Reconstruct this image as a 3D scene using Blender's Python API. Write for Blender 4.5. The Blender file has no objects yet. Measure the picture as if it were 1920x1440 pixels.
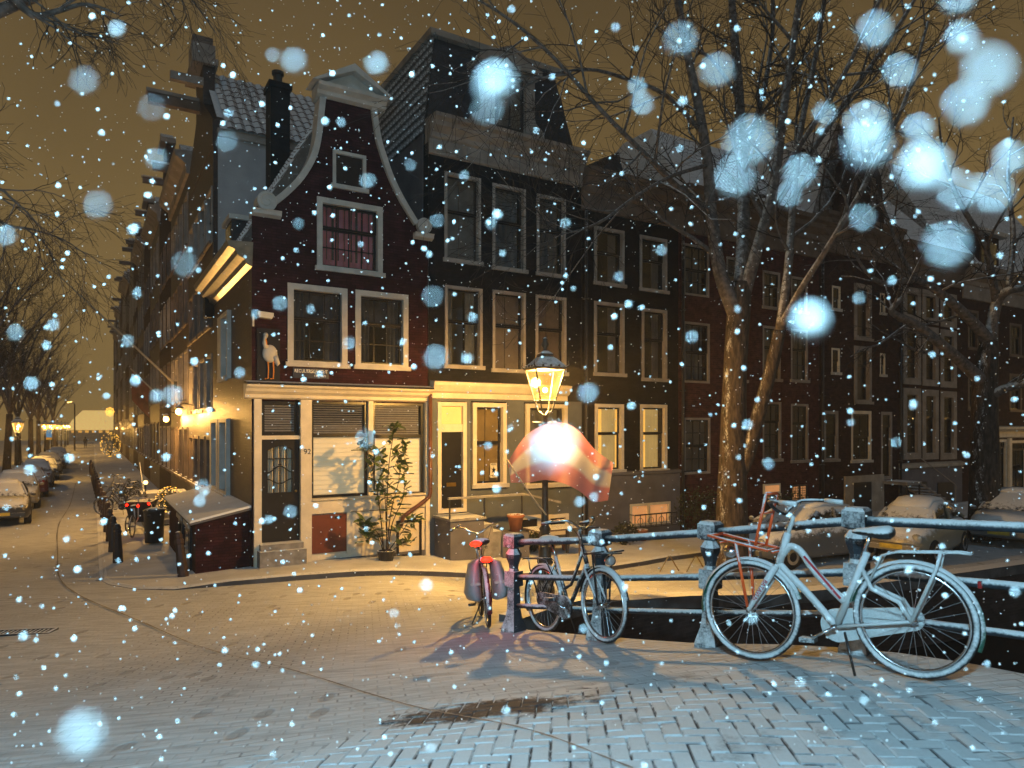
import bpy, math, random
from mathutils import Vector, Matrix, noise
from mathutils.geometry import tessellate_polygon
random.seed(7)
R = math.radians
S = bpy.context.scene
COL = S.collection

# ------------------------------------------------------------------ camera
CAMZ, FPX, HOR = 3.4, 1300.0, 800.0        # eye height above the quay, focal length and horizon in photo pixels (1920 wide)
cam = bpy.data.cameras.new('camera')
cam_o = bpy.data.objects.new('camera', cam); COL.objects.link(cam_o)
cam_o.location = (0, 0, CAMZ); cam_o.rotation_euler = (R(90), 0, 0)
cam.sensor_width = 36; cam.lens = FPX/1920*36; cam.shift_y = (HOR-720)/1920
cam.clip_start = 0.02; cam.clip_end = 2000
cam.dof.use_dof = True; cam.dof.focus_distance = 9.0; cam.dof.aperture_fstop = 2.5
S.camera = cam_o
S.render.engine = 'CYCLES'
S.cycles.use_denoising = True
S.cycles.sample_clamp_indirect = 4.0
S.cycles.max_bounces = 5; S.cycles.diffuse_bounces = 2; S.cycles.glossy_bounces = 2
S.cycles.transparent_max_bounces = 12; S.cycles.volume_bounces = 0
S.cycles.caustics_reflective = False; S.cycles.caustics_refractive = False
S.view_settings.view_transform = 'Standard'; S.view_settings.look = 'None'
S.view_settings.exposure = 0.0; S.view_settings.gamma = 1.0

# ------------------------------------------------------------------ night sky: low snow cloud lit by the town
W = bpy.data.worlds.new('World'); S.world = W; W.use_nodes = True
wn = W.node_tree.nodes; wl = W.node_tree.links
bgn = wn['Background']; bgn.inputs['Strength'].default_value = 1.0
tcn = wn.new('ShaderNodeTexCoord'); sep = wn.new('ShaderNodeSeparateXYZ'); rmp = wn.new('ShaderNodeValToRGB')
wl.new(tcn.outputs['Generated'], sep.inputs[0]); wl.new(sep.outputs['Z'], rmp.inputs[0]); cn = wn.new('ShaderNodeTexNoise'); cn.inputs['Scale'].default_value = 2.2; cn.inputs['Detail'].default_value = 4; wl.new(tcn.outputs['Generated'], cn.inputs['Vector'])
cm = wn.new('ShaderNodeMapRange'); wl.new(cn.outputs['Fac'], cm.inputs[0]); cm.inputs[1].default_value = 0.25; cm.inputs[2].default_value = 0.75; cm.inputs[3].default_value = 0.80; cm.inputs[4].default_value = 1.2
wl.new(cm.outputs[0], bgn.inputs['Strength']); wl.new(rmp.outputs[0], bgn.inputs['Color'])
rmp.color_ramp.elements[0].position = 0.0; rmp.color_ramp.elements[0].color = (0.25, 0.160, 0.054, 1)
rmp.color_ramp.elements[1].position = 1.0; rmp.color_ramp.elements[1].color = (0.016, 0.011, 0.008, 1)
e = rmp.color_ramp.elements.new(0.30); e.color = (0.168, 0.110, 0.040, 1)
e = rmp.color_ramp.elements.new(0.55); e.color = (0.085, 0.055, 0.022, 1)

# ------------------------------------------------------------------ faint cold light of the sky behind the viewer
sun = bpy.data.lights.new('moonlight', 'SUN'); sun.energy = 0.32; sun.angle = R(14); sun.color = (0.30, 0.64, 1.0)
sun_o = bpy.data.objects.new('moonlight', sun); COL.objects.link(sun_o)
sun_o.location = (4, -20, 30)
sun_o.rotation_euler = Vector((-0.25, 0.80, -0.62)).to_track_quat('-Z', 'Y').to_euler()

# ------------------------------------------------------------------ frame of the place
TH = math.atan2(0.604, 1.0); CB, SB = math.cos(TH), math.sin(TH)
P0 = Vector(((472-960)/FPX*15.0, 15.0))          # street corner of the gabled house
def rowp(u, v, z=0.0):                           # u along the house fronts, v away along the side street
    return Vector((P0.x + u*CB - v*SB, P0.y + u*SB + v*CB, z))
def FU(px):                                      # photo column -> u on the plane of the house fronts
    t = (px-960)/FPX; return (P0.y*t - P0.x)/(CB - SB*t)
def FZ(px, py):                                  # photo point -> height on that plane
    return CAMZ + (HOR-py)/FPX*(P0.y + SB*FU(px))
def pt(px, py, d):                               # photo point at depth d
    return Vector(((px-960)/FPX*d, d, CAMZ + (HOR-py)/FPX*d))
def sm(x, a, b):
    t = min(1, max(0, (x-a)/(b-a))); return t*t*(3-2*t)
HP = [(-9, 1.0), (-3, 1.72), (2.4, 1.77), (3.4, 1.67), (4.6, 1.43), (6.5, 1.14), (9.5, 0.72), (15.7, 0.26), (20, 0.03), (26, 0.0)]
def Hbase(a):
    if a <= HP[0][0]: return HP[0][1]
    if a >= HP[-1][0]: return HP[-1][1]
    for i in range(len(HP)-1):
        if HP[i][0] <= a <= HP[i+1][0]:
            p0 = HP[max(0, i-1)]; p1 = HP[i]; p2 = HP[i+1]; p3 = HP[min(len(HP)-1, i+2)]
            t = (a-p1[0])/(p2[0]-p1[0]); w = p2[0]-p1[0]
            m1 = (p2[1]-p0[1])/(p2[0]-p0[0])*w; m2 = (p3[1]-p1[1])/(p3[0]-p1[0])*w
            return (2*t**3-3*t*t+1)*p1[1] + (t**3-2*t*t+t)*m1 + (-2*t**3+3*t*t)*p2[1] + (t**3-t*t)*m2
def H(x, y):                                     # height of the ground
    a = -SB*x + CB*y; b = CB*x + SB*y
    return Hbase(a)*(1 - 0.8*sm(b, 4.3, 8.5)*sm(a, 7.2, 10.5))*(1 - sm(b, 8.0, 12.0)*sm(a, 3.0, 6.0))

# ------------------------------------------------------------------ materials
MATS = {}
def nd(nt, typ, **kw):
    n = nt.nodes.new(typ)
    for k, v in kw.items(): setattr(n, k, v)
    return n
def mixcol(nt, fac, a, b, blend='MIX'):
    m = nd(nt, 'ShaderNodeMix', data_type='RGBA', blend_type=blend)
    for sock, val in ((m.inputs[0], fac), (m.inputs[6], a), (m.inputs[7], b)):
        if hasattr(val, 'default_value') or hasattr(val, 'is_linked'): nt.links.new(val, sock)
        else: sock.default_value = val if not isinstance(val, tuple) or len(val) == 4 else (*val, 1)
    return m.outputs[2]
def mth(nt, op, a, b=None, c=None):
    m = nd(nt, 'ShaderNodeMath', operation=op)
    for i, val in enumerate((a, b, c)):
        if val is None: continue
        if hasattr(val, 'is_linked'): nt.links.new(val, m.inputs[i])
        else: m.inputs[i].default_value = val
    return m.outputs[0]
def noise_n(nt, vec, scale, detail=4, rough=0.55):
    n = nd(nt, 'ShaderNodeTexNoise'); n.inputs['Scale'].default_value = scale
    n.inputs['Detail'].default_value = detail; n.inputs['Roughness'].default_value = rough
    if vec is not None: nt.links.new(vec, n.inputs['Vector'])
    return n.outputs['Fac']
def ramp(nt, fac, p0, p1):
    m = nd(nt, 'ShaderNodeMapRange', interpolation_type='SMOOTHSTEP'); nt.links.new(fac, m.inputs[0])
    m.inputs[1].default_value = p0; m.inputs[2].default_value = p1
    return m.outputs[0]
SNOWC = (0.68, 0.70, 0.72)
def mat(name, col, rough=0.6, var=0.25, scale=6.0, bump=0.0, bscale=40.0, metal=0.0, snow=None, brick=None, spec=0.4, col2=None, stretch=None):
    """Painted / mineral surface: base colour broken up by noise, fine relief, optional courses of bricks, optional settled snow.
    snow = (direction, threshold, softness): snow lies where the surface faces that direction."""
    if name in MATS: return MATS[name]
    m = bpy.data.materials.new(name); m.use_nodes = True; nt = m.node_tree
    b = nt.nodes['Principled BSDF']; b.inputs['Roughness'].default_value = rough; b.inputs['Metallic'].default_value = metal
    b.inputs['Specular IOR Level'].default_value = spec
    tc = nd(nt, 'ShaderNodeTexCoord'); vec = tc.outputs['Object']
    if stretch:
        mpn = nd(nt, 'ShaderNodeMapping'); nt.links.new(vec, mpn.inputs[0]); mpn.inputs['Scale'].default_value = stretch; vec = mpn.outputs[0]
    n1 = noise_n(nt, vec, scale, 5)
    dark = tuple(c*(1-var) for c in col); light = tuple(min(1, c*(1+var)) for c in (col2 or col))
    c = mixcol(nt, ramp(nt, n1, 0.3, 0.7), dark, light)
    hgt = None
    if brick:
        sw, sh, mortar = brick
        br = nd(nt, 'ShaderNodeTexBrick'); br.offset = 0.5
        cx = nd(nt, 'ShaderNodeSeparateXYZ'); nt.links.new(vec, cx.inputs[0])
        cb = nd(nt, 'ShaderNodeCombineXYZ'); nt.links.new(mth(nt, 'ADD', cx.outputs[0], cx.outputs[1]), cb.inputs[0]); nt.links.new(cx.outputs[2], cb.inputs[1])
        nt.links.new(cb.outputs[0], br.inputs['Vector'])
        br.inputs['Scale'].default_value = 1.0; br.inputs['Brick Width'].default_value = sw; br.inputs['Row Height'].default_value = sh
        br.inputs['Mortar Size'].default_value = 0.007; br.inputs['Mortar Smooth'].default_value = 0.3
        br.inputs['Color1'].default_value = (0.75, 0.75, 0.75, 1); br.inputs['Color2'].default_value = (1.3, 1.3, 1.3, 1); br.inputs['Mortar'].default_value = (*mortar, 1)
        c = mixcol(nt, 1.0, c, br.outputs['Color'], 'MULTIPLY')
        hgt = mth(nt, 'SUBTRACT', 1.0, br.outputs['Fac'])
    bmp = None
    if bump or brick:
        bn = noise_n(nt, vec, bscale, 4)
        if hgt is not None: bn = mth(nt, 'ADD', mth(nt, 'MULTIPLY', hgt, 0.7), mth(nt, 'MULTIPLY', bn, 0.5))
        bp = nd(nt, 'ShaderNodeBump'); bp.inputs['Strength'].default_value = max(bump, 0.4 if brick else 0); bp.inputs['Distance'].default_value = 0.012
        nt.links.new(bn, bp.inputs['Height']); nt.links.new(bp.outputs[0], b.inputs['Normal']); bmp = bp
    if snow:
        d, th, soft = snow
        g = nd(nt, 'ShaderNodeNewGeometry'); dp = nd(nt, 'ShaderNodeVectorMath', operation='DOT_PRODUCT')
        nt.links.new(g.outputs['Normal'], dp.inputs[0]); dp.inputs[1].default_value = Vector(d).normalized()
        ns = noise_n(nt, vec, 55, 4, 0.7); nb = noise_n(nt, vec, 9, 3)
        val = mth(nt, 'ADD', dp.outputs['Value'], mth(nt, 'MULTIPLY', mth(nt, 'SUBTRACT', mth(nt, 'ADD', ns, nb), 1.0), 0.8))
        k = ramp(nt, val, th-soft, th+soft)
        c = mixcol(nt, k, c, SNOWC)
        rr = nd(nt, 'ShaderNodeMapRange'); nt.links.new(k, rr.inputs[0]); rr.inputs[3].default_value = rough; rr.inputs[4].default_value = 0.9
        nt.links.new(rr.outputs[0], b.inputs['Roughness'])
        mm = nd(nt, 'ShaderNodeMapRange'); nt.links.new(k, mm.inputs[0]); mm.inputs[3].default_value = metal; mm.inputs[4].default_value = 0
        nt.links.new(mm.outputs[0], b.inputs['Metallic'])
        b2 = nd(nt, 'ShaderNodeBump'); b2.inputs['Strength'].default_value = 0.5; b2.inputs['Distance'].default_value = 0.006
        nt.links.new(mth(nt, 'MULTIPLY', k, ns), b2.inputs['Height'])
        if bmp: nt.links.new(bmp.outputs[0], b2.inputs['Normal'])
        nt.links.new(b2.outputs[0], b.inputs['Normal'])
    nt.links.new(c, b.inputs['Base Color'])
    MATS[name] = m; return m
def glow(name, col, strength, base=(0.5, 0.4, 0.25)):
    if name in MATS: return MATS[name]
    m = bpy.data.materials.new(name); m.use_nodes = True; nt = m.node_tree; b = nt.nodes['Principled BSDF']
    tc = nd(nt, 'ShaderNodeTexCoord')
    b.inputs['Base Color'].default_value = (*base, 1); b.inputs['Roughness'].default_value = 0.6
    n = noise_n(nt, tc.outputs['Object'], 2.5, 2)
    c = mixcol(nt, ramp(nt, n, 0.25, 0.75), tuple(x*0.8 for x in col), col)
    nt.links.new(c, b.inputs['Emission Color']); b.inputs['Emission Strength'].default_value = strength
    MATS[name] = m; return m
def glass(name, tint=(0.9, 0.95, 1.0), refl=0.12, rough=0.03, emit=None, opac=0.0, opcol=(0.02, 0.02, 0.02)):
    if name in MATS: return MATS[name]
    m = bpy.data.materials.new(name); m.use_nodes = True; nt = m.node_tree
    nt.nodes.remove(nt.nodes['Principled BSDF']); out = nt.nodes['Material Output']
    tr = nd(nt, 'ShaderNodeBsdfTransparent'); tr.inputs[0].default_value = (*tint, 1)
    gl = nd(nt, 'ShaderNodeBsdfGlossy'); gl.inputs['Roughness'].default_value = rough; gl.inputs[0].default_value = (1, 1, 1, 1)
    lw = nd(nt, 'ShaderNodeLayerWeight'); lw.inputs[0].default_value = 0.25
    tc = nd(nt, 'ShaderNodeTexCoord'); bp = nd(nt, 'ShaderNodeBump'); bp.inputs['Strength'].default_value = 0.06; bp.inputs['Distance'].default_value = 0.02
    nt.links.new(noise_n(nt, tc.outputs['Object'], 1.6, 2), bp.inputs['Height']); nt.links.new(bp.outputs[0], gl.inputs['Normal'])
    mx = nd(nt, 'ShaderNodeMixShader'); nt.links.new(mth(nt, 'ADD', mth(nt, 'MULTIPLY', lw.outputs['Fresnel'], 0.8), refl), mx.inputs[0])
    nt.links.new(tr.outputs[0], mx.inputs[1]); nt.links.new(gl.outputs[0], mx.inputs[2]); last = mx.outputs[0]
    if opac:
        df = nd(nt, 'ShaderNodeBsdfDiffuse'); df.inputs[0].default_value = (*opcol, 1)
        m2 = nd(nt, 'ShaderNodeMixShader'); m2.inputs[0].default_value = opac; nt.links.new(last, m2.inputs[1]); nt.links.new(df.outputs[0], m2.inputs[2]); last = m2.outputs[0]
    if emit:
        em = nd(nt, 'ShaderNodeEmission'); em.inputs[0].default_value = (*emit[0], 1); em.inputs[1].default_value = emit[1]
        ad = nd(nt, 'ShaderNodeAddShader'); nt.links.new(last, ad.inputs[0]); nt.links.new(em.outputs[0], ad.inputs[1]); last = ad.outputs[0]
    nt.links.new(last, out.inputs['Surface']); MATS[name] = m; return m

UP = (0, 0, 1)
M = {}
M['white'] = mat('aged_white_paint', (0.47, 0.44, 0.39), 0.55, 0.12, 3.0, 0.15, 30)
M['cream'] = mat('cream_paint', (0.66, 0.58, 0.44), 0.5, 0.10, 3.0, 0.1, 30)
M['whitesnow'] = mat('white_paint_with_snow', (0.45, 0.42, 0.38), 0.6, 0.15, 3.0, 0.15, 30, snow=(UP, 0.72, 0.12))
M['dimwhitesnow'] = mat('dimmed_white_sill_with_snow', (0.30, 0.27, 0.24), 0.6, 0.18, 3.0, 0.15, 30, snow=(UP, 0.65, 0.12))  # sill darkened like the upper frames, dim light put into its colour
M['wood_grey'] = mat('weathered_cornice_wood', (0.25, 0.215, 0.185), 0.65, 0.22, 2.0, 0.25, 18, snow=(UP, 0.8, 0.1))
M['wood_brown'] = mat('brown_cornice_wood', (0.125, 0.092, 0.072), 0.65, 0.25, 2.0, 0.25, 18, snow=(UP, 0.8, 0.1))
M['brick_maroon'] = mat('maroon_brick', (0.030, 0.008, 0.010), 0.8, 0.3, 4.0, 0.4, 60, brick=(0.21, 0.062, (0.55, 0.5, 0.5)), spec=0.12)
M['brick_black'] = mat('black_tarred_brick', (0.007, 0.007, 0.009), 0.6, 0.4, 4.0, 0.4, 60, brick=(0.21, 0.062, (0.7, 0.7, 0.7)), spec=0.12)
M['brick_red'] = mat('red_brick', (0.050, 0.017, 0.015), 0.8, 0.3, 5.0, 0.5, 60, brick=(0.21, 0.064, (1.5, 1.5, 1.5)), spec=0.15)
M['brick_dark'] = mat('dark_brown_brick', (0.032, 0.015, 0.013), 0.8, 0.3, 5.0, 0.5, 60, brick=(0.21, 0.064, (1.4, 1.4, 1.4)), spec=0.15)
M['brick_side'] = mat('brown_side_brick', (0.034, 0.017, 0.010), 0.5, 0.3, 5.0, 0.5, 60, brick=(0.21, 0.064, (0.5, 0.5, 0.5)))
M['plaster'] = mat('pale_side_plaster', (0.33, 0.325, 0.33), 0.85, 0.12, 1.2, 0.2, 12)
M['greyrender'] = mat('grey_render', (0.11, 0.105, 0.115), 0.8, 0.15, 2.0, 0.2, 30)
M['greyblue'] = mat('grey_blue_paint', (0.10, 0.11, 0.115), 0.6, 0.15, 2.0, 0.1, 30)
M['paleplinth'] = mat('pale_plinth_stone', (0.34, 0.29, 0.23), 0.8, 0.2, 2.0, 0.2, 30)
M['dimwhite'] = mat('dimmed_white_window_paint', (0.30, 0.27, 0.24), 0.6, 0.18, 3.0, 0.15, 30)  # white paint darkened to imitate the dim light on upper floors
M['black'] = mat('black_gloss_paint', (0.010, 0.010, 0.013), 0.32, 0.2, 4.0, 0.05, 30)
M['blackmatte'] = mat('black_board', (0.016, 0.016, 0.020), 0.65, 0.3, 4.0, 0.2, 25, snow=(UP, 0.85, 0.1))
M['redwood'] = mat('brown_red_paint', (0.13, 0.032, 0.017), 0.45, 0.15, 3.0, 0.1, 25)
M['stone'] = mat('grey_door_stone', (0.22, 0.21, 0.20), 0.7, 0.25, 5.0, 0.3, 30, snow=(UP, 0.7, 0.2))
M['snow'] = mat('settled_snow', (0.72, 0.74, 0.76), 0.9, 0.06, 2.0, 0.35, 45, spec=0.2)
M['tile'] = mat('clay_pantile_with_snow', (0.11, 0.065, 0.05), 0.7, 0.3, 5.0, 0.3, 40, snow=((-0.3, -0.5, 0.75), 0.55, 0.28))
M['tile_dk'] = mat('dark_pantile_with_snow', (0.030, 0.028, 0.030), 0.6, 0.3, 5.0, 0.3, 40, snow=((-0.1, -0.35, 0.9), 0.62, 0.2))
M['slate'] = mat('dark_roof_slate', (0.022, 0.021, 0.026), 0.55, 0.3, 4.0, 0.4, 20, brick=(0.25, 0.16, (0.4, 0.4, 0.4)))
M['roofsnow'] = mat('roof_covering_with_snow', (0.10, 0.075, 0.06), 0.75, 0.3, 2.0, 0.5, 9, snow=((-0.2, -0.3, 0.8), 0.52, 0.3))
M['glass'] = glass('window_glass', (0.75, 0.78, 0.8), 0.05)
M['glass_lit'] = glass('window_glass_clear', (0.97, 0.97, 0.95), 0.02)
M['curtain_brown'] = mat('brown_inner_shutter', (0.20, 0.15, 0.12), 0.7, 0.15, 2.5)
M['curtain_grey'] = mat('grey_net_curtain', (0.16, 0.155, 0.15), 0.8, 0.25, 2.5)
M['curtain_tan'] = mat('tan_lined_curtain', (0.15, 0.10, 0.075), 0.8, 0.25, 2.5)
M['curtain_pink'] = mat('rose_curtain_cloth', (0.82, 0.24, 0.27), 0.85, 0.15, 3.0)
M['curtain_dark'] = mat('dark_room_cloth', (0.045, 0.05, 0.065), 0.9, 0.5, 1.8)
M['blind'] = mat('cream_roller_blind', (0.62, 0.52, 0.36), 0.8, 0.06, 8.0)
M['slat'] = mat('aluminium_blind_slat', (0.34, 0.31, 0.31), 0.45, 0.1, 8.0)
M['iron'] = mat('black_iron', (0.018, 0.018, 0.020), 0.45, 0.3, 8.0, 0.2, 40, snow=(UP, 0.75, 0.15))
M['copper'] = mat('brown_rain_pipe', (0.11, 0.042, 0.022), 0.4, 0.25, 6.0, 0.1, 40)
M['zinc'] = mat('zinc_gutter', (0.22, 0.2, 0.16), 0.32, 0.2, 6.0, 0.2, 20, metal=0.5, snow=(UP, 0.85, 0.1))
M['soil'] = mat('dark_soil', (0.03, 0.022, 0.016), 0.95, 0.4, 9.0, 0.6, 30, snow=(UP, 0.9, 0.3))
M['terracotta'] = mat('terracotta', (0.33, 0.12, 0.06), 0.8, 0.2, 6.0, 0.2, 30, snow=(UP, 0.8, 0.1))

# ------------------------------------------------------------------ mesh helpers
class MB:
    def __init__(s): s.v = []; s.f = []
    def add(s, vs, fs, T=None):
        k = len(s.v); s.v += [tuple(T @ Vector(p)) if T is not None else tuple(p) for p in vs]
        s.f += [tuple(i+k for i in f) for f in fs]; return s
    def box(s, x0, x1, y0, y1, z0, z1, T=None):
        if x0 > x1: x0, x1 = x1, x0
        if y0 > y1: y0, y1 = y1, y0
        if z0 > z1: z0, z1 = z1, z0
        return s.add([(x0,y0,z0),(x1,y0,z0),(x1,y1,z0),(x0,y1,z0),(x0,y0,z1),(x1,y0,z1),(x1,y1,z1),(x0,y1,z1)],
                     [(0,3,2,1),(4,5,6,7),(0,1,5,4),(1,2,6,5),(2,3,7,6),(3,0,4,7)], T)
    def quad(s, a, b, c, d, T=None): return s.add([a, b, c, d], [(0,1,2,3)], T)
    def loft(s, rings, close=True, cap=True, T=None):
        n = len(rings[0]); vs = [p for r in rings for p in r]; fs = []
        for i in range(len(rings)-1):
            for j in range(n if close else n-1):
                k = (j+1) % n; fs.append((i*n+j, i*n+k, (i+1)*n+k, (i+1)*n+j))
        if cap: fs.append(tuple(range(n-1, -1, -1))); fs.append(tuple((len(rings)-1)*n+j for j in range(n)))
        return s.add(vs, fs, T)
    def tube(s, pts, rad, n=8, cap=True, T=None):
        pts = [Vector(p) for p in pts]; rad = rad if isinstance(rad, (list, tuple)) else [rad]*len(pts)
        rings = []; up = None
        for i, p in enumerate(pts):
            d = (pts[min(i+1, len(pts)-1)] - pts[max(i-1, 0)])
            d = d.normalized() if d.length > 1e-9 else Vector((0,0,1))
            if up is None: up = Vector((0,0,1)) if abs(d.z) < 0.9 else Vector((1,0,0))
            a = d.cross(up)
            if a.length < 1e-5: a = d.cross(Vector((0.3,1,0.1)))
            a.normalize(); b = d.cross(a).normalized(); up = -b
            rings.append([p + (a*math.cos(2*math.pi*j/n) + b*math.sin(2*math.pi*j/n))*rad[i] for j in range(n)])
        return s.loft(rings, True, cap, T)
    def lathe(s, prof, n=12, c=(0,0,0), T=None, rot=0.0):
        c = Vector(c); return s.loft([[c + Vector((r*math.cos(rot+2*math.pi*j/n), r*math.sin(rot+2*math.pi*j/n), z)) for j in range(n)] for r, z in prof], True, True, T)
    def torus(s, c, ax, R_, r, n=32, m=8, a0=0.0, a1=2*math.pi, T=None, sq=1.0):
        c = Vector(c); ax = Vector(ax).normalized(); e1 = ax.cross(Vector((0,0,1)))
        if e1.length < 1e-4: e1 = Vector((1,0,0))
        e1.normalize(); e2 = ax.cross(e1).normalized(); full = abs(a1-a0-2*math.pi) < 1e-6
        rings = []
        for i in range(n + (0 if full else 1)):
            t = a0 + (a1-a0)*i/n; d = e1*math.cos(t) + e2*math.sin(t)
            rings.append([c + d*(R_ + r*math.cos(2*math.pi*j/m)) + ax*(r*sq*math.sin(2*math.pi*j/m)) for j in range(m)])
        if full: rings.append(rings[0])
        return s.loft(rings, True, not full, T)
    def molding(s, prof, x0, x1, T=None):         # profile of (y, z) swept along x
        return s.loft([[(x, y, z) for y, z in prof] for x in (x0, x1)], True, True, T)
    def prism(s, poly, y0, y1, T=None):           # outline in (x, z) between two depths
        n = len(poly); vs = [(x, y0, z) for x, z in poly] + [(x, y1, z) for x, z in poly]
        tri = tessellate_polygon([[Vector((x, z, 0)) for x, z in poly]])
        fs = [tuple(t) for t in tri] + [tuple(i+n for i in reversed(t)) for t in tri] + [(i, (i+1) % n, (i+1) % n+n, i+n) for i in range(n)]
        return s.add(vs, fs, T)
    def ico(s, c, r, T=None, jit=0.0, sq=(1,1,1)):
        g = 1.618034; vs = [(-1,g,0),(1,g,0),(-1,-g,0),(1,-g,0),(0,-1,g),(0,1,g),(0,-1,-g),(0,1,-g),(g,0,-1),(g,0,1),(-g,0,-1),(-g,0,1)]
        fs = [(0,11,5),(0,5,1),(0,1,7),(0,7,10),(0,10,11),(1,5,9),(5,11,4),(11,10,2),(10,7,6),(7,1,8),(3,9,4),(3,4,2),(3,2,6),(3,6,8),(3,8,9),(4,9,5),(2,4,11),(6,2,10),(8,6,7),(9,8,1)]
        return s.add([(c[0]+x*sq[0]*r/1.9*(1+random.uniform(-jit, jit)), c[1]+y*sq[1]*r/1.9*(1+random.uniform(-jit, jit)), c[2]+z*sq[2]*r/1.9*(1+random.uniform(-jit, jit))) for x, y, z in vs], fs, T)
    def ball(s, c, r, n=12, m=7, sq=(1,1,1), T=None):
        return s.loft([[(c[0]+sq[0]*r*math.sin(math.pi*i/m)*math.cos(2*math.pi*j/n), c[1]+sq[1]*r*math.sin(math.pi*i/m)*math.sin(2*math.pi*j/n), c[2]+sq[2]*r*math.cos(math.pi*i/m)) for j in range(n)] for i in range(m+1)], True, False, T)
    def mesh(s, name, m, smooth=False):
        me = bpy.data.meshes.new(name); me.from_pydata(s.v, [], s.f); me.materials.append(m if not isinstance(m, str) else M[m])
        if smooth: me.shade_smooth() if hasattr(me, 'shade_smooth') else [setattr(p, 'use_smooth', True) for p in me.polygons]
        me.update(); return me
    def build(s, name, m, parent=None, smooth=False, **props):
        return obj(name, s.mesh(name, m, smooth), parent, **props)
def obj(name, me, parent=None, **props):
    o = bpy.data.objects.new(name, me); COL.objects.link(o)
    if parent is not None: o.parent = parent
    for k, v in props.items(): o[k] = v
    return o
def thing(name, label, cat, loc=(0,0,0), rz=0.0, group=None, rot=None):
    o = bpy.data.objects.new(name, None); COL.objects.link(o); o.empty_display_size = 0.2
    o.location = loc; o.rotation_euler = rot if rot else (0, 0, rz)
    o['label'] = label; o['category'] = cat
    if group: o['group'] = group
    return o
def tag(o, label, cat, group=None):
    o['label'] = label; o['category'] = cat
    if group: o['group'] = group
    return o
def copy_tree(o, parent=None):
    c = o.copy(); COL.objects.link(c); c.parent = parent
    for ch in list(o.children): copy_tree(ch, c)
    return c
def text(name, body, size, m, parent, loc, rot=(R(90), 0, 0), depth=0.002, align='CENTER', sx=1.0):
    cu = bpy.data.curves.new(name, 'FONT'); cu.body = body; cu.size = size; cu.extrude = depth; cu.align_x = align; cu.align_y = 'CENTER'
    t = bpy.data.objects.new(name, cu); COL.objects.link(t)
    dg = bpy.context.evaluated_depsgraph_get(); me = bpy.data.meshes.new_from_object(t.evaluated_get(dg)); bpy.data.objects.remove(t)
    me.materials.clear(); me.materials.append(m if not isinstance(m, str) else M[m])
    o = obj(name, me, parent); o.location = loc; o.rotation_euler = rot; o.scale = (sx, 1, 1); return o

# walls with real openings ------------------------------------------------------
def wall_front(mb, outer, holes, depth=0.3, y=0.0):
    polys = [[Vector((x, z, 0)) for x, z in outer]] + [[Vector((h[0], h[2], 0)), Vector((h[1], h[2], 0)), Vector((h[1], h[3], 0)), Vector((h[0], h[3], 0))] for h in holes]
    flat = [p for q in polys for p in q]
    mb.add([(p.x, y, p.y) for p in flat], [tuple(t) for t in tessellate_polygon(polys)])
    for x0, x1, z0, z1 in holes:
        for a, b in (((x0,z0),(x1,z0)), ((x1,z0),(x1,z1)), ((x1,z1),(x0,z1)), ((x0,z1),(x0,z0))):
            mb.quad((a[0], y, a[1]), (b[0], y, b[1]), (b[0], y+depth, b[1]), (a[0], y+depth, a[1]))
def frame_boxes(mb, x0, x1, z0, z1, w, y0, y1, wb=None):
    wb = w if wb is None else wb
    mb.box(x0, x0+w, y0, y1, z0, z1); mb.box(x1-w, x1, y0, y1, z0, z1)
    mb.box(x0+w, x1-w, y0, y1, z1-w, z1); mb.box(x0+w, x1-w, y0, y1, z0, z0+wb)
def curtain_mesh(x0, x1, z0, z1, y, amp=0.03, n=24, folds=6):
    mb = MB(); r = []
    for z in (z0, z1):
        r.append([(x0+(x1-x0)*i/n, y+amp*math.sin(folds*2*math.pi*i/n + 0.7*math.sin(i)), z) for i in range(n+1)])
    return mb.loft(r, False, False)
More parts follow.
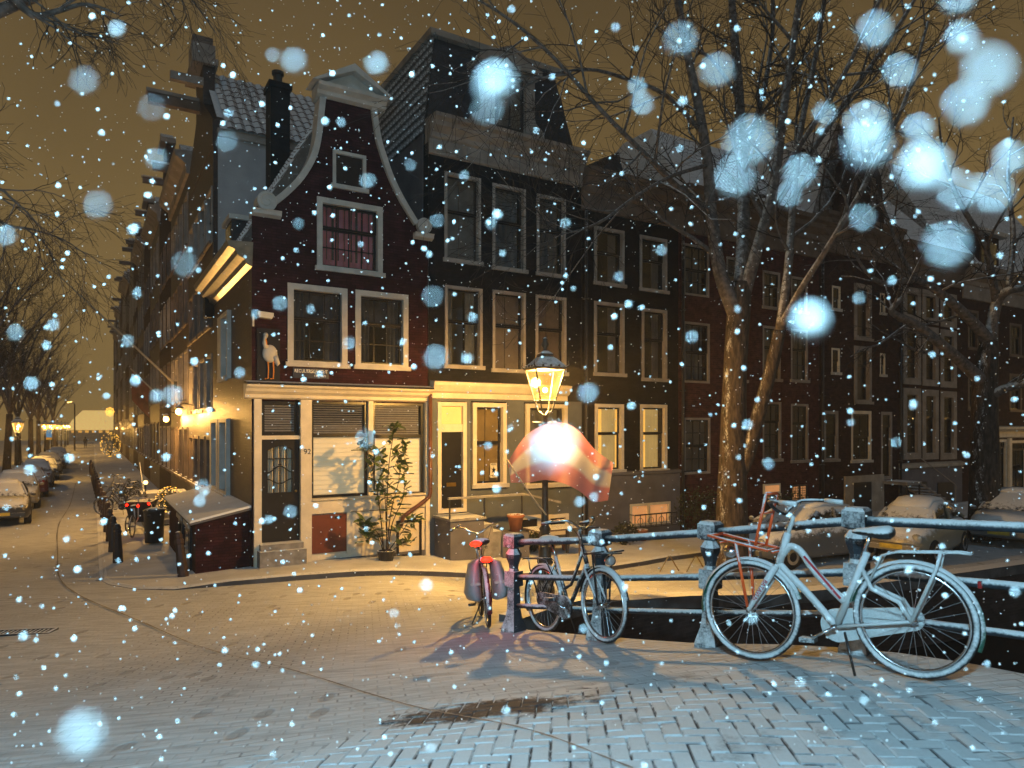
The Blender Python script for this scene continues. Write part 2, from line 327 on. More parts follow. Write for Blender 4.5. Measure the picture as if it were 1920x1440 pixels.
def window(house, x0, x1, z0, z1, casing=0.09, cmat='white', sash='black', cols=1, rows=((0.45, 1), (0.55, 1)), proud=0.03, recess=0.10, sill=True, back=None, gmat='glass', sillw=0.06, nm='window', bar=0.045):
    """A sash window: casing (the window itself) with sashes from top to bottom, panes, sill and what hangs behind the glass."""
    mb = MB(); frame_boxes(mb, x0, x1, z0, z1, casing, -proud, recess+0.05)
    w = mb.build(nm, cmat, house)
    ix0, ix1, iz0, iz1 = x0+casing, x1-casing, z0+casing, z1-casing; zt = iz1; hgt = iz1-iz0
    for si, (frac, nr) in enumerate(rows):
        zb = zt - hgt*frac; y = recess + 0.03*(si % 2); sb = MB()
        frame_boxes(sb, ix0, ix1, zb, zt, bar, y-0.02, y+0.02)
        gx0, gx1, gz0, gz1 = ix0+bar, ix1-bar, zb+bar, zt-bar; mt = 0.022
        for c in range(1, cols):
            xx = gx0+(gx1-gx0)*c/cols; sb.box(xx-mt/2, xx+mt/2, y-0.017, y+0.017, gz0, gz1)
        for r in range(1, nr):
            zz = gz0+(gz1-gz0)*r/nr
            for c in range(cols):
                a = gx0+(gx1-gx0)*c/cols + (mt/2 if c else 0); b = gx0+(gx1-gx0)*(c+1)/cols - (mt/2 if c < cols-1 else 0)
                sb.box(a, b, y-0.017, y+0.017, zz-mt/2, zz+mt/2)
        sb.build('sash', sash, w)
        for c in range(cols):
            for r in range(nr):
                a = gx0+(gx1-gx0)*c/cols; b = gx0+(gx1-gx0)*(c+1)/cols; zz0 = gz0+(gz1-gz0)*r/nr; zz1 = gz0+(gz1-gz0)*(r+1)/nr
                t = random.uniform(-0.004, 0.004)
                MB().quad((a, y+t, zz0), (b, y-t, zz0), (b, y-t*0.5, zz1), (a, y+t*0.5, zz1)).build('pane', gmat, w)
        zt = zb
    if sill: MB().box(x0-0.05, x1+0.05, -proud-sillw, -proud-0.002, z0-0.01, z0+0.09).build('sill', {'white': 'whitesnow', 'cream': 'whitesnow', 'dimwhite': 'dimwhitesnow'}.get(cmat, cmat), w)
    if back:
        kind = back[0]
        if kind == 'shutter' and back[1] == 'curtain_brown':
            kind = random.choice(('shutter', 'shutter', 'shutter', 'curtain', 'side')); back = (kind, random.choice(('curtain_brown', 'curtain_brown', 'curtain_grey', 'curtain_tan')), 5)
        if kind == 'curtain': curtain_mesh(ix0, ix1, iz0, iz1, recess+0.20, 0.035, 40, back[2] if len(back) > 2 else 6).build('curtain', back[1], w)
        elif kind == 'shutter':
            g = 0.012; mx = (ix0+ix1)/2
            for a, b in ((ix0, mx-g), (mx+g, ix1)):
                MB().box(a, b, recess+0.14, recess+0.17, iz0, iz1).build('inner_shutter', back[1], w)
        elif kind == 'side':
            wd = (ix1-ix0)*0.3
            curtain_mesh(ix0, ix0+wd, iz0, iz1, recess+0.2, 0.03, 16, 3).build('curtain', back[1], w)
            curtain_mesh(ix1-wd, ix1, iz0, iz1, recess+0.2, 0.03, 16, 3).build('curtain', back[1], w)
    return w
# ================================================================== GROUND
EDGE = [(-0.15, 7.95), (0.88, 9.9), (1.86, 12.0), (3.9, 13.3), (6.4, 14.3), (10.4, 16.0), (20, 20.5), (40, 31), (80, 52), (300, 160), (700, 360)]
RA, RB = Vector((2.57, 5.2)), Vector((0.02, 7.72))       # two posts of the bridge railing on the ground plan
RD = (RA-RB).normalized()
def edge_x(y):
    yr = RB.y - 0.0
    if y <= yr: return RB.x + (RB.y-y)*RD.x/-RD.y + 0.16
    q = [(RB.x+0.16, yr)] + EDGE
    for (x0, y0), (x1, y1) in zip(q, q[1:]):
        if y0 <= y <= y1: return x0 + (x1-x0)*(y-y0)/(y1-y0)
    return 700
def ground_mat():
    m = bpy.data.materials.new('trodden_snow_on_brick_road'); m.use_nodes = True; nt = m.node_tree; b = nt.nodes['Principled BSDF']
    b.inputs['Roughness'].default_value = 0.9; b.inputs['Specular IOR Level'].default_value = 0.25
    g = nd(nt, 'ShaderNodeNewGeometry'); pos = g.outputs['Position']
    mp = nd(nt, 'ShaderNodeMapping'); nt.links.new(pos, mp.inputs[0]); mp.inputs['Rotation'].default_value = (0, 0, R(-14)); mp.inputs['Scale'].default_value = (0.9, 7.0, 1)
    streak = noise_n(nt, mp.outputs[0], 2.2, 6, 0.65)
    big = noise_n(nt, pos, 0.35, 4, 0.6); fine = noise_n(nt, pos, 60, 4, 0.7)
    br = nd(nt, 'ShaderNodeTexBrick'); mp2 = nd(nt, 'ShaderNodeMapping'); nt.links.new(pos, mp2.inputs[0]); mp2.inputs['Rotation'].default_value = (0, 0, R(-12))
    nt.links.new(mp2.outputs[0], br.inputs['Vector']); br.inputs['Scale'].default_value = 1; br.inputs['Brick Width'].default_value = 0.2; br.inputs['Row Height'].default_value = 0.1
    br.inputs['Mortar Size'].default_value = 0.012; br.inputs['Mortar Smooth'].default_value = 0.8
    thin = mth(nt, 'MULTIPLY', ramp(nt, big, 0.42, 0.66), br.outputs['Fac'])
    thin = mth(nt, 'MULTIPLY', thin, ramp(nt, streak, 0.42, 0.62))
    c = mixcol(nt, ramp(nt, streak, 0.30, 0.62), (0.40, 0.415, 0.43), (0.60, 0.62, 0.64))
    c = mixcol(nt, mth(nt, 'MULTIPLY', ramp(nt, big, 0.45, 0.75), 0.35), c, (0.30, 0.295, 0.29))
    c = mixcol(nt, mth(nt, 'MULTIPLY', thin, 0.85), c, (0.05, 0.045, 0.045))
    # worn patch where the snow has sunk into the joints between the stones
    sp = nd(nt, 'ShaderNodeSeparateXYZ'); nt.links.new(pos, sp.inputs[0])
    ex = mth(nt, 'DIVIDE', mth(nt, 'SUBTRACT', sp.outputs[0], 0.75), 1.75); ey = mth(nt, 'DIVIDE', mth(nt, 'SUBTRACT', sp.outputs[1], 3.75), 1.05)
    rr = mth(nt, 'ADD', mth(nt, 'MULTIPLY', ex, ex), mth(nt, 'MULTIPLY', ey, ey))
    pm = ramp(nt, mth(nt, 'ADD', rr, mth(nt, 'MULTIPLY', mth(nt, 'SUBTRACT', noise_n(nt, pos, 2.2, 4), 0.5), 1.3)), 1.25, 0.75)
    c = mixcol(nt, mth(nt, 'MULTIPLY', pm, ramp(nt, noise_n(nt, pos, 5.0, 4, 0.65), 0.44, 0.58)), c, (0.04, 0.04, 0.045))
    # scattered footprints
    mp3 = nd(nt, 'ShaderNodeMapping'); nt.links.new(pos, mp3.inputs[0]); mp3.inputs['Rotation'].default_value = (0, 0, R(32)); mp3.inputs['Scale'].default_value = (2.6, 1.15, 1)
    vo = nd(nt, 'ShaderNodeTexVoronoi'); vo.voronoi_dimensions = '2D'; nt.links.new(mp3.outputs[0], vo.inputs['Vector']); vo.inputs['Scale'].default_value = 0.95
    step = mth(nt, 'MULTIPLY', ramp(nt, vo.outputs['Distance'], 0.17, 0.11), ramp(nt, noise_n(nt, pos, 0.55, 3), 0.50, 0.60))
    c = mixcol(nt, mth(nt, 'MULTIPLY', step, 0.5), c, (0.22, 0.215, 0.21))
    nt.links.new(c, b.inputs['Base Color'])
    bp = nd(nt, 'ShaderNodeBump'); bp.inputs['Strength'].default_value = 0.6; bp.inputs['Distance'].default_value = 0.025
    hh = mth(nt, 'ADD', mth(nt, 'MULTIPLY', streak, 1.0), mth(nt, 'MULTIPLY', fine, 0.22)); hh = mth(nt, 'SUBTRACT', mth(nt, 'SUBTRACT', hh, mth(nt, 'MULTIPLY', br.outputs['Fac'], 0.3)), mth(nt, 'MULTIPLY', step, 0.7))
    nt.links.new(hh, bp.inputs['Height']); nt.links.new(bp.outputs[0], b.inputs['Normal'])
    return m
M['ground'] = ground_mat()
ys = []
y = -9.0
while y < 231:
    ys.append(y); y += 0.3 if y < 16 else (0.8 if y < 40 else (4 if y < 120 else 40))
ys = sorted(set(ys + [RB.y] + [p[1] for p in EDGE]))
ws = []; w = 0.0
while w < 460: ws.append(w); w += 0.3 if w < 14 else (1.0 if w < 40 else (8 if w < 120 else 80))
gm = MB(); n = len(ws)
for yy in ys:
    xr = edge_x(yy)
    for ww in ws: gm.v.append((xr-ww, yy, H(xr-ww, yy)))
for i in range(len(ys)-1):
    for j in range(n-1): gm.f.append((i*n+j, (i+1)*n+j, (i+1)*n+j+1, i*n+j+1))
road = gm.build('road', 'ground', None, True, kind='structure')
# bridge side and quay wall down to the water
M['quaybrick'] = mat('wet_quay_brick', (0.035, 0.026, 0.026), 0.7, 0.4, 2.0, 0.5, 30, brick=(0.24, 0.07, (1.3, 1.3, 1.3)))
M['coping'] = mat('quay_coping_stone', (0.10, 0.095, 0.095), 0.8, 0.3, 3.0, 0.4, 25, snow=(UP, 0.75, 0.2))
def strip_wall(pts, top, bot):
    mb = MB(); r0 = [(x, y, H(x-0.05, y)+top) for x, y in pts]; r1 = [(x, y, bot) for x, y in pts]
    return mb.loft([r0, r1], False, False)
qp = [(edge_x(yy), yy) for yy in ys if RB.y <= yy < 200]
o = strip_wall(qp, -0.01, -3.0).build('quay_wall', 'quaybrick'); tag(o, 'dark brick quay wall dropping from the snowy quay to the canal', 'quay wall')
bp_ = [(edge_x(yy), yy) for yy in ys if yy <= RB.y]
o = strip_wall(bp_, -0.01, -3.0).build('bridge_side_wall', 'quaybrick'); tag(o, 'dark brick side of the bridge beneath the iron railing', 'bridge wall')
cp = MB()
cpts = qp[::2][2:]
rings = []
for i, (x, y) in enumerate(cpts):
    d = (Vector(cpts[min(i+1, len(cpts)-1)]) - Vector(cpts[max(0, i-1)])).normalized(); nn = Vector((-d.y, d.x))
    z = H(x-0.05, y)
    rings.append([(x-nn.x*0.06, y-nn.y*0.06, z-0.18), (x-nn.x*0.06, y-nn.y*0.06, z+0.05), (x+nn.x*0.28, y+nn.y*0.28, z+0.055), (x+nn.x*0.28, y+nn.y*0.28, z-0.18)])
cq = cp.loft(rings).build('quay_kerb', 'coping', None, kind='structure')
M['water'] = mat('black_canal_water', (0.004, 0.005, 0.007), 0.12, 0.2, 1.0, 0.25, 3.0)
wb = MB(); wb.quad((-5, -40, -1.5), (430, -40, -1.5), (430, 231, -1.5), (-5, 231, -1.5)).build('water', 'water', None, kind='structure')

# sidewalks ----------------------------------------------------------------------
M['walk'] = mat('snow_on_pavement', (0.60, 0.61, 0.62), 0.9, 0.12, 1.3, 0.5, 14, spec=0.2)
M['kerb'] = mat('dark_kerb_stone', (0.06, 0.06, 0.065), 0.7, 0.3, 3.0, 0.3, 25, snow=(UP, 0.80, 0.15))
KF = [(rowp(-2.75, v), rowp(0.3, v)) for v in (170, 120, 90, 70, 55, 45, 36, 30, 25, 20, 16, 12, 9, 6, 4, 2.5, 1.2)]
KF += [(rowp(-2.6, 0.3), rowp(0.3, 0.6)), (rowp(-2.2, -0.7), rowp(0.3, 0.3))]
KF += [(Vector((-6.3, 13.0)), rowp(0.3, 0.3)), (Vector((-5.4, 13.3)), rowp(0.8, 0.3)), (Vector((-3.2, 13.95)), rowp(2.4, 0.3)), (Vector((-0.9, 14.65)), rowp(5, 0.3)), (Vector((1.6, 15.7)), rowp(7.6, 0.3))]
KF += [(rowp(u, -2.7), rowp(u, 0.3)) for u in (9.5, 12, 15, 18, 22, 27, 33, 40, 55, 80)]
def chain(pts, step=0.7):
    out = []
    for a, b in zip(pts, pts[1:]):
        k = max(1, int((b-a).length/max(step, 0.03*a.length))); out += [a+(b-a)*i/k for i in range(k)]
    return out + [pts[-1]]
ka = []; fa = []; kh = []
for (k0, f0), (k1, f1) in zip(KF, KF[1:]):
    nn_ = max(1, int((Vector(k1[:2])-Vector(k0[:2])).length/0.8))
    for i in range(nn_): kh.append(0.02+0.095*sm(Vector(k0[:2]).lerp(Vector(k1[:2]), i/nn_).dot(Vector((CB, SB)))-P0.dot(Vector((CB, SB))), -2.0, -0.2)); ka.append(Vector(k0[:2])+(Vector(k1[:2])-Vector(k0[:2]))*i/nn_); fa.append(Vector(f0[:2])+(Vector(f1[:2])-Vector(f0[:2]))*i/nn_)
sw = MB(); rings = []
for a, b, h_ in zip(ka, fa, kh):
    rings.append([(a.x+(b.x-a.x)*j/8, a.y+(b.y-a.y)*j/8, H(a.x+(b.x-a.x)*j/8, a.y+(b.y-a.y)*j/8)+h_+(0.115-h_)*j/8+0.012*noise.noise(Vector((a.x+(b.x-a.x)*j/8, a.y+(b.y-a.y)*j/8, 0))*1.5)) for j in range(9)])
sw.loft(rings, False, False).build('pavement', 'walk', None, True, kind='structure')
kb = MB(); rings = []
for i, a in enumerate(ka):
    d = (ka[min(i+1, len(ka)-1)]-ka[max(0, i-1)])
    d = d.normalized(); nn = Vector((-d.y, d.x))            # towards the houses
    z = H(a.x, a.y)
    o0 = a-nn*0.07; o1 = a+nn*0.07
    rings.append([(o0.x, o0.y, z-0.1), (o0.x, o0.y, z+kh[i]-0.01), (o1.x, o1.y, z+kh[i]+0.01), (o1.x, o1.y, z-0.1)])
kb.loft(rings).build('kerb', 'kerb', None, kind='structure')

# paving stones in the foreground (herringbone of 0.1 x 0.2 m bricks) -----------------
def paver_mat():
    m = bpy.data.materials.new('paving_brick_under_thin_snow'); m.use_nodes = True; nt = m.node_tree; b = nt.nodes['Principled BSDF']
    b.inputs['Roughness'].default_value = 0.85
    g = nd(nt, 'ShaderNodeNewGeometry'); pos = g.outputs['Position']; sp = nd(nt, 'ShaderNodeSeparateXYZ'); nt.links.new(pos, sp.inputs[0])
    oi = nd(nt, 'ShaderNodeObjectInfo')
    brick = mixcol(nt, noise_n(nt, pos, 9.0, 2), (0.034, 0.031, 0.034), (0.014, 0.014, 0.017))
    ex = mth(nt, 'DIVIDE', mth(nt, 'ADD', sp.outputs[0], 0.18), 0.85); ey = mth(nt, 'DIVIDE', mth(nt, 'SUBTRACT', sp.outputs[1], 4.45), 0.36)
    rr = mth(nt, 'ADD', mth(nt, 'MULTIPLY', ex, ex), mth(nt, 'MULTIPLY', ey, ey))
    bare = ramp(nt, mth(nt, 'ADD', rr, mth(nt, 'MULTIPLY', noise_n(nt, pos, 6, 5, 0.7), 1.4)), 1.75, 0.75)
    thin = ramp(nt, noise_n(nt, pos, 2.4, 4, 0.6), 0.60, 0.30)
    fine = noise_n(nt, pos, 45, 5, 0.75)
    k = mth(nt, 'ADD', mth(nt, 'MULTIPLY', thin, 0.55), mth(nt, 'MULTIPLY', bare, 0.9))
    k = ramp(nt, mth(nt, 'ADD', k, mth(nt, 'MULTIPLY', mth(nt, 'SUBTRACT', fine, 0.5), 0.7)), 0.30, 0.95)
    nz = nd(nt, 'ShaderNodeSeparateXYZ'); nt.links.new(g.outputs['True Normal'], nz.inputs[0])
    k = mth(nt, 'MAXIMUM', k, mth(nt, 'MULTIPLY', ramp(nt, nz.outputs[2], 0.93, 0.55), ramp(nt, noise_n(nt, pos, 5.0, 4, 0.65), 0.44, 0.58)))
    c = mixcol(nt, k, mixcol(nt, fine, (0.44, 0.46, 0.48), (0.60, 0.62, 0.64)), brick)
    nt.links.new(c, b.inputs['Base Color'])
    bp = nd(nt, 'ShaderNodeBump'); bp.inputs['Strength'].default_value = 0.5; bp.inputs['Distance'].default_value = 0.008
    nt.links.new(mth(nt, 'ADD', fine, noise_n(nt, pos, 14, 3)), bp.inputs['Height']); nt.links.new(bp.outputs[0], b.inputs['Normal'])
    return m
M['paver'] = paver_mat()
def frustum(L, Wd, h, ins):
    return MB().add([(-L/2,-Wd/2,-0.03),(L/2,-Wd/2,-0.03),(L/2,Wd/2,-0.03),(-L/2,Wd/2,-0.03),(-L/2,-Wd/2,h-ins),(L/2,-Wd/2,h-ins),(L/2,Wd/2,h-ins),(-L/2,Wd/2,h-ins),
                     (-L/2+ins,-Wd/2+ins,h),(L/2-ins,-Wd/2+ins,h),(L/2-ins,Wd/2-ins,h),(-L/2+ins,Wd/2-ins,h)],
                    [(0,1,5,4),(1,2,6,5),(2,3,7,6),(3,0,4,7),(4,5,9,8),(5,6,10,9),(6,7,11,10),(7,4,8,11),(8,9,10,11)])
pav_me = frustum(0.193, 0.093, 0.0, 0.006).mesh('paver', 'paver')
pl = []; c_, s_ = math.cos(R(-4)), math.sin(R(-4))
for r in range(-40, 60):
    for k in range(-40, 40):
        for hor in (True, False):
            if hor: gx, gy = (r+4*k)*0.1+0.1, r*0.1+0.05
            else: gx, gy = (r+4*k+3)*0.1+0.05, r*0.1+0.1
            x, y = 0.4+gx*c_-gy*s_, 3.6+gx*s_+gy*c_
            if not (2.75 < y < 5.9): continue
            if abs(x) > 0.78*y+0.1: continue
            if x > edge_x(y)-0.75: continue
            e_ = ((x-0.55)/2.35)**2+((y-3.75)/1.35)**2 + 0.9*noise.noise(Vector((x*1.3, y*1.3, 3)))
            dz = 0.008 - 0.018*sm(e_, 0.45, 1.5)
            if dz < -0.006: continue
            pl.append((y, x, dz, hor))
pl.sort()
rest = MB()
for i, (y, x, dz, hor) in enumerate(pl):
    gx = (H(x+0.1, y)-H(x-0.1, y))/0.2; gy = (H(x, y+0.1)-H(x, y-0.1))/0.2
    nrm = Vector((-gx+random.gauss(0, 0.012), -gy+random.gauss(0, 0.012), 1)).normalized()
    q = nrm.to_track_quat('Z', 'Y').to_matrix().to_4x4()
    T = Matrix.Translation((x, y, H(x, y)+dz+random.gauss(0, 0.0015))) @ q @ Matrix.Rotation((0 if hor else R(90))+R(-4)+random.gauss(0, 0.015), 4, 'Z')
    # remove the twist that the track quaternion brings in
    ex_ = (q.to_3x3() @ Vector((1, 0, 0))); tw = math.atan2(ex_.y, ex_.x)
    T = Matrix.Translation((x, y, H(x, y)+dz+random.gauss(0, 0.0015))) @ q @ Matrix.Rotation((0 if hor else R(90))+R(-4)-tw+random.gauss(0, 0.015), 4, 'Z')
    if i < 300:
        o = obj('paver', pav_me, road); o.matrix_local = T
    else: rest.add([tuple(v.co) for v in pav_me.vertices], [tuple(p.vertices) for p in pav_me.polygons], T)
rest.build('paving_stones', 'paver', road, kind='stuff')
def ground_hit(px, py):
    d = Vector(((px-960)/FPX, 1.0, (HOR-py)/FPX)); t = 2.0
    for i in range(4000):
        if CAMZ+d.z*t <= H(d.x*t, t): break
        t += 0.01
    return Vector((d.x*t, t, H(d.x*t, t)))
# bicycle track pressed into the snow
M['track'] = mat('pressed_slush', (0.20, 0.19, 0.18), 0.7, 0.3, 6.0, 0.3, 30)
tp = [(142, 905), (132, 945), (110, 985), (108, 1040), (112, 1085), (150, 1118), (260, 1165), (400, 1222), (560, 1262), (720, 1312), (860, 1345), (1000, 1375), (1120, 1420), (1200, 1452)]
g3 = [ground_hit(*p) for p in tp]
dense = []
for i in range(len(g3)-1):
    a, b = g3[i], g3[i+1]; p = g3[max(0, i-1)]; q = g3[min(len(g3)-1, i+2)]
    for k in range(8):
        t = k/8; dense.append(0.5*((2*a)+(b-p)*t+(2*p-5*a+4*b-q)*t*t+(3*a-p-3*b+q)*t**3))
rb = MB(); rings = []
for i in range(len(dense)-1):
    d = (dense[i+1]-dense[max(0, i-1)]); d.z = 0; d.normalize(); nn = Vector((-d.y, d.x, 0)); wd = 0.007*(1+0.4*math.sin(i*1.7))
    if dense[i].y > 9: wd *= 1.8
    rings.append([(p.x, p.y, H(p.x, p.y)+0.014) for p in (dense[i]-nn*wd, dense[i]+nn*wd)])
rb.loft(rings, False, False).build('bicycle_track', 'track', None, kind='structure')
# iron drain grate
gp = ground_hit(40, 1188)
dg_ = thing('drain_grate', 'dark iron drain grate showing through the snow in the road', 'drain grate', gp + Vector((0, 0, 0.012)), R(8))
fr = MB(); frame_boxes(fr, -0.42, 0.42, -0.13, 0.13, 0.03, -0.02, 0.02)
fr2 = MB(); fr2.add([(x, z, y) for x, y, z in fr.v], fr.f); fr2.build('frame', 'iron', dg_)
for i in range(14):
    x = -0.37+i*0.057; MB().box(x-0.012, x+0.012, -0.10, 0.10, -0.02, 0.012).build('bar', 'iron', dg_)

# ================================================================== HOUSES along the canal
ZB = -0.5
def house(name, label, u0, **kw): return thing(name, label, 'house', rowp(u0, 0), TH, **kw)
def shell(mb, w, depth, ztop, z0=ZB):
    mb.quad((0,0,z0),(0,depth,z0),(0,depth,ztop),(0,0,ztop)); mb.quad((w,0,z0),(w,depth,z0),(w,depth,ztop),(w,0,ztop)); mb.quad((0,depth,z0),(w,depth,z0),(w,depth,ztop),(0,depth,ztop))
def tile_mesh(name, m, w=0.24, l=0.34):
    mb = MB(); n = 5; rings = []
    for y, lift in ((0.0, 0.030), (l, 0.0)):
        rings.append([(-w/2+w*i/n, y, lift+0.026*math.sin(2*math.pi*(i/n)-0.6)) for i in range(n+1)])
    rings.insert(0, [(x, y, z-0.022) for x, y, z in rings[0]])
    mb.loft(rings, False, False); return mb.mesh(name, m)
def lay_tiles(roof, me, origin, ex, ey, nx, ny, wx=0.22, wy=0.29, keep=None):
    ex = Vector(ex).normalized(); ey = Vector(ey).normalized(); ez = ex.cross(ey).normalized()
    for j in range(ny):
        for i in range(nx):
            p = Vector(origin)+ex*(i+0.5)*wx+ey*j*wy
            if keep and not keep(p): continue
            o = obj('tile', me, roof)
            Rm = Matrix((ex, ey, ez)).transposed().to_4x4()
            o.matrix_local = Matrix.Translation(p+ez*random.uniform(0.004, 0.012)) @ Rm @ Matrix.Rotation(random.gauss(0, 0.02), 4, 'Z')

# ---- the gabled corner house -----------------------------------------------------
CW = FU(802)
ch = house('corner_house', 'narrow maroon brick corner house with white trimmed bell gable and cream shopfront', 0)
def fp(px, py): return (FU(px), FZ(px, py))
gl_ = [(510, 377), (533, 359), (561, 330), (583, 292), (592, 255), (597, 211), (600, 184)]
gr_ = [(703, 202), (706, 227), (712, 263), (722, 296), (735, 333), (755, 374), (782, 419)]
GL = [fp(*p) for p in gl_]; GR = [fp(*p) for p in gr_]
zsl = FZ(490, 393); zsr = FZ(795, 438)
ZC = FZ(474, 724)                     # underside level of the brick above the shop cornice
front = [(0, ZB), (CW, ZB), (CW, zsr)] + GR[::-1] + GL[::-1] + [(0, zsl)]
def wr(l, r, t, b): return (FU(l), FU(r), FZ(l, b), FZ(l, t))
Wat = wr(623.6, 686, 280, 352); W2 = wr(594, 717, 368, 506); W1a = wr(539, 651, 530, 686); W1b = wr(666, 765, 543, 691)
TR_ = wr(490, 561, 752, 816); DR_ = wr(490, 561, 825, 1018); SH1 = wr(583, 689, 752, 938); SH2 = wr(699, 794, 755, 935)
ZSILL = SH1[2]
CD_ = wr(583, 648, 966, 1034); CWN = wr(742, 789, 976, 1045)
cw = MB(); wall_front(cw, front, [Wat, W2, W1a, W1b, (FU(488), FU(562), FZ(490, 1020), FZ(490, 750)), (FU(582), FU(796), ZSILL, SH1[3]), CWN], 0.3)
SD = 5.7                               # depth of the house along the side street
SWN = [(1.0, 1.9), (3.0, 4.2), (4.45, 5.45)]
cw.quad((CW,0,ZB),(CW,SD,ZB),(CW,SD,zsr),(CW,0,zsr)); cw.quad((0,SD,ZB),(CW,SD,ZB),(CW,SD,8),(0,SD,8))
cwall = cw.build('wall', 'brick_maroon', ch)
sd = MB()
sw_lo = (FZ(472, 950), FZ(472, 800)); sw_hi = (FZ(472, 700), FZ(472, 570))
holes_side = [(2.75, 3.95, sw_lo[0]-0.0, sw_lo[1]+0.2), (4.2, 5.4, sw_lo[0], sw_lo[1]+0.2), (2.6, 3.7, 4.6, 6.3)]
tmp = MB(); wall_front(tmp, [(0, ZB), (SD, ZB), (SD, 7.3), (0, 7.3)], holes_side, 0.25)
sd.add([(y, x, z) for x, y, z in tmp.v], tmp.f); sd.build('side_wall', 'brick_side', ch)
for a, b, z0, z1 in holes_side:
    wmb = MB(); t2 = MB(); frame_boxes(t2, a, b, z0, z1, 0.09, -0.10, 0.12); wmb.add([(y, x, z) for x, y, z in t2.v], t2.f); sw_ = wmb.build('window', 'white', ch)
    MB().quad((0.08, a, z0), (0.08, b, z0), (0.08, b, z1), (0.08, a, z1)).build('pane', 'glass', sw_)
    MB().box(-0.17, -0.102, a-0.08, b+0.08, z0-0.06, z0+0.03).build('sill', 'whitesnow', sw_)
    MB().box(-0.09, -0.05, b+0.02, b+0.55 if b < 5 else b+0.28, z0, z1).build('shutter', 'white', sw_)
# coping, scrolls, pediment
def coping(pts, inward, y0=-0.09, y1=0.34, wd=0.115):
    mb = MB(); rings = []
    for i, p in enumerate(pts):
        a = Vector(pts[max(0, i-1)]); b = Vector(pts[min(len(pts)-1, i+1)]); d = (b-a).normalized(); nn = Vector((-d.y, d.x))
        if nn.x*inward < 0: nn = -nn
        q = Vector(p)+nn*wd; o_ = Vector(p)-nn*0.02
        rings.append([(o_.x, y0, o_.y), (q.x, y0, q.y), (q.x, y1, q.y), (o_.x, y1, o_.y)])
    return mb.loft(rings)
def smoothpts(p, k=4):
    out = []
    for i in range(len(p)-1):
        a, b = Vector(p[i]), Vector(p[i+1]); q0 = Vector(p[max(0, i-1)]); q1 = Vector(p[min(len(p)-1, i+2)])
        for j in range(k):
            t = j/k; out.append(0.5*((2*a)+(b-q0)*t+(2*q0-5*a+4*b-q1)*t*t+(3*a-q0-3*b+q1)*t**3))
    return out+[Vector(p[-1])]
coping(smoothpts(GL), 1).build('gable_coping', 'whitesnow', ch)
coping(smoothpts(GR), -1).build('gable_coping', 'whitesnow', ch)
for (px, py, rr, sgn) in ((499, 379, 0.21, 1), (793, 425, 0.19, -1)):
    cx, cz = FU(px), FZ(px, py); mb = MB()
    mb.loft([[(cx+rr*math.cos(2*math.pi*j/20), y_, cz+rr*math.sin(2*math.pi*j/20)) for j in range(20)] for y_ in (-0.12, 0.3)])
    sc = mb.build('scroll', 'whitesnow', ch)
    sp_ = MB(); pts_ = [(cx+sgn*(rr*0.92-rr*0.11*t)*math.cos(t*1.15), -0.125, cz+(rr*0.92-rr*0.11*t)*math.sin(t*1.15)) for t in [i*0.35 for i in range(22)]]
    sp_.tube(pts_, 0.018, 6).build('scroll_spiral', 'white', sc)
for (pl_, pr_, py) in ((474, 524, 392), (776, 808, 437)):
    z = FZ(pl_, py); x0, x1 = FU(pl_), FU(pr_)
    MB().molding([(-0.02, z-0.14), (-0.13, z-0.10), (-0.15, z-0.03), (-0.18, z), (0.3, z), (0.3, z-0.14)], x0-0.02, x1+0.02).build('shoulder_stone', 'whitesnow', ch)
pz0 = FZ(601, 181); xa, xb = FU(597), FU(716); xm = (xa+xb)/2
ped = MB(); ped.molding([(-0.02, pz0-0.02), (-0.12, pz0+0.02), (-0.14, pz0+0.10), (-0.26, pz0+0.17), (-0.28, pz0+0.24), (0.34, pz0+0.24), (0.34, pz0-0.02)], xa-0.06, xb+0.06)
pd = ped.build('pediment', 'whitesnow', ch)
zt = pz0+0.24; za = FZ(660, 134)+0.05
MB().prism([(xa-0.02, zt+0.002), (xb+0.02, zt+0.002), (xm, za-0.16)], -0.08, 0.30).build('tympanum', 'white', pd)
for sx in (-1, 1):
    e0 = (xm+sx*((xb-xa)/2+0.20), zt-0.005); ap = (xm, za)
    MB().prism([e0, (e0[0]-sx*0.10, e0[1]), (xm, za-0.17), ap] if sx < 0 else [e0, ap, (xm, za-0.17), (e0[0]-sx*0.10, e0[1])], -0.30, 0.34).build('raking_cornice', 'whitesnow', pd)
# windows of the front
aw = window(ch, *Wat, casing=0.075, rows=(), sill=True)
MB().box(Wat[0]+0.075, Wat[1]-0.075, 0.04, 0.08, Wat[2]+0.075, Wat[3]-0.075).build('shutter', 'black', aw)
for zz in (0.2, 0.8):
    for xx in (Wat[0]+0.10,):
        MB().box(xx, xx+0.16, 0.02, 0.038, Wat[2]+(Wat[3]-Wat[2])*zz-0.02, Wat[2]+(Wat[3]-Wat[2])*zz+0.02).build('hinge', 'iron', aw)
window(ch, *W2, casing=0.125, cols=4, rows=((0.38, 1), (0.62, 2)), back=('curtain', 'curtain_pink', 9))
for ww_ in (W1a, W1b):
    w_ = window(ch, *ww_, casing=0.13, cols=3, rows=((0.40, 1), (0.60, 2)), back=('side', 'curtain_dark'))
    MB().box(ww_[0]+0.15, ww_[1]-0.15, 0.5, 0.52, ww_[3]-0.75, ww_[3]-0.13).build('lowered_blind', 'curtain_dark', w_)
M['leather'] = mat('brown_leather', (0.20, 0.075, 0.03), 0.5, 0.2, 4)
M['greywallin'] = mat('blue_grey_room_wall', (0.16, 0.20, 0.26), 0.9, 0.2, 1.5)
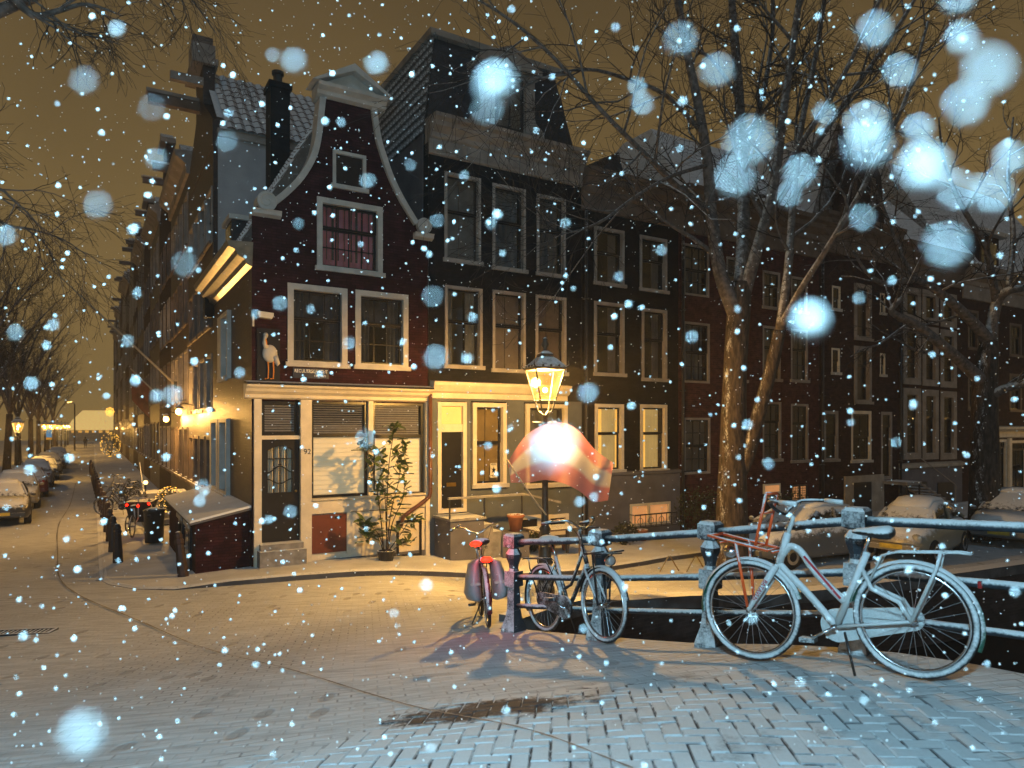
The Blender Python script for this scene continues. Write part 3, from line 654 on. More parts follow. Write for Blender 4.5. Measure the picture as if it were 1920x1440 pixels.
# shopfront
x0c, x1c = -0.16, CW+0.02
zc0, zc1 = FZ(474, 748), FZ(474, 722)
MB().molding([(-0.03, zc0), (-0.10, zc0+0.03), (-0.11, zc0+0.10), (-0.22, zc0+0.16), (-0.26, zc1-0.08), (-0.34, zc1-0.04), (-0.36, zc1), (0.05, zc1+0.03), (0.05, zc0)], x0c, x1c).build('shop_cornice', 'cream', ch)
MB().molding([(-0.36, zc1+0.002), (-0.34, zc1+0.05), (-0.002, zc1+0.10), (-0.002, zc1+0.032)], x0c, x1c).build('cornice_snow', 'blackmatte', ch)
zg = H(*rowp(1.5, 0)[:2])
def pil(px0, px1, zb, zt_, y0=-0.10, m_='cream', nm='pilaster'): return MB().box(FU(px0), FU(px1), y0, 0.05, zb, zt_).build(nm, m_, ch)
pil(475, 489, zg+0.05, zc0); pil(562, 582.5, zg+0.05, zc0); pil(795.5, 803, zg-0.2, zc0)
pil(689.5, 698.5, ZSILL+0.002, zc0, -0.06, nm='mullion')
MB().box(FU(489)+0.002, FU(562)-0.002, -0.05, 0.05, DR_[3]+0.01, TR_[2]-0.01).build('transom_bar', 'cream', ch)
MB().molding([(-0.02, ZSILL-0.32), (-0.07, ZSILL-0.30), (-0.07, ZSILL-0.03), (-0.14, ZSILL-0.0), (-0.14, ZSILL+0.03), (0.06, ZSILL+0.04), (0.06, ZSILL-0.32)], FU(583), FU(795)).build('shop_sill', 'cream', ch)
# panels under the shop windows
MB().box(FU(583), FU(795), -0.03, -0.004, zg-0.3, ZSILL-0.33).build('apron_panel', 'cream', ch)
cd = MB().box(CD_[0], CD_[1], -0.07, -0.032, CD_[2]-0.05, CD_[3]).build('cellar_door', 'redwood', ch)
fm = MB(); fm.box(CD_[1]+0.002, CD_[1]+0.10, -0.09, -0.033, CD_[2]-0.1, CD_[3]+0.16); fm.box(CD_[0]-0.02, CD_[1], -0.09, -0.033, CD_[3]+0.03, CD_[3]+0.16); fm.build('door_frame', 'cream', cd)
MB().box(CD_[1]-0.28, CD_[1]-0.12, -0.085, -0.071, CD_[3]-0.10, CD_[3]-0.04).build('hinge', 'iron', cd)
MB().box(FU(583), FU(795), -0.05, -0.032, zg-0.35, zg+0.12).build('plinth', 'greyrender', ch)
cwn = MB(); frame_boxes(cwn, CWN[0], CWN[1], CWN[2], CWN[3], 0.06, -0.06, 0.1); cwn = cwn.build('cellar_window', 'black', ch)
ix0, ix1, iz0, iz1 = CWN[0]+0.06, CWN[1]-0.06, CWN[2]+0.06, CWN[3]-0.06
sb = MB(); sb.box((ix0+ix1)/2-0.015, (ix0+ix1)/2+0.015, 0.0, 0.04, iz0, iz1); sb.box(ix0, ix1, -0.005, 0.045, iz0+(iz1-iz0)*0.5-0.015, iz0+(iz1-iz0)*0.5+0.015); sb.build('muntin', 'black', cwn)
for a, b in ((ix0, (ix0+ix1)/2-0.016), ((ix0+ix1)/2+0.016, ix1)):
    for c, d in ((iz0, (iz0+iz1)/2), ((iz0+iz1)/2, iz1)): MB().quad((a, 0.02, c), (b, 0.02, c), (b, 0.02, d), (a, 0.02, d)).build('pane', 'glass', cwn)
# shop panes, blinds
for nm_, (a, b, c, d) in (('a', SH1), ('b', SH2)):
    wmb = MB(); frame_boxes(wmb, a, b, c+0.045, d, 0.06, 0.02, 0.09); sw_ = wmb.build('shop_window', 'black', ch)
    zs = FZ(640, 816) if nm_ == 'a' else FZ(745, 818)
    MB().box(a+0.06, b-0.06, 0.03, 0.08, zs-0.045, zs+0.045).build('transom', 'black', sw_)
    MB().quad((a+0.06, 0.055, c+0.1), (b-0.06, 0.055, c+0.1), (b-0.06, 0.055, zs-0.045), (a+0.06, 0.055, zs-0.045)).build('pane', 'glass_lit', sw_)
    MB().quad((a+0.06, 0.055, zs+0.045), (b-0.06, 0.055, zs+0.045), (b-0.06, 0.055, d-0.06), (a+0.06, 0.055, d-0.06)).build('pane', 'glass', sw_)
    M['glowcream'] = glow('glow_added_cream_blind', (1.0, 0.82, 0.50), 0.24, (0.66, 0.57, 0.40))  # glow added to the blind, brighter than the lantern alone leaves it
    bl = MB(); k = 40; bl.loft([[(x, 0.12+0.006*math.sin(i*2.1), c+0.06+(zs-c-0.06)*i/k) for i in range(k+1)] for x in (a+0.03, b-0.03)], False, False).build('roller_blind', 'glowcream', sw_)
    nsl = 13
    for i in range(nsl):
        z = zs+0.06+(d-zs-0.14)*i/(nsl-1); tt = 0.020 if (nm_ == 'b' or i < 4) else 0.012
        MB().quad((a+0.09, 0.10, z-tt), (b-0.09, 0.10, z-tt+0.004*math.sin(i)), (b-0.09, 0.125, z+tt), (a+0.09, 0.125, z+tt)).build('blind_slat', 'slat', sw_)
    MB().box(a, b, 0.30, 0.32, c, d).build('backing_cloth', 'curtain_dark', sw_)
tw = MB(); frame_boxes(tw, TR_[0], TR_[1], TR_[2], TR_[3], 0.06, 0.02, 0.09); tw = tw.build('transom_window', 'black', ch)
MB().quad((TR_[0]+0.06, 0.055, TR_[2]+0.06), (TR_[1]-0.06, 0.055, TR_[2]+0.06), (TR_[1]-0.06, 0.055, TR_[3]-0.06), (TR_[0]+0.06, 0.055, TR_[3]-0.06)).build('pane', 'glass', tw)
for i in range(11):
    z = TR_[2]+0.10+(TR_[3]-TR_[2]-0.2)*i/10; MB().quad((TR_[0]+0.09, 0.10, z-0.02), (TR_[1]-0.09, 0.10, z-0.02), (TR_[1]-0.09, 0.125, z+0.018), (TR_[0]+0.09, 0.125, z+0.018)).build('blind_slat', 'slat', tw)
MB().box(TR_[0], TR_[1], 0.30, 0.32, TR_[2], TR_[3]).build('backing_cloth', 'curtain_dark', tw)
# door with arched leaded light
dr = MB(); a, b, c, d = DR_; gx0, gx1 = a+0.14, b-0.14; gz0, gz1 = c+(d-c)*0.48, d-0.14
dr.box(a, gx0, 0.04, 0.10, c, d); dr.box(gx1, b, 0.04, 0.10, c, d); dr.box(gx0, gx1, 0.04, 0.10, c, gz0)
na = 10; arch = [(gx0+(gx1-gx0)*i/na, gz1-0.10+0.10*math.sin(math.pi*i/na)) for i in range(na+1)]
dr.prism([(gx0, d)] + arch + [(gx1, d)], 0.04, 0.10)
door = dr.build('door', 'black', ch)
ld = MB()
for k in range(1, 4): xx = gx0+(gx1-gx0)*k/4; ld.box(xx-0.010, xx+0.010, 0.05, 0.085, gz0, gz1)
for zf in (0.73, 0.50, 0.24):
    zz = gz0+(gz1-gz0)*zf
    if zf == 0.73: ld.box(gx0, gx1, 0.048, 0.087, zz-0.010, zz+0.010)
    else: ld.tube([(gx0+(gx1-gx0)*i/12, 0.066, zz+(0.07 if zf == 0.5 else -0.05)*math.cos(2*math.pi*(i/12-0.5))) for i in range(13)], 0.014, 6)
ld.ball(((gx0+gx1)/2, 0.06, gz0+(gz1-gz0)*0.60), 0.035); ld.build('leading', 'black', door)
M['doorcloth'] = mat('pale_door_curtain', (0.50, 0.46, 0.38), 0.9, 0.15, 3)
nseg = 4
for k in range(nseg):
    for (q0, q1) in ((0, 0.24), (0.24, 0.5), (0.5, 0.73), (0.73, 1.0)):
        xa_, xb_ = gx0+(gx1-gx0)*k/4, gx0+(gx1-gx0)*(k+1)/4
        MB().quad((xa_, 0.068, gz0+(gz1-gz0)*q0), (xb_, 0.068, gz0+(gz1-gz0)*q0), (xb_, 0.068, gz0+(gz1-gz0)*q1), (xa_, 0.068, gz0+(gz1-gz0)*q1)).build('pane', 'glass_lit', door)
curtain_mesh(gx0, gx1, gz0-0.05, gz1, 0.16, 0.02, 30, 8).build('curtain', 'doorcloth', door)
M['brass'] = mat('brass', (0.55, 0.35, 0.10), 0.3, 0.1, 8, metal=1.0)
MB().ball((b-0.07, 0.01, gz0+0.02), 0.03).build('knob', 'brass', door)
MB().box(FU(480), FU(566), -0.42, -0.105, zg-0.2, DR_[2]-0.14).build('door_step', 'stone', ch)
MB().box(FU(484), FU(563), -0.30, 0.04, DR_[2]-0.138, DR_[2]-0.01).build('door_step', 'stone', ch)
# number, street sign, stork, bracket lamp box, rain pipe
M['blackink'] = mat('black_lettering', (0.01, 0.01, 0.01), 0.5)
M['whiteink'] = mat('white_lettering', (0.8, 0.8, 0.8), 0.5)
M['bluesign'] = mat('navy_enamel', (0.012, 0.022, 0.06), 0.35, 0.1)
text('house_number', '92', 0.17, 'blackink', ch, (FU(574), -0.104, FZ(574, 847)))
sg = thing('street_name_sign', 'navy enamel street name sign with white lettering below the window', 'sign', rowp(FU(583), -0.012, FZ(583, 700)), TH)
MB().box(-0.40, 0.40, -0.015, 0.01, -0.115, 0.115).build('plate', 'bluesign', sg)
text('lettering', 'REGULIERSGRACHT', 0.105, 'whiteink', sg, (0, -0.018, 0.04), sx=0.80)
text('lettering', 'CENTRUM', 0.07, 'whiteink', sg, (0.20, -0.018, -0.06), sx=0.80)
st = thing('stork_relief', 'painted white stork with orange legs on a dark wall plaque', 'relief', rowp(FU(503), -0.02, FZ(503, 715)), TH)
MB().box(-0.24, 0.24, -0.015, 0.018, 0.0, 1.15).build('plaque', 'black', st)
M['orangepaint'] = mat('orange_paint', (0.62, 0.22, 0.03), 0.5, 0.1)
storkb = MB(); storkb.ball((0.02, -0.05, 0.60), 0.17, 12, 8, (0.95, 0.35, 1.15)); storkb.tube([(-0.05, -0.05, 0.72), (-0.10, -0.06, 0.82), (-0.09, -0.06, 0.92), (-0.07, -0.06, 0.98)], [0.06, 0.04, 0.035, 0.05], 8)
storkb.ball((-0.07, -0.06, 1.0), 0.055); storkb.tube([(0.12, -0.05, 0.55), (0.19, -0.05, 0.38), (0.17, -0.05, 0.34)], [0.07, 0.05, 0.01], 8); storkb.build('body', 'white', st, True)
MB().tube([(-0.10, -0.07, 0.99), (-0.06, -0.09, 0.85), (-0.05, -0.09, 0.74)], [0.018, 0.014, 0.003], 6).build('beak', 'orangepaint', st)
for dx in (-0.02, 0.09): MB().tube([(dx, -0.05, 0.46), (dx+0.01, -0.05, 0.25), (dx, -0.05, 0.06), (dx-0.07, -0.06, 0.05)], [0.018, 0.014, 0.014, 0.010], 6).build('leg', 'orangepaint', st)
vb = thing('wall_lamp_box', 'small cream rectangular wall box above the stork plaque', 'wall box', rowp(FU(496), -0.002, FZ(496, 592)), TH)
MB().prism([(-0.16, 0.07), (0.16, 0.05), (0.16, -0.02), (0.12, -0.08), (-0.14, -0.06), (-0.16, 0.0)], -0.16, -0.002).build('housing', 'cream', vb)
MB().tube([(-0.24, -0.02, 0.02), (-0.24, -0.02, -0.25)], 0.022, 8).build('conduit', 'cream', vb)
rp = MB(); zz = FZ(800, 930); xx = FU(800.5)
rp.tube([(xx, -0.20, zc0+0.25), (xx, -0.20, zz+0.1), (xx-0.03, -0.20, zz), (xx-0.15, -0.18, zz-0.10), (FU(752), -0.14, FZ(752, 967)), (FU(749), -0.10, FZ(752, 985))], 0.05, 10)
rp.build('rain_pipe', 'copper', ch, True)
# roof: two slopes with rows of tiles, gutter along the side street
zr = FZ(650, 150); xr_ = CW/2; ze = 7.3; xe = -0.25
rf = MB(); yb = SD
rf.quad((xe, 0.32, ze), (xr_, 0.32, zr), (xr_, yb, zr), (xe, yb, ze)); rf.quad((CW-xe, 0.32, ze), (xr_, 0.32, zr), (xr_, yb, zr), (CW-xe, yb, ze)); rf.add([(xe, 0.32, ze), (xr_, 0.32, zr), (CW-xe, 0.32, ze)], [(0,1,2)]); rf.add([(xe, yb, ze), (xr_, yb, zr), (CW-xe, yb, ze)], [(0,1,2)])
croof = rf.build('roof', 'roofsnow', ch)
tl = tile_mesh('tile', 'tile'); tld = tile_mesh('tile', 'tile_dk')
lay_tiles(croof, tl, (xe, SD-0.4, ze), (0, -1, 0), (xr_-xe, 0, zr-ze), 22, 14)
for k in (0,):
    gt = MB(); gt.add([(y, x, z) for x, y, z in MB().molding([(0.0, 6.85), (-0.12, 6.9), (-0.16, 7.0), (-0.30, 7.08), (-0.34, 7.18), (-0.48, 7.24), (-0.52, 7.36), (0.02, 7.38)], -0.06, SD-0.1).v], MB().molding([(0,0)]*8, 0, 1).f)
    gt.build('gutter_cornice', 'zinc', ch)
# step gable wall and dormer seen between the corner house and its tall neighbour
chm = MB(); chm.box(1.05, 1.55, 3.1, 3.7, 9.2, 12.35); chm.box(1.0, 1.6, 3.05, 3.75, 12.35, 12.5); chm.build('chimney', 'brick_black', ch)
MB().lathe([(0.12, 12.5), (0.12, 12.8), (0.16, 12.82), (0.16, 12.9), (0.0, 12.95)], 10, (1.3, 3.4, 0)).build('chimney_pot', 'iron', ch)
sgw = MB(); hh = 7.4; xs = -0.25
for i in range(7): sgw.box(xs, xs+0.36, SD-0.28, SD+0.02, 6.5, hh); xs += 0.36; hh += 0.42
sgw.build('step_gable', 'brick_black', ch)
dm = MB(); dm.box(-0.05, 0.6, 2.2, 3.1, 7.4, 8.45); dmo = dm.build('dormer', 'blackmatte', ch)
MB().box(-0.13, 0.7, 2.1, 3.2, 8.45, 8.56).build('dormer_roof', 'whitesnow', dmo)
MB().box(-0.075, -0.052, 2.3, 3.0, 7.55, 8.35).build('pane', 'glass', dmo)
# low lean-to over the cellar stairs, against the side wall
le = thing('cellar_entrance', 'low brick cellar entrance with slanted snowy roof against the side wall', 'lean-to', rowp(0, 0), TH)
zo, zi = 1.42, 1.67; U0, V0, V1 = -1.1, 0.12, 6.0
lb = MB(); lb.prism([(U0, ZB), (-0.012, ZB), (-0.012, zi-0.08), (U0, zo-0.08)], V0, V1); lb.build('wall', 'brick_maroon', le)
MB().prism([(U0-0.12, zo-0.075), (-0.012, zi-0.07), (-0.012, zi-0.02), (U0-0.12, zo-0.03)], V0-0.12, V1+0.1).build('roof_board', 'greyrender', le)
MB().prism([(U0-0.13, zo-0.028), (-0.012, zi-0.018), (-0.012, zi+0.03), (U0-0.11, zo+0.02)], V0-0.13, V1+0.1).build('roof_snow', 'snow', le)
for v in (0.7, 2.2): 
    f_ = MB().box(U0-0.05, U0-0.002, v, v+0.85, 0.25, 1.2).build('door', 'black', le); MB().box(U0-0.09, U0-0.052, v-0.06, v+0.91, 1.2, 1.29).build('lintel', 'whitesnow', f_)
    MB().box(U0-0.062, U0-0.054, v+0.12, v+0.73, 0.55, 1.1).build('pane', 'glass', f_)
# ---- generic canal house ------------------------------------------------------------
def row_house(name, label, pl, pr, ztop, wmat, wins, depth=9.0, extra_holes=(), roof=True):
    u0, u1 = FU(pl), FU(pr); w = u1-u0
    h = house(name, label, u0); specs = []
    for (l, r, t, b, kw) in wins:
        specs.append(((FU(l)-u0, FU(r)-u0, FZ(l, b), FZ(l, t)), kw))
    holes = [s[0] for s in specs] + list(extra_holes)
    mb = MB(); wall_front(mb, [(0.004, ZB), (w-0.004, ZB), (w-0.004, ztop), (0.004, ztop)], holes, 0.25); shell(mb, w-0.004, depth, ztop)
    if roof: mb.quad((0, 0, ztop), (w, 0, ztop), (w, depth, ztop), (0, depth, ztop))
    wall = mb.build('wall', wmat, h)
    for rc, kw in specs: window(h, *rc, **kw)
    return h, u0, w
def cornice(h, x0, x1, z0, z1, out, m_, nm='cornice', brackets=0):
    hh = z1-z0
    o = MB().molding([(0.0, z0), (-0.06, z0+0.02), (-0.06, z0+hh*0.42), (-0.12, z0+hh*0.46), (-0.14, z0+hh*0.58), (-out*0.7, z0+hh*0.72), (-out*0.75, z0+hh*0.84), (-out, z0+hh*0.9), (-out*1.03, z1), (0.2, z1+0.02), (0.2, z0)], x0, x1).build(nm, m_, h)
    for i in range(brackets):
        x = x0+(x1-x0)*(i+0.5)/brackets; MB().box(x-0.06, x+0.06, -out*0.62, -0.062, z0+hh*0.44, z0+hh*0.70).build('bracket', m_, o)
    return o
def room(h, x0, x1, z0, z1, m_, y=1.1):
    return MB().box(x0-0.3, x1+0.3, y, y+0.04, z0-0.3, z1+0.3).build('room_wall', m_, h)
sh = dict(casing=0.075, cmat='dimwhite', cols=1, rows=((0.42, 1), (0.58, 1)), back=('shutter', 'curtain_brown'))
shb = dict(casing=0.085, cols=1, rows=((0.42, 1), (0.58, 1)), cmat='dimwhite', back=('side', 'curtain_brown'))

# ---- black house with the white cornice and mansard roof ------------------------------
zc = FZ(807, 289); zct = FZ(812, 222)
H2, u2, w2 = row_house('black_house', 'black painted brick house with pale carved cornice and mansard roof', 803, 1090, zc+0.3, 'brick_black', [
    (833, 901, 321, 490, sh), (923, 985, 343, 505, sh), (1006, 1060, 363, 516, sh),
    (834, 904, 534, 690, sh), (923, 985, 543, 697, sh), (1004, 1061, 552, 702, sh)],
    extra_holes=[(FU(822)-FU(803), FU(868)-FU(803), FZ(822, 962), FZ(822, 756)), (FU(884)-FU(803), FU(947)-FU(803), FZ(884, 915), FZ(884, 755)), (FU(984)-FU(803), FU(1061)-FU(803), FZ(984, 915), FZ(984, 757))])
X2 = lambda px: FU(px)-u2
co = cornice(H2, 0.0, w2, zc, zct, 0.42, 'wood_grey')
for i in range(5):
    x = w2*(i+0.5)/5; MB().box(x-0.36, x+0.36, -0.085, -0.062, zc+0.12, zc+0.32).build('carved_panel', 'wood_grey', co)
# mansard
zm = FZ(815, 84)+0.5; ms = MB(); i0 = 0.55; dpt = 5.4
A_ = [(0.02, 0.1, zct-0.3), (w2-0.02, 0.1, zct-0.3), (w2-0.02, dpt, zct-0.3), (0.02, dpt, zct-0.3)]
B_ = [(0.35, i0, zm), (w2-0.55, i0, zm), (w2-0.55, dpt, zm), (0.35, dpt, zm)]
ms.loft([A_, B_]); mso = ms.build('mansard_roof', 'slate', H2)
tm = MB(); tm.loft([[(0.25, i0-0.18, zm), (w2-0.45, i0-0.18, zm), (w2-0.45, dpt, zm), (0.25, dpt, zm)], [(0.2, i0-0.24, zm+0.12), (w2-0.40, i0-0.24, zm+0.12), (w2-0.40, dpt, zm+0.12), (0.2, dpt, zm+0.12)]]).build('roof_edge', 'wood_grey', mso)
ex_ = Vector((0, -1, 0)); ey_ = Vector((0.33, 0.0, zm-zct+0.3)).normalized()
lay_tiles(mso, tld, (0.0, dpt-0.15, zct-0.28), (0, -1, 0), ey_, 23, int((zm-zct+0.3)/0.26), 0.215, 0.26)
MB().tube([(0.12, 1.9, zct-0.3), (0.42, 2.0, zm+0.05)], 0.05, 8).build('roof_pipe', 'wood_grey', mso)
# ornate dormer in the middle of the mansard
dxm = X2(950); dz0, dz1 = zct-0.05, FZ(950, 120)
dmm = MB(); prof = [(dxm-1.15, dz0), (dxm+1.15, dz0), (dxm+1.1, dz0+0.35), (dxm+0.85, dz0+0.55), (dxm+0.72, dz0+0.95), (dxm+0.66, dz0+1.75), (dxm-0.66, dz0+1.75), (dxm-0.72, dz0+0.95), (dxm-0.85, dz0+0.55), (dxm-1.1, dz0+0.35)]
dmm.prism(prof, -0.12, 0.05); dmm.box(dxm-0.64, dxm+0.64, 0.05, 2.6, dz0, dz0+1.72)
dmo = dmm.build('dormer', 'wood_grey', H2)
for sx in (-1, 1): MB().box(dxm+sx*0.62-0.14, dxm+sx*0.62+0.14, -0.2, -0.122, dz0+0.2, dz0+1.7).build('dormer_pilaster', 'wood_grey', dmo)
MB().box(dxm-0.36, dxm+0.36, -0.14, -0.122, dz0+0.22, dz0+1.5).build('pane', 'glass', dmo)
fb = MB(); frame_boxes(fb, dxm-0.42, dxm+0.42, dz0+0.16, dz0+1.56, 0.07, -0.17, -0.123); fb.box(dxm-0.02, dxm+0.02, -0.16, -0.125, dz0+0.2, dz0+1.5); fb.build('dormer_frame', 'black', dmo)
MB().prism([(dxm-0.95, dz0+1.76), (dxm+0.95, dz0+1.76), (dxm+0.95, dz0+1.9), (dxm, dz0+2.35), (dxm-0.95, dz0+1.9)], -0.28, 1.4).build('dormer_pediment', 'wood_grey', dmo)
# side wall of the attic storey
MB().box(-0.012, 0.003, 0.3, dpt, FZ(805, 430), zct-0.3).build('side_plaster', 'greyrender', H2)
# ground floor of the black house
zf0, zf1 = FZ(810, 747), FZ(810, 716)
MB().molding([(0.0, zf0), (-0.06, zf0+0.01), (-0.06, zf0+0.14), (-0.14, zf0+0.18), (-0.26, zf1-0.08), (-0.28, zf1), (0.05, zf1+0.04), (0.05, zf0)], 0.05, X2(1062)).build('shop_cornice', 'cream', H2)
MB().box(0.03, w2-0.03, -0.045, -0.004, ZB, zf0).build('x', 'greyrender', H2)   # replaced just below by a panel with openings
bpy.data.objects.remove(bpy.data.objects['x'])
gh = [(X2(819), X2(871), FZ(822, 962), FZ(822, 752)), (X2(881), X2(949), FZ(884, 918), FZ(884, 752)), (X2(981), X2(1063), FZ(984, 918), FZ(984, 754))]
gfp = MB(); wall_front(gfp, [(0.03, ZB), (w2-0.02, ZB), (w2-0.02, zf0-0.003), (0.03, zf0-0.003)], gh, 0.04, -0.045); gfp.build('ground_floor_facing', 'greyblue', H2)
d0, d1 = X2(822), X2(868); zd0, zd1 = FZ(822, 962), FZ(822, 756)
fd = MB(); ztb = FZ(822, 795); frame_boxes(fd, d0-0.06, d1+0.06, zd0, zd1+0.03, 0.10, -0.10, 0.06); fd.box(d0+0.04, d1-0.04, -0.06, 0.05, ztb-0.20, ztb)
dfr = fd.build('door_frame', 'cream', H2)
MB().box(d0+0.041, d1-0.041, 0.0, 0.05, zd0+0.102, ztb-0.201).build('door', 'black', H2)
MB().box((d0+d1)/2-0.12, (d0+d1)/2+0.14, -0.014, -0.002, FZ(845, 912), FZ(845, 905)).build('letter_slot', 'brass', H2)
MB().ball((d1-0.10, -0.03, FZ(865, 880)), 0.03).build('knob', 'brass', H2)
M['litblind'] = glow('lamplit_blind', (1.0, 0.46, 0.06), 0.75)
MB().box(d0+0.04, d1-0.04, 0.02, 0.03, ztb+0.002, zd1-0.08).build('fanlight', 'litblind', H2)
gd = dict(casing=0.11, cmat='cream', cols=1, rows=((0.47, 1), (0.53, 1)), sill=True, recess=0.06, proud=0.09)
M['ochre'] = mat('ochre_inner_blind', (0.34, 0.22, 0.08), 0.8, 0.15, 3)
g1 = window(H2, X2(884), X2(947), FZ(884, 915), FZ(884, 755), back=('shutter', 'ochre'), **gd)
M['poster'] = mat('cream_poster_paper', (0.62, 0.56, 0.42), 0.7, 0.05)
ps = thing('poster', 'small cream poster with black bird behind the window glass', 'poster', rowp(FU(927), 0.04, FZ(927, 882)), TH)
MB().box(-0.10, 0.10, 0.0, 0.006, -0.19, 0.19).build('paper', 'poster', ps)
text('lettering', 'PEACE', 0.055, 'blackink', ps, (0, -0.002, 0.15), sx=0.95); text('lettering', 'NOW', 0.07, 'blackink', ps, (0, -0.002, -0.14), sx=1.0)
MB().prism([(-0.07, 0.06), (-0.02, 0.03), (0.0, 0.10), (0.03, 0.03), (0.08, 0.05), (0.03, -0.01), (0.04, -0.09), (-0.01, -0.04), (-0.06, -0.07), (-0.03, 0.0)], -0.004, -0.001).build('dove', 'blackink', ps)
window(H2, X2(984), X2(1061), FZ(984, 915), FZ(984, 757), back=('shutter', 'curtain_brown'), **gd)
# basement windows and stoop
for l, r, t, b in ((958, 1010, 968, 1004), (1022, 1062, 965, 1004)):
    x0, x1, z0, z1 = X2(l), X2(r), FZ(l, b), FZ(l, t); wmb = MB(); frame_boxes(wmb, x0, x1, z0, z1, 0.10, -0.12, -0.047); wo = wmb.build('basement_window', 'cream', H2)
    MB().box(x0+0.1, x1-0.1, -0.075, -0.05, z0+0.1, z1-0.1).build('pane', 'black', wo)
sp_ = thing('stoop', 'snowy stone stoop with iron handrails before the black house', 'stoop', rowp(u2, 0), TH)
zl = FZ(822, 964)
MB().box(0.12, X2(872), -1.0, -0.102, ZB, zl-0.06).build('landing', 'greyrender', sp_)
MB().box(0.08, X2(872)+0.04, -1.05, -0.102, zl-0.058, zl).build('landing_slab', 'stone', sp_)
for i in range(3): MB().box(X2(872)+0.002+0.28*i, X2(872)+0.28*(i+1), -0.95, -0.12, ZB, zl-0.2*(i+1)).build('step', 'stone', sp_)
rl = MB(); zr_ = FZ(822, 927)
rl.box(0.05, X2(945), -1.06, -0.98, zr_-0.03, zr_+0.02); rl.build('handrail', 'stone', sp_)
for x in (0.09, X2(872), X2(940)): MB().tube([(x, -1.02, zl-0.75 if x > X2(880) else zl), (x, -1.02, zr_-0.03)], 0.022, 6).build('baluster', 'iron', sp_)
MB().prism([(X2(945), zr_-0.02), (X2(1010), zr_-0.30), (X2(1010), zr_-0.24), (X2(945), zr_+0.02)], -1.05, -0.99).build('handrail', 'stone', sp_)
# third house ------------------------------------------------------------------------
zc3, zt3 = FZ(1090, 392), FZ(1100, 322)
lit = dict(casing=0.10, cmat='cream', cols=1, rows=((0.42, 1), (0.58, 1)), gmat='glass_lit')
H3, u3, w3 = row_house('black_brick_house', 'black brick house with brown cornice and two lamplit ground floor windows', 1090, 1272, zc3+0.25, 'brick_black', [
    (1113.5, 1170, 423, 533, shb), (1199, 1250, 440, 545, shb), (1113.5, 1170, 564, 704, shb), (1203, 1250, 577, 714, shb),
    (1115, 1169, 757, 888, lit), (1200, 1250, 758, 886, lit)])
X3 = lambda px: FU(px)-u3
cornice(H3, 0.0, w3, zc3, zt3, 0.45, 'wood_brown')
M['roomwarm'] = glow('lamplit_room_wall', (1.0, 0.50, 0.09), 1.25, (0.2, 0.13, 0.06))
M['roomgrey'] = glow('lamplit_grey_curtain', (0.90, 0.56, 0.17), 0.46, (0.16, 0.13, 0.08))
M['roomred'] = glow('lamplit_red_picture', (0.55, 0.10, 0.04), 0.35, (0.3, 0.08, 0.05))
for l, r, t, b, red in ((1115, 1169, 757, 888, 0), (1200, 1250, 758, 886, 1)):
    x0, x1, z0, z1 = X3(l)+0.1, X3(r)-0.1, FZ(l, b), FZ(l, t)
    rw = MB().box(x0-0.6, x1+0.6, 1.2, 1.24, z0-0.1, z1+0.2).build('room_wall', 'roomwarm', H3)
    curtain_mesh(x0+(x1-x0)*0.56, x1+0.1, z0, z1, 0.42, 0.04, 24, 4).build('curtain', 'roomgrey', rw)
    if red:
        MB().box(x0-0.1+0.25, x0+0.55+0.25, 1.12, 1.18, z0+0.55, z1-0.75).build('picture', 'roomred', rw)
        MB().ball((x0+0.45, 0.9, z0+0.22), 0.12).build('vase', 'black', rw)
    else:
        M['flame'] = glow('lamp_globe', (1.0, 0.6, 0.15), 6.0)
        MB().ball((x0+0.55, 0.95, z0+0.95), 0.07).build('table_lamp', 'flame', rw)
        MB().ball((x0+0.5, 0.9, z0+0.72), 0.2, 10, 6, (1.2, 0.6, 0.8)).build('foliage', 'black', rw)
zgp = FZ(1100, 893)
MB().box(0.0, w3, -0.07, -0.004, ZB, zgp).build('x3', 'greyrender', H3); bpy.data.objects.remove(bpy.data.objects['x3'])
bw = (X3(1178), X3(1253), FZ(1178, 987), FZ(1178, 945))
pf = MB(); wall_front(pf, [(0.0, ZB), (w3, ZB), (w3, zgp), (0, zgp)], [bw], 0.06, -0.07); pf.build('plinth', 'greyrender', H3)
MB().molding([(-0.072, zgp-0.02), (-0.14, zgp), (-0.14, zgp+0.07), (-0.005, zgp+0.10), (-0.005, zgp-0.02)], 0, w3).build('string_course', 'greyrender', H3)
wmb = MB(); frame_boxes(wmb, bw[0], bw[1], bw[2], bw[3], 0.07, -0.10, 0.02); wmb.box((bw[0]+bw[1])/2-0.09, (bw[0]+bw[1])/2-0.02, -0.09, 0.0, bw[2]+0.07, bw[3]-0.07); bwo = wmb.build('basement_window', 'cream', H3)
M['roomamber'] = glow('lamplit_basement', (1.0, 0.42, 0.13), 0.5, (0.5, 0.3, 0.2))
MB().box(bw[0]+0.07, bw[1]-0.07, -0.02, -0.01, bw[2]+0.07, bw[3]-0.07).build('lit_blind', 'roomamber', bwo)
gr = MB(); xg0, xg1, zg0, zg1 = bw[0]-0.03, bw[1]+0.03, bw[2]-0.02, bw[2]+0.36
gr.box(xg0, xg1, -0.34, -0.32, zg1-0.02, zg1+0.02); gr.box(xg0, xg1, -0.34, -0.32, zg0, zg0+0.03)
for i in range(9): x = xg0+(xg1-xg0)*i/8; gr.box(x-0.008, x+0.008, -0.338, -0.322, zg0, zg1)
for i in range(4): gr.torus((xg0+(xg1-xg0)*(i+0.5)/4, -0.33, (zg0+zg1)/2), (0, 1, 0), 0.10, 0.008, 16, 5)
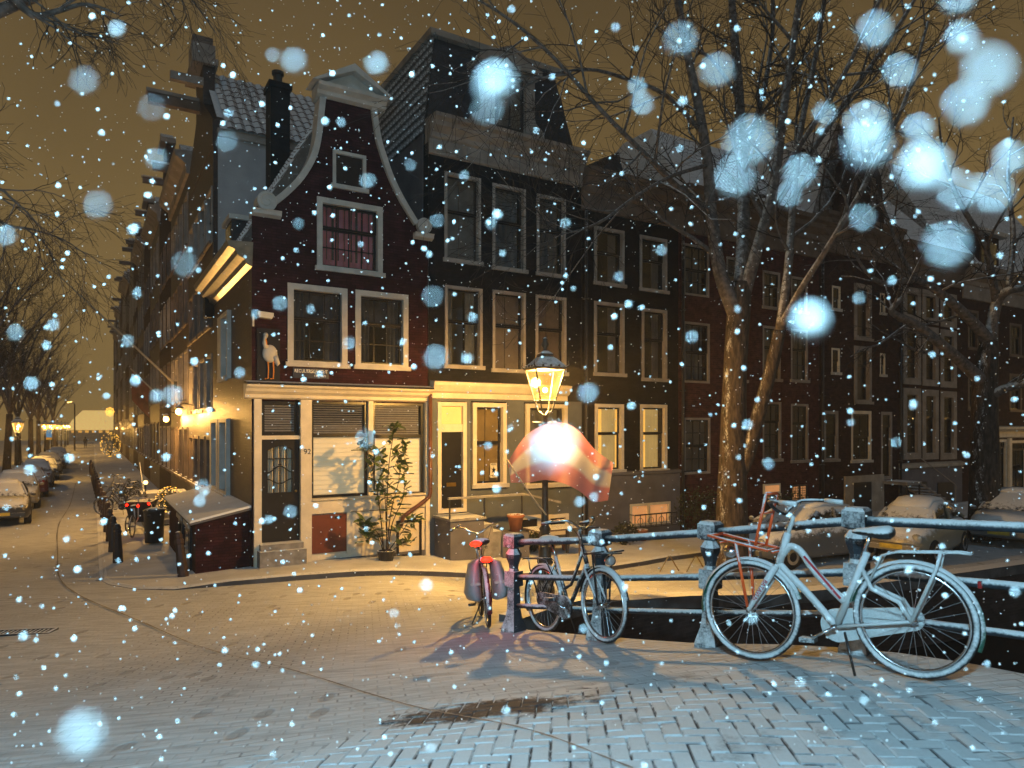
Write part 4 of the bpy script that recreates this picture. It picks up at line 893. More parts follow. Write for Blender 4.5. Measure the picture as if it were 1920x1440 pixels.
gr.box(xg0-0.01, xg0+0.01, -0.33, -0.075, zg1-0.01, zg1+0.01); gr.box(xg1-0.01, xg1+0.01, -0.33, -0.075, zg1-0.01, zg1+0.01)
gr.build('window_grille', 'iron', bwo)
dmr = MB(); xd = X3(1185); zdp = zt3+0.05; dmr.add([(xd-1.25, 0.6, zdp-0.2), (xd+0.4, 0.6, zdp-0.3), (xd, 0.6, FZ(1185, 272)), (xd-1.25, 3.5, zdp-0.2), (xd+0.4, 3.5, zdp-0.3), (xd, 3.5, FZ(1185, 272)+0.2)], [(0,1,2), (3,5,4), (0,2,5,3), (1,4,5,2)])
dmr.build('roof_peak', 'slate', H3)
# fourth: red brick house behind the elm ------------------------------------------------
mw = dict(casing=0.07, cmat='wood_grey', cols=3, rows=((0.5, 2), (0.5, 2)), sill=False, recess=0.06, proud=0.0, back=('shutter', 'curtain_brown'))
mw2 = dict(casing=0.08, cmat='wood_grey', cols=2, rows=((0.38, 1), (0.62, 2)), sill=True, recess=0.06, proud=0.0, back=('shutter', 'curtain_brown'))
mw3 = dict(mw2, rows=((0.32, 1), (0.68, 3)))
zc4, zt4 = FZ(1290, 437), FZ(1300, 357)
H4, u4, w4 = row_house('red_brick_house', 'red brick house with many paned windows behind the big elm', 1272, 1535, zc4+0.3, 'brick_red', [
    (1282, 1330, 455, 552, mw), (1282, 1331, 602, 717, mw), (1283, 1332, 783, 890, mw), (1362, 1400, 480, 562, mw2), (1362, 1400, 610, 716, mw2), (1362, 1400, 770, 880, mw3),
    (1430, 1463, 506, 578, mw2), (1483, 1514, 517, 585, mw2), (1430, 1464, 610, 714, mw2), (1483, 1515, 616, 716, mw2), (1430, 1465, 753, 866, mw3), (1483, 1516, 757, 868, mw3)])
X4 = lambda px: FU(px)-u4
cornice(H4, 0.0, w4, zc4, zt4, 0.45, 'wood_brown')
rfm = MB(); xa_, xb_ = X4(1440), w4+0.6; zrp = FZ(1550, 290)+1.0
rfm.loft([[(0.2, 0.2, zt4), (w4+0.6, 0.2, zt4), (w4+0.6, 8, zt4), (0.2, 8, zt4)], [(2.0, 3.4, zrp), (w4-0.6, 3.4, zrp), (w4-0.6, 5, zrp), (2.0, 5, zrp)]])
r4 = rfm.build('roof', 'roofsnow', H4)
eyv = Vector((0.0, 3.2, zrp-zt4)); 
def keep4(p): 
    s = (p.z-zt4)/(zrp-zt4); return 0.2+1.8*s+0.15 < p.x < w4+0.6-1.2*s-0.15 and p.x > 2.7
lay_tiles(r4, tl, (0.2, 0.2, zt4+0.02), (1, 0, 0), eyv, 32, 13, 0.24, 0.32, keep4)
for l, r, t, b, m_ in ((1430, 1461, 908, 926, 'roomamber'),):
    x0, x1, z0, z1 = X4(l), X4(r), FZ(l, b), FZ(l, t); o = MB(); frame_boxes(o, x0, x1, z0, z1, 0.05, -0.06, -0.004); o = o.build('basement_fanlight', 'cream', H4); MB().box(x0+0.05, x1-0.05, -0.03, -0.01, z0+0.05, z1-0.05).build('lit_pane', m_, o)
    MB().box(x0, x1-0.1, -0.05, -0.006, ZB, z0-0.01).build('basement_door', 'black', H4); MB().box(x1-0.099, x1+0.02, -0.07, -0.006, ZB, z0-0.01).build('door_post', 'cream', H4)
x0, x1, z0, z1 = X4(1482), X4(1511), FZ(1482, 950), FZ(1482, 910)
lw_ = MB(); frame_boxes(lw_, x0, x1, z0, z1, 0.05, -0.06, -0.004); lw_.box((x0+x1)/2-0.03, (x0+x1)/2+0.03, -0.06, -0.005, z0+0.05, z1-0.05); lw_ = lw_.build('lattice_window', 'black', H4)
MB().box(x0+0.05, x1-0.05, -0.02, -0.01, z0+0.05, z1-0.05).build('lit_pane', 'roomamber', lw_)
la = MB()
for i in range(1, 8): x = x0+0.05+(x1-x0-0.1)*i/8; la.box(x-0.008, x+0.008, -0.035, -0.022, z0+0.05, z1-0.05)
for i in range(1, 8): z = z0+0.05+(z1-z0-0.1)*i/8; la.box(x0+0.05, x1-0.05, -0.036, -0.021, z-0.008, z+0.008)
la.build('lattice', 'black', lw_)
# fifth: warehouse with central hatch bay -----------------------------------------------
zc5, zt5 = FZ(1540, 470), FZ(1545, 400)
aw_ = dict(casing=0.07, cmat='cream', cols=1, rows=((0.5, 1), (0.5, 1)), sill=True, recess=0.06, proud=0.0)
hb = dict(casing=0.16, cmat='wood_grey', cols=1, rows=((0.3, 1), (0.7, 1)), sill=True, recess=0.1, proud=0.04, back=('shutter', 'curtain_brown'))
H5, u5, w5 = row_house('warehouse_house', 'narrow dark brick warehouse house with stacked hatch doors in the middle', 1535, 1682, zc5+0.3, 'brick_dark', [
    (1560, 1576, 535, 582, aw_), (1559, 1575, 652, 702, aw_), (1601, 1633, 530, 637, hb), (1601, 1633, 648, 757, hb), (1650, 1660, 548, 590, aw_), (1650, 1660, 662, 706, aw_),
    (1545, 1572, 770, 866, dict(aw_, cmat='wood_grey', casing=0.12)), (1596, 1634, 770, 868, dict(aw_, cmat='cream', casing=0.12, cols=2)), (1652, 1673, 772, 900, dict(aw_, sill=False, rows=((0.2, 1), (0.8, 1)), casing=0.12, cmat='wood_grey'))])
X5 = lambda px: FU(px)-u5
cornice(H5, 0, w5, zc5, zt5, 0.4, 'wood_brown')
g5 = MB(); xm5 = X5(1617); g5.prism([(xm5-1.6, zc5+0.2), (xm5+1.6, zc5+0.2), (xm5+1.2, zt5+2.0), (xm5+0.7, FZ(1600, 330)+1), (xm5-0.7, FZ(1600, 330)+1), (xm5-1.2, zt5+2.0)], -0.02, 0.3); g5o = g5.build('attic_gable', 'brick_dark', H5)
for sx in (-0.6, 0.6): MB().box(xm5+sx-0.12, xm5+sx+0.12, -0.10, -0.022, zc5+0.3, zt5+1.8).build('attic_pilaster', 'wood_brown', g5o)
MB().box(xm5-0.1, xm5+0.1, -1.1, 0.1, zt5+2.1, zt5+2.3).build('hoist_beam', 'wood_brown', g5o)
MB().loft([[(0.1, 0.35, zt5), (w5-0.1, 0.35, zt5), (w5-0.1, 8, zt5), (0.1, 8, zt5)], [(xm5-0.1, 1.0, zt5+4.2), (xm5+0.1, 1.0, zt5+4.2), (xm5+0.1, 7, zt5+4.2), (xm5-0.1, 7, zt5+4.2)]]).build('roof', 'roofsnow', H5)
pln = [(FU(1598)-u5, FU(1630)-u5, FZ(1598, 960), FZ(1598, 905))]
MB().box(X5(1582), X5(1655), -0.06, -0.004, ZB, FZ(1585, 893)).build('plinth', 'paleplinth', H5)
b5 = MB().box(*pln[0][:2], -0.09, -0.062, *pln[0][2:]).build('basement_window', 'black', H5)
# stair up to the warehouse door
ss = thing('iron_stair', 'steep open stair with pale handrails up to the warehouse door', 'stair', rowp(u5, 0), TH)
xs0 = X5(1655); zt_ = FZ(1655, 900); nst = 7
for i in range(nst):
    x = xs0+0.9+0.36*i; z = zt_-0.02-(zt_-0.15)*(i+1)/(nst+1); MB().box(x, x+0.34, -1.0, -0.15, z-0.05, z).build('tread', 'stone', ss)
MB().box(xs0-0.1, xs0+0.88, -1.02, -0.06, zt_-0.14, zt_-0.02).build('landing', 'stone', ss)
for yy in (-1.02, -0.14):
    MB().tube([(xs0+0.8, yy, zt_-0.1), (xs0+0.9+0.36*nst, yy, 0.12)], 0.035, 6).build('stringer', 'wood_grey', ss)
MB().tube([(xs0+0.2, -1.0, zt_+0.95), (xs0+0.8, -1.0, zt_+0.9), (xs0+0.9+0.36*nst, -1.0, 1.05), (xs0+0.9+0.36*nst, -1.0, 0.05)], 0.02, 6).build('handrail', 'wood_grey', ss)
for x, z in ((xs0-0.05, zt_-0.14), (xs0+0.8, zt_-0.14)): MB().tube([(x, -0.98, -0.2), (x, -0.98, z)], 0.04, 6).build('support', 'iron', ss)
# sixth: house with three bays of tall pale framed windows -----------------------------------
tw_ = dict(casing=0.26, cmat='wood_grey', cols=1, rows=((0.38, 1), (0.62, 2)), sill=False, recess=0.08, proud=0.03)
wl6 = []
for l, r, o in ((1693, 1726, 0), (1729, 1759, 3), (1763, 1793, 6)):
    wl6 += [(l, r, 536+o*2, 600+o*2, dict(tw_, rows=((1.0, 2),))), (l, r, 605+o*2, 720+o, tw_), (l, r, 727+o, 862, tw_)]
zc6, zt6 = FZ(1690, 520), FZ(1690, 455)
H6, u6, w6 = row_house('bay_window_house', 'dark brick house with three columns of tall pale framed windows', 1682, 1804, zc6+0.3, 'brick_dark', wl6)
X6 = lambda px: FU(px)-u6
cornice(H6, 0, w6, zc6, zt6, 0.5, 'wood_brown')
M['candle'] = glow('candle_bulb', (1.0, 0.62, 0.18), 4.0)
for px, py in ((1703, 786), (1733, 783)): MB().ball((X6(px)+0.15, 0.5, FZ(px, py)), 0.07).build('window_light', 'candle', H6)
MB().loft([[(0.0, 0.1, zt6), (w6, 0.1, zt6), (w6, 8, zt6), (0, 8, zt6)], [(0.6, 3.6, zt6+3.8), (w6-0.3, 3.6, zt6+3.8), (w6-0.3, 5, zt6+3.8), (0.6, 5, zt6+3.8)]]).build('roof', 'roofsnow', H6)
MB().box(0.1, w6-0.1, -0.05, -0.004, ZB, FZ(1690, 872)).build('plinth', 'greyrender', H6)
MB().molding([(-0.052, FZ(1690, 880)), (-0.16, FZ(1690, 878)), (-0.16, FZ(1690, 872)), (-0.004, FZ(1690, 870)+0.02)], 0.1, w6-0.1).build('string_course', 'paleplinth', H6)
for l, r in ((1700, 1735), (1755, 1785)): MB().box(X6(l), X6(r), -0.08, -0.052, 0.2, FZ(l, 905)).build('basement_window', 'black', H6)
# seventh: house with the dimly lit shop --------------------------------------------------
zc7, zt7 = FZ(1810, 560), FZ(1810, 500)
nw_ = dict(casing=0.12, cmat='wood_brown', cols=2, rows=((0.4, 1), (0.6, 1)), sill=True, recess=0.08, proud=0.0, back=('shutter', 'curtain_dark'))
zs7 = FZ(1850, 822)
H7, u7, w7 = row_house('shop_house', 'dark house with a dimly lit pale shopfront under a snowy roof', 1804, 2040, zc7+0.3, 'brick_dark', [(1815, 1835, 580, 655, nw_), (1850, 1872, 600, 665, nw_), (1893, 1916, 605, 668, nw_), (1815, 1835, 690, 770, nw_), (1850, 1872, 695, 770, nw_), (1893, 1916, 700, 772, nw_),
    (1863, 1888, 824, 930, dict(nw_, cmat='cream', sill=False, rows=((0.12, 1), (0.88, 1)), cols=1, back=None)), (1894, 1925, 826, 928, dict(nw_, cmat='cream', sill=False, rows=((0.14, 1), (0.86, 1)), back=None))])
X7 = lambda px: FU(px)-u7
cornice(H7, 0, w7, zc7, zt7, 0.6, 'wood_grey')
MB().molding([(0, zs7), (-0.1, zs7+0.05), (-0.12, zs7+0.3), (-0.4, zs7+0.42), (-0.42, zs7+0.52), (0.02, zs7+0.56), (0.02, zs7)], X7(1852), w7).build('shop_cornice', 'cream', H7)
for a, b in ((1856, 1862), (1888.5, 1893.5), (1926, 1934)): MB().box(X7(a), X7(b), -0.10, -0.004, ZB, zs7-0.003).build('pilaster', 'cream', H7)
MB().box(X7(1855), X7(1930), 0.9, 0.94, 0, zs7).build('room_wall', 'curtain_brown', H7)
MB().loft([[(0.0, 0.1, zt7), (w7, 0.1, zt7), (w7, 10, zt7), (0, 10, zt7)], [(1.0, 4.2, zt7+6.2), (w7, 4.2, zt7+6.2), (w7, 6, zt7+6.2), (1.0, 6, zt7+6.2)]]).build('roof', 'roofsnow', H7)
dm7 = MB().box(X7(1858), X7(1895), 0.5, 3.5, zt7-0.2, zt7+1.9).build('dormer', 'brick_dark', H7); MB().box(X7(1862), X7(1890), 0.47, 0.497, zt7+0.4, zt7+1.6).build('pane', 'glass', dm7)
MB().box(X7(1852), X7(1901), 0.2, 3.6, zt7+1.9, zt7+2.1).build('dormer_roof', 'whitesnow', dm7)

for hh_, zz, nm in ((H3, zc3, 0), (H4, zc4, 0), (H5, zc5, 0), (H6, zc6, 0)):
    pz = MB(); pz.tube([(0.10, -0.10, zz+0.05), (0.10, -0.10, 3.0), (0.11, -0.10, 0.05)], 0.045, 8); po = pz.build('rain_pipe', 'iron', hh_, True)
    for z in (2.0, 4.5, 7.0): MB().box(0.03, 0.17, -0.16, -0.004, z, z+0.04).build('pipe_clip', 'iron', po)
# ================================================================== HOUSES along the side street (fronts face the lane)
def lane_house(name, label, v0, v1, ztop, wmat, floors, ncol, style, seed, beam=True, group=None):
    random.seed(seed); w = v1-v0; T = rowp(0.02, v1)
    h = thing(name, label, 'house', T, TH-R(90), group)
    holes = []; cw_ = 1.15; zf = 1.1
    fh = (ztop-1.8)/floors; mb = MB(); specs = []
    for f in range(floors):
        for c in range(ncol):
            xm = w*(c+0.5)/ncol; z0 = zf+fh*f+0.35; z1 = z0+fh*0.68
            specs.append((xm-cw_/2, xm+cw_/2, z0, z1, f))
    if v0 > 40: specs = [s for s in specs]
    wall_front(mb, [(0.0, ZB), (w-0.01, ZB), (w-0.01, ztop), (0.0, ztop)], [s[:4] for s in specs] if v0 < 40 else [], 0.2)
    mb.quad((0,0,ZB),(0,9,ZB),(0,9,ztop),(0,0,ztop)); mb.quad((w-0.01,0,ZB),(w-0.01,9,ZB),(w-0.01,9,ztop),(w-0.01,0,ztop)); mb.quad((0,9,ZB),(w,9,ZB),(w,9,ztop),(0,9,ztop))
    mb.build('wall', wmat, h)
    for x0, x1, z0, z1, f in specs:
        m_ = 'wood_brown' if (f+seed) % 2 else 'wood_grey'
        if v0 < 40:
            wo = MB(); frame_boxes(wo, x0, x1, z0, z1, 0.09, -0.035, 0.12); wo = wo.build('window', m_, h)
            MB().quad((x0+0.1, 0.08, z0+0.1), (x1-0.1, 0.08, z0+0.1), (x1-0.1, 0.08, z1-0.1), (x0+0.1, 0.08, z1-0.1)).build('pane', 'glass', wo)
            MB().box(x0+0.1, x1-0.1, 0.06, 0.10, (z0+z1)/2-0.03, (z0+z1)/2+0.03).build('sash_rail', 'black', wo)
            MB().box(x0-0.06, x1+0.06, -0.10, -0.037, z0-0.05, z0+0.05).build('sill', 'wood_brown', wo)
        else:
            wo = MB(); frame_boxes(wo, x0, x1, z0, z1, 0.10, -0.04, -0.003); wo = wo.build('window', m_, h)
            MB().box(x0+0.12, x1-0.12, -0.03, -0.004, z0+0.12, z1-0.12).build('pane', 'black', wo)
    if style == 'cornice':
        MB().molding([(0, ztop-0.7), (-0.1, ztop-0.68), (-0.12, ztop-0.35), (-0.45, ztop-0.1), (-0.5, ztop+0.1), (0.2, ztop+0.14), (0.2, ztop-0.7)], 0, w).build('cornice', 'wood_grey', h)
        MB().loft([[(0, 0.2, ztop), (w, 0.2, ztop), (w, 9, ztop), (0, 9, ztop)], [(0, 3.2, ztop+2.6), (w, 3.2, ztop+2.6), (w, 6, ztop+2.6), (0, 6, ztop+2.6)]]).build('roof', 'roofsnow', h)
    elif style == 'spout':
        g = MB(); g.prism([(0.0, ztop), (w-0.01, ztop), (w/2+0.9, ztop+2.6), (w/2+0.75, ztop+3.4), (w/2-0.75, ztop+3.4), (w/2-0.9, ztop+2.6)], 0, 0.35); go = g.build('gable', wmat, h)
        MB().box(w/2-0.95, w/2+0.95, -0.25, 0.4, ztop+3.4, ztop+3.62).build('gable_cap', 'wood_grey', go); MB().prism([(w/2-0.8, ztop+3.62), (w/2+0.8, ztop+3.62), (w/2, ztop+4.1)], -0.2, 0.35).build('gable_crown', 'wood_grey', go)
        MB().loft([[(0, 0.36, ztop), (w, 0.36, ztop), (w, 9, ztop), (0, 9, ztop)], [(w/2-0.05, 0.36, ztop+3.2), (w/2+0.05, 0.36, ztop+3.2), (w/2+0.05, 9, ztop+3.2), (w/2-0.05, 9, ztop+3.2)]]).build('roof', 'roofsnow', h)
    if beam:
        zb_ = ztop+(0.35 if style == 'cornice' else 1.6)
        b_ = MB().box(w/2-0.11, w/2+0.11, -0.95, 0.3, zb_, zb_+0.26).build('hoist_beam', 'wood_brown', h); MB().box(w/2-0.17, w/2+0.17, -1.0, -0.1, zb_+0.26, zb_+0.32).build('beam_cover', 'whitesnow', b_)
        if style == 'cornice':
            MB().prism([(w/2-0.7, ztop+0.14), (w/2+0.7, ztop+0.14), (w/2+0.7, ztop+1.1), (w/2, ztop+1.55), (w/2-0.7, ztop+1.1)], 0.0, 1.8).build('hoist_dormer', 'wood_grey', h)
    return h, w
# tall house with the pale plastered side wall
L1, wL1 = lane_house('plaster_sided_house', 'tall dark house with pale plastered side wall and tiled roof above', 5.75, 11.6, 11.5, 'brick_side', 4, 4, 'none', 3, beam=False)
zE = 11.75
MB().box(wL1-0.008, wL1+0.05, 0.12, 8.0, 5.5, zE).build('side_plaster', 'plaster', L1)
MB().box(wL1-0.1, wL1+0.16, 0.1, 8.0, zE, zE+0.22).build('eave_board', 'wood_grey', L1)
zR = 14.5; rr_ = MB(); rr_.quad((wL1+0.2, 0.15, zE+0.2), (wL1+0.2, 8, zE+0.2), (wL1-2.6, 8, zR), (wL1-2.6, 0.15, zR)); rr_.quad((0, 0.15, zE+0.2), (0, 8, zE+0.2), (wL1-2.6, 8, zR), (wL1-2.6, 0.15, zR)); rr_.add([(0, 8, zE), (wL1, 8, zE), (wL1-2.6, 8, zR)], [(0,1,2)])
rL = rr_.build('roof', 'roofsnow', L1)
lay_tiles(rL, tile_mesh('tile', 'tile', 0.31, 0.5), (wL1+0.25, 0.35, zE+0.22), (0, 1, 0), (-2.8, 0, zR-zE-0.2), 26, 10, 0.28, 0.44)
g1_ = MB(); g1_.prism([(0, 11.5), (wL1, 11.5), (wL1, zE+0.5), (wL1-2.0, 13.5), (wL1-2.0, 14.7), (wL1-3.7, 14.7), (wL1-3.7, 13.5), (0, zE+0.5)], -0.02, 0.32); g1o = g1_.build('gable', 'brick_side', L1)
MB().box(wL1-3.85, wL1-1.85, -0.35, 0.4, 14.7, 14.9).build('gable_cap', 'wood_grey', g1o); MB().box(wL1-3.25, wL1-2.45, -0.3, 0.4, 14.9, 15.6).build('gable_crown', 'wood_grey', g1o); MB().box(wL1-3.1, wL1-2.6, -0.25, 0.35, 15.6, 15.9).build('gable_finial', 'wood_brown', g1o)
MB().box(wL1-2.95, wL1-2.7, -1.5, 0.3, 13.5, 13.8).build('hoist_beam', 'wood_brown', g1o); MB().box(wL1-3.0, wL1-2.65, -1.55, -0.05, 13.8, 13.9).build('beam_cover', 'wood_grey', g1o)
MB().box(wL1-2.1, wL1-1.9, -0.95, -0.02, 14.0, 14.25).build('side_scroll', 'wood_grey', g1o)
lane = [
 ('cornice_house', 'dark lane house with broad ochre cornice next to the plaster sided house', 11.6, 18.4, 13.2, 'brick_side', 4, 4, 'cornice'),
 ('gabled_lane_house', 'brick lane house with spout gable just past the broad cornice', 18.4, 24.6, 13.4, 'brick_dark', 4, 3, 'spout'),
 ('lane_house', 'dark lane house with hoist dormer past the first spout gable', 24.6, 31.5, 14.8, 'brick_side', 4, 3, 'cornice'),
 ('lane_house', 'narrow dark lane house with pointed gable behind the lit snowflake ornament', 31.5, 37.5, 14.2, 'brick_dark', 4, 3, 'spout'),
 ('lane_house', 'flat topped lane house above the strings of lights', 37.5, 45, 16.2, 'brick_side', 5, 3, 'cornice'),
 ('lane_house', 'tall gabled lane house before the row of far houses', 45, 52, 16.0, 'brick_dark', 5, 3, 'spout')]
for i, a in enumerate(lane): lane_house(*a[:2], *a[2:9], seed=11+i)
for i in range(8):
    v0 = 52+i*8.5; lane_house('far_lane_house', 'far dark lane house fading into the street haze', v0, v0+8.5, 16.5+((i*37) % 5)*0.7, 'brick_dark' if i % 2 else 'brick_side', 4, 3, 'cornice' if i % 3 else 'spout', seed=31+i, group='far houses along the lane')
random.seed(5)
# ================================================================== BRIDGE RAILING
M['railiron'] = mat('blue_black_rail_iron', (0.018, 0.028, 0.038), 0.45, 0.3, 8.0, 0.3, 60, snow=((-0.35, -0.5, 0.75), 0.66, 0.3))
M['railpipe'] = mat('blue_black_rail_pipe', (0.018, 0.028, 0.038), 0.45, 0.3, 8.0, 0.3, 60, snow=((-0.3, -0.45, 0.9), 0.62, 0.3))
rs0 = Vector((RB.x, RB.y, 0)); rdir = Vector((RD.x, RD.y, 0))
br_ = thing('bridge_railing', 'snow crusted blue black iron railing along the edge of the bridge', 'railing', (RB.x, RB.y, H(RB.x, RB.y)))
base = br_.location.copy()
def rgp(s): p = rs0+rdir*s; return Vector((p.x, p.y, H(p.x, p.y)))-base
ang = math.atan2(RD.y, RD.x)
def railpost():
    mb = MB(); r2 = math.sqrt(2)
    mb.lathe([(0.105*r2, -0.1), (0.10*r2, 0.03), (0.065*r2, 0.16), (0.054*r2, 0.24)], 4, rot=R(45))
    mb.lathe([(0.054*r2, 0.241), (0.050*r2, 0.40), (0.046*r2, 0.50)], 4, rot=R(45))
    mb.box(-0.073, 0.073, -0.073, 0.073, 0.501, 0.67)
    mb.lathe([(0.060, 0.671), (0.050, 0.70), (0.055, 0.74), (0.085, 0.82), (0.09, 0.86), (0.06, 0.905), (0.05, 0.92)], 8)
    mb.lathe([(0.05*r2, 0.921), (0.082*r2, 0.94), (0.082*r2, 1.06), (0.06*r2, 1.085), (0.01, 1.09)], 4, rot=R(45))
    return mb.mesh('post', M['railiron'])
pme = railpost()
for k in range(-0, 8):
    o = obj('post', pme, br_); o.location = rgp(1.2*k); o.rotation_euler = (0, 0, ang)
for hgt, rr in ((0.985, 0.036), (0.60, 0.031), (0.285, 0.027)):
    for k in range(7):
        pts = []
        for q in range(7):
            p = rgp(1.2*k)+(rgp(1.2*(k+1))-rgp(1.2*k))*(0.055+0.89*q/6); pts.append((p.x, p.y, p.z+hgt))
        MB().tube(pts, rr, 10).build('rail', 'railpipe', br_, True)

# ================================================================== STREET LANTERNS
M['lampglass'] = glass('lantern_glass', (1.0, 0.93, 0.75), 0.03, 0.1, emit=((1.0, 0.50, 0.11), 0.42))
M['lampglass_cool'] = glass('lantern_glass_cool', (0.9, 0.97, 1.0), 0.03, 0.1, emit=((0.75, 0.9, 1.0), 0.7))
M['bulb'] = glow('lamp_bulb', (1.0, 0.66, 0.22), 30.0); M['bulb_cool'] = glow('lamp_bulb_cool', (0.75, 0.9, 1.0), 30.0)
M['lampiron'] = mat('lantern_iron', (0.035, 0.032, 0.028), 0.4, 0.3, 8, 0.2, 40, snow=(UP, 0.55, 0.2))
def lantern(name, label, loc, hz, energy, warm=True, group=None, parts=True, rz=0.0):
    t = thing(name, label, 'street lamp', loc, rz, group); sfx = '' if warm else '_cool'
    post = MB(); post.lathe([(0.19, -0.1), (0.19, 0.12), (0.15, 0.16), (0.13, 0.55), (0.16, 0.60), (0.12, 0.66), (0.10, 1.2), (0.12, 1.24), (0.07, 1.32), (0.055, 2.4), (0.075, 2.44), (0.05, 2.5), (0.04, hz-0.62), (0.06, hz-0.60), (0.03, hz-0.56)], 12)
    post.build('post', 'lampiron', t, True)
    MB().tube([(-0.26, 0, hz-0.72), (0.26, 0, hz-0.72)], 0.018, 6).build('ladder_bar', 'lampiron', t)
    z0, z1, a, b = hz-0.30, hz+0.30, 0.155, 0.295
    cr = MB()
    for sx, sy in ((1, 1), (1, -1), (-1, 1), (-1, -1)):
        cr.tube([(0, 0, hz-0.60), (sx*0.10, sy*0.10, hz-0.50), (sx*0.13, sy*0.13, hz-0.40), (sx*a*0.9, sy*a*0.9, z0)], 0.016, 6)
    cr.build('cradle', 'lampiron', t)
    fr = MB()
    for sx, sy in ((1, 1), (1, -1), (-1, 1), (-1, -1)): fr.tube([(sx*a, sy*a, z0), (sx*b, sy*b, z1)], 0.014, 6)
    for r_, z_ in ((a, z0), (b, z1)):
        for (x0, y0), (x1, y1) in (((-1,-1),(1,-1)), ((1,-1),(1,1)), ((1,1),(-1,1)), ((-1,1),(-1,-1))): fr.tube([(x0*r_, y0*r_, z_), (x1*r_, y1*r_, z_)], 0.016, 6)
    fr.build('frame', 'lampiron', t)
    for (x0, y0), (x1, y1) in (((-1,-1),(1,-1)), ((1,-1),(1,1)), ((1,1),(-1,1)), ((-1,1),(-1,-1))):
        MB().quad((x0*a, y0*a, z0), (x1*a, y1*a, z0), (x1*b, y1*b, z1), (x0*b, y0*b, z1)).build('pane', 'lampglass'+sfx, t)
    r2 = math.sqrt(2); rfm = MB(); rfm.lathe([(b*r2*1.10, z1), (b*r2*1.12, z1+0.035), (b*r2*0.60, z1+0.20), (b*r2*0.42, z1+0.24), (b*r2*0.42, z1+0.30), (0.06, z1+0.36)], 4, rot=R(45)); ro = rfm.build('roof', 'lampiron', t)
    fn = MB(); fn.lathe([(0.05, z1+0.36), (0.03, z1+0.40), (0.075, z1+0.46), (0.08, z1+0.50), (0.04, z1+0.56), (0.06, z1+0.59), (0.0, z1+0.63)], 10)
    fn.build('finial', 'lampiron', ro, True)
    for sx, sy in ((1, 1), (1, -1), (-1, 1), (-1, -1)): MB().tube([(sx*b*1.08, sy*b*1.08, z1+0.03), (sx*b*1.2, sy*b*1.2, z1+0.07), (sx*b*1.16, sy*b*1.16, z1+0.15)], [0.018, 0.014, 0.003], 5).build('corner_leaf', 'lampiron', ro)
    for k in range(-1, 2):
        for (dx, dy) in ((0, -1), (1, 0), (0, 1), (-1, 0)):
            x, y = dx*b*1.11+(k*b*0.55 if dx == 0 else 0), dy*b*1.11+(k*b*0.55 if dy == 0 else 0); MB().ico((x, y, z1+0.06), 0.03).build('crest', 'lampiron', ro)
    MB().ball((0, 0, hz-0.10), 0.05).build('bulb', 'bulb'+sfx, t)
    l = bpy.data.lights.new('lamp_light', 'POINT'); l.energy = energy; l.color = (1.0, 0.56, 0.15) if warm else (0.43, 0.80, 1.0); l.shadow_soft_size = 0.09
    lo = bpy.data.objects.new('lamp_light', l); COL.objects.link(lo); lo.parent = t; lo.location = (0, 0, hz+(0.20 if warm else 0.06))
    return t
LX, LY = (1022-960)/FPX*13.4, 13.4
lz = H(LX, LY)
lantern('street_lantern', 'lit four sided street lantern on iron post before the black house', (LX, LY, lz), CAMZ+(HOR-722)/FPX*13.4-lz, 2000, rz=R(18))
# added lantern behind the viewer, its cold light standing in for a flash
bx, by = -0.50, -0.55
lantern('added_flash_lantern', 'added cold white lantern behind the viewer standing in for a flash', (bx, by, H(bx, by)), 2.92, 1850, warm=False, rz=R(20))
# lanterns along the lane: height of the flames equals the viewer's eye
def LV(px, u): t = (px-960)/FPX; return (t*(P0.y+u*SB)-(P0.x+u*CB))/(-SB-t*CB)
def laneP(px, u): v = LV(px, u); return rowp(u, v), v
for i, (px, e_) in enumerate(((33, 800), (84, 800), (97, 800), (107, 800), (115, 800), (122, 800), (127, 800))):
    p, v = laneP(px, -6.95)
    lantern('lane_lantern', 'lit lantern among the trees beside the parked cars' if i == 0 else 'far lit lantern in the row along the lane', (p.x, p.y, 0), 3.35, e_, group=None if i == 0 else 'far lanterns along the lane', rz=TH+0.2*i)
p = rowp(-7.4, 9); lantern('corner_lantern', 'lit lantern beside the road where the lane begins', (p.x, p.y, H(p.x, p.y)), 3.4, 320, rz=0.4)
p = rowp(42, -4.4); lantern('added_quay_lantern', 'added unseen lantern lighting the quay beyond the shop house', (p.x, p.y, 0), 3.6, 420, rz=0.3)  # lantern added out of view to warm the right end of the quay

# ================================================================== BOLLARDS
M['bollard'] = mat('brown_iron_bollard', (0.035, 0.018, 0.014), 0.5, 0.3, 8, 0.2, 40, snow=(UP, 0.75, 0.15))
bl = MB(); bl.lathe([(0.115, -0.1), (0.11, 0.10), (0.085, 0.62), (0.098, 0.64), (0.098, 0.70), (0.08, 0.73), (0.085, 0.80), (0.05, 0.87), (0.0, 0.89)], 8); blm = bl.mesh('bollard', M['bollard'])
spots = [(-1.35, 0.0), (-2.42, 3.7)] + [(-2.45-0.016*2.1*k, 3.7+2.1*k) for k in range(1, 20)]
for i, (u, v) in enumerate(spots):
    p = rowp(u, v); o = obj('bollard', blm); o.location = (p.x, p.y, H(p.x, p.y)+0.11); o.rotation_euler = (random.gauss(0, 0.02), random.gauss(0, 0.02), random.random())
    if i == 0: tag(o, 'lone dark iron bollard in front of the cellar entrance', 'bollard', 'bollards along the lane'); o.rotation_euler = (R(2), R(-6), 0)
    elif i == 1: tag(o, 'dark iron bollard at the near end of the bollard row along the lane', 'bollard', 'bollards along the lane')
    else: tag(o, 'dark iron bollard in the long row between lane and pavement', 'bollard', 'bollards along the lane')

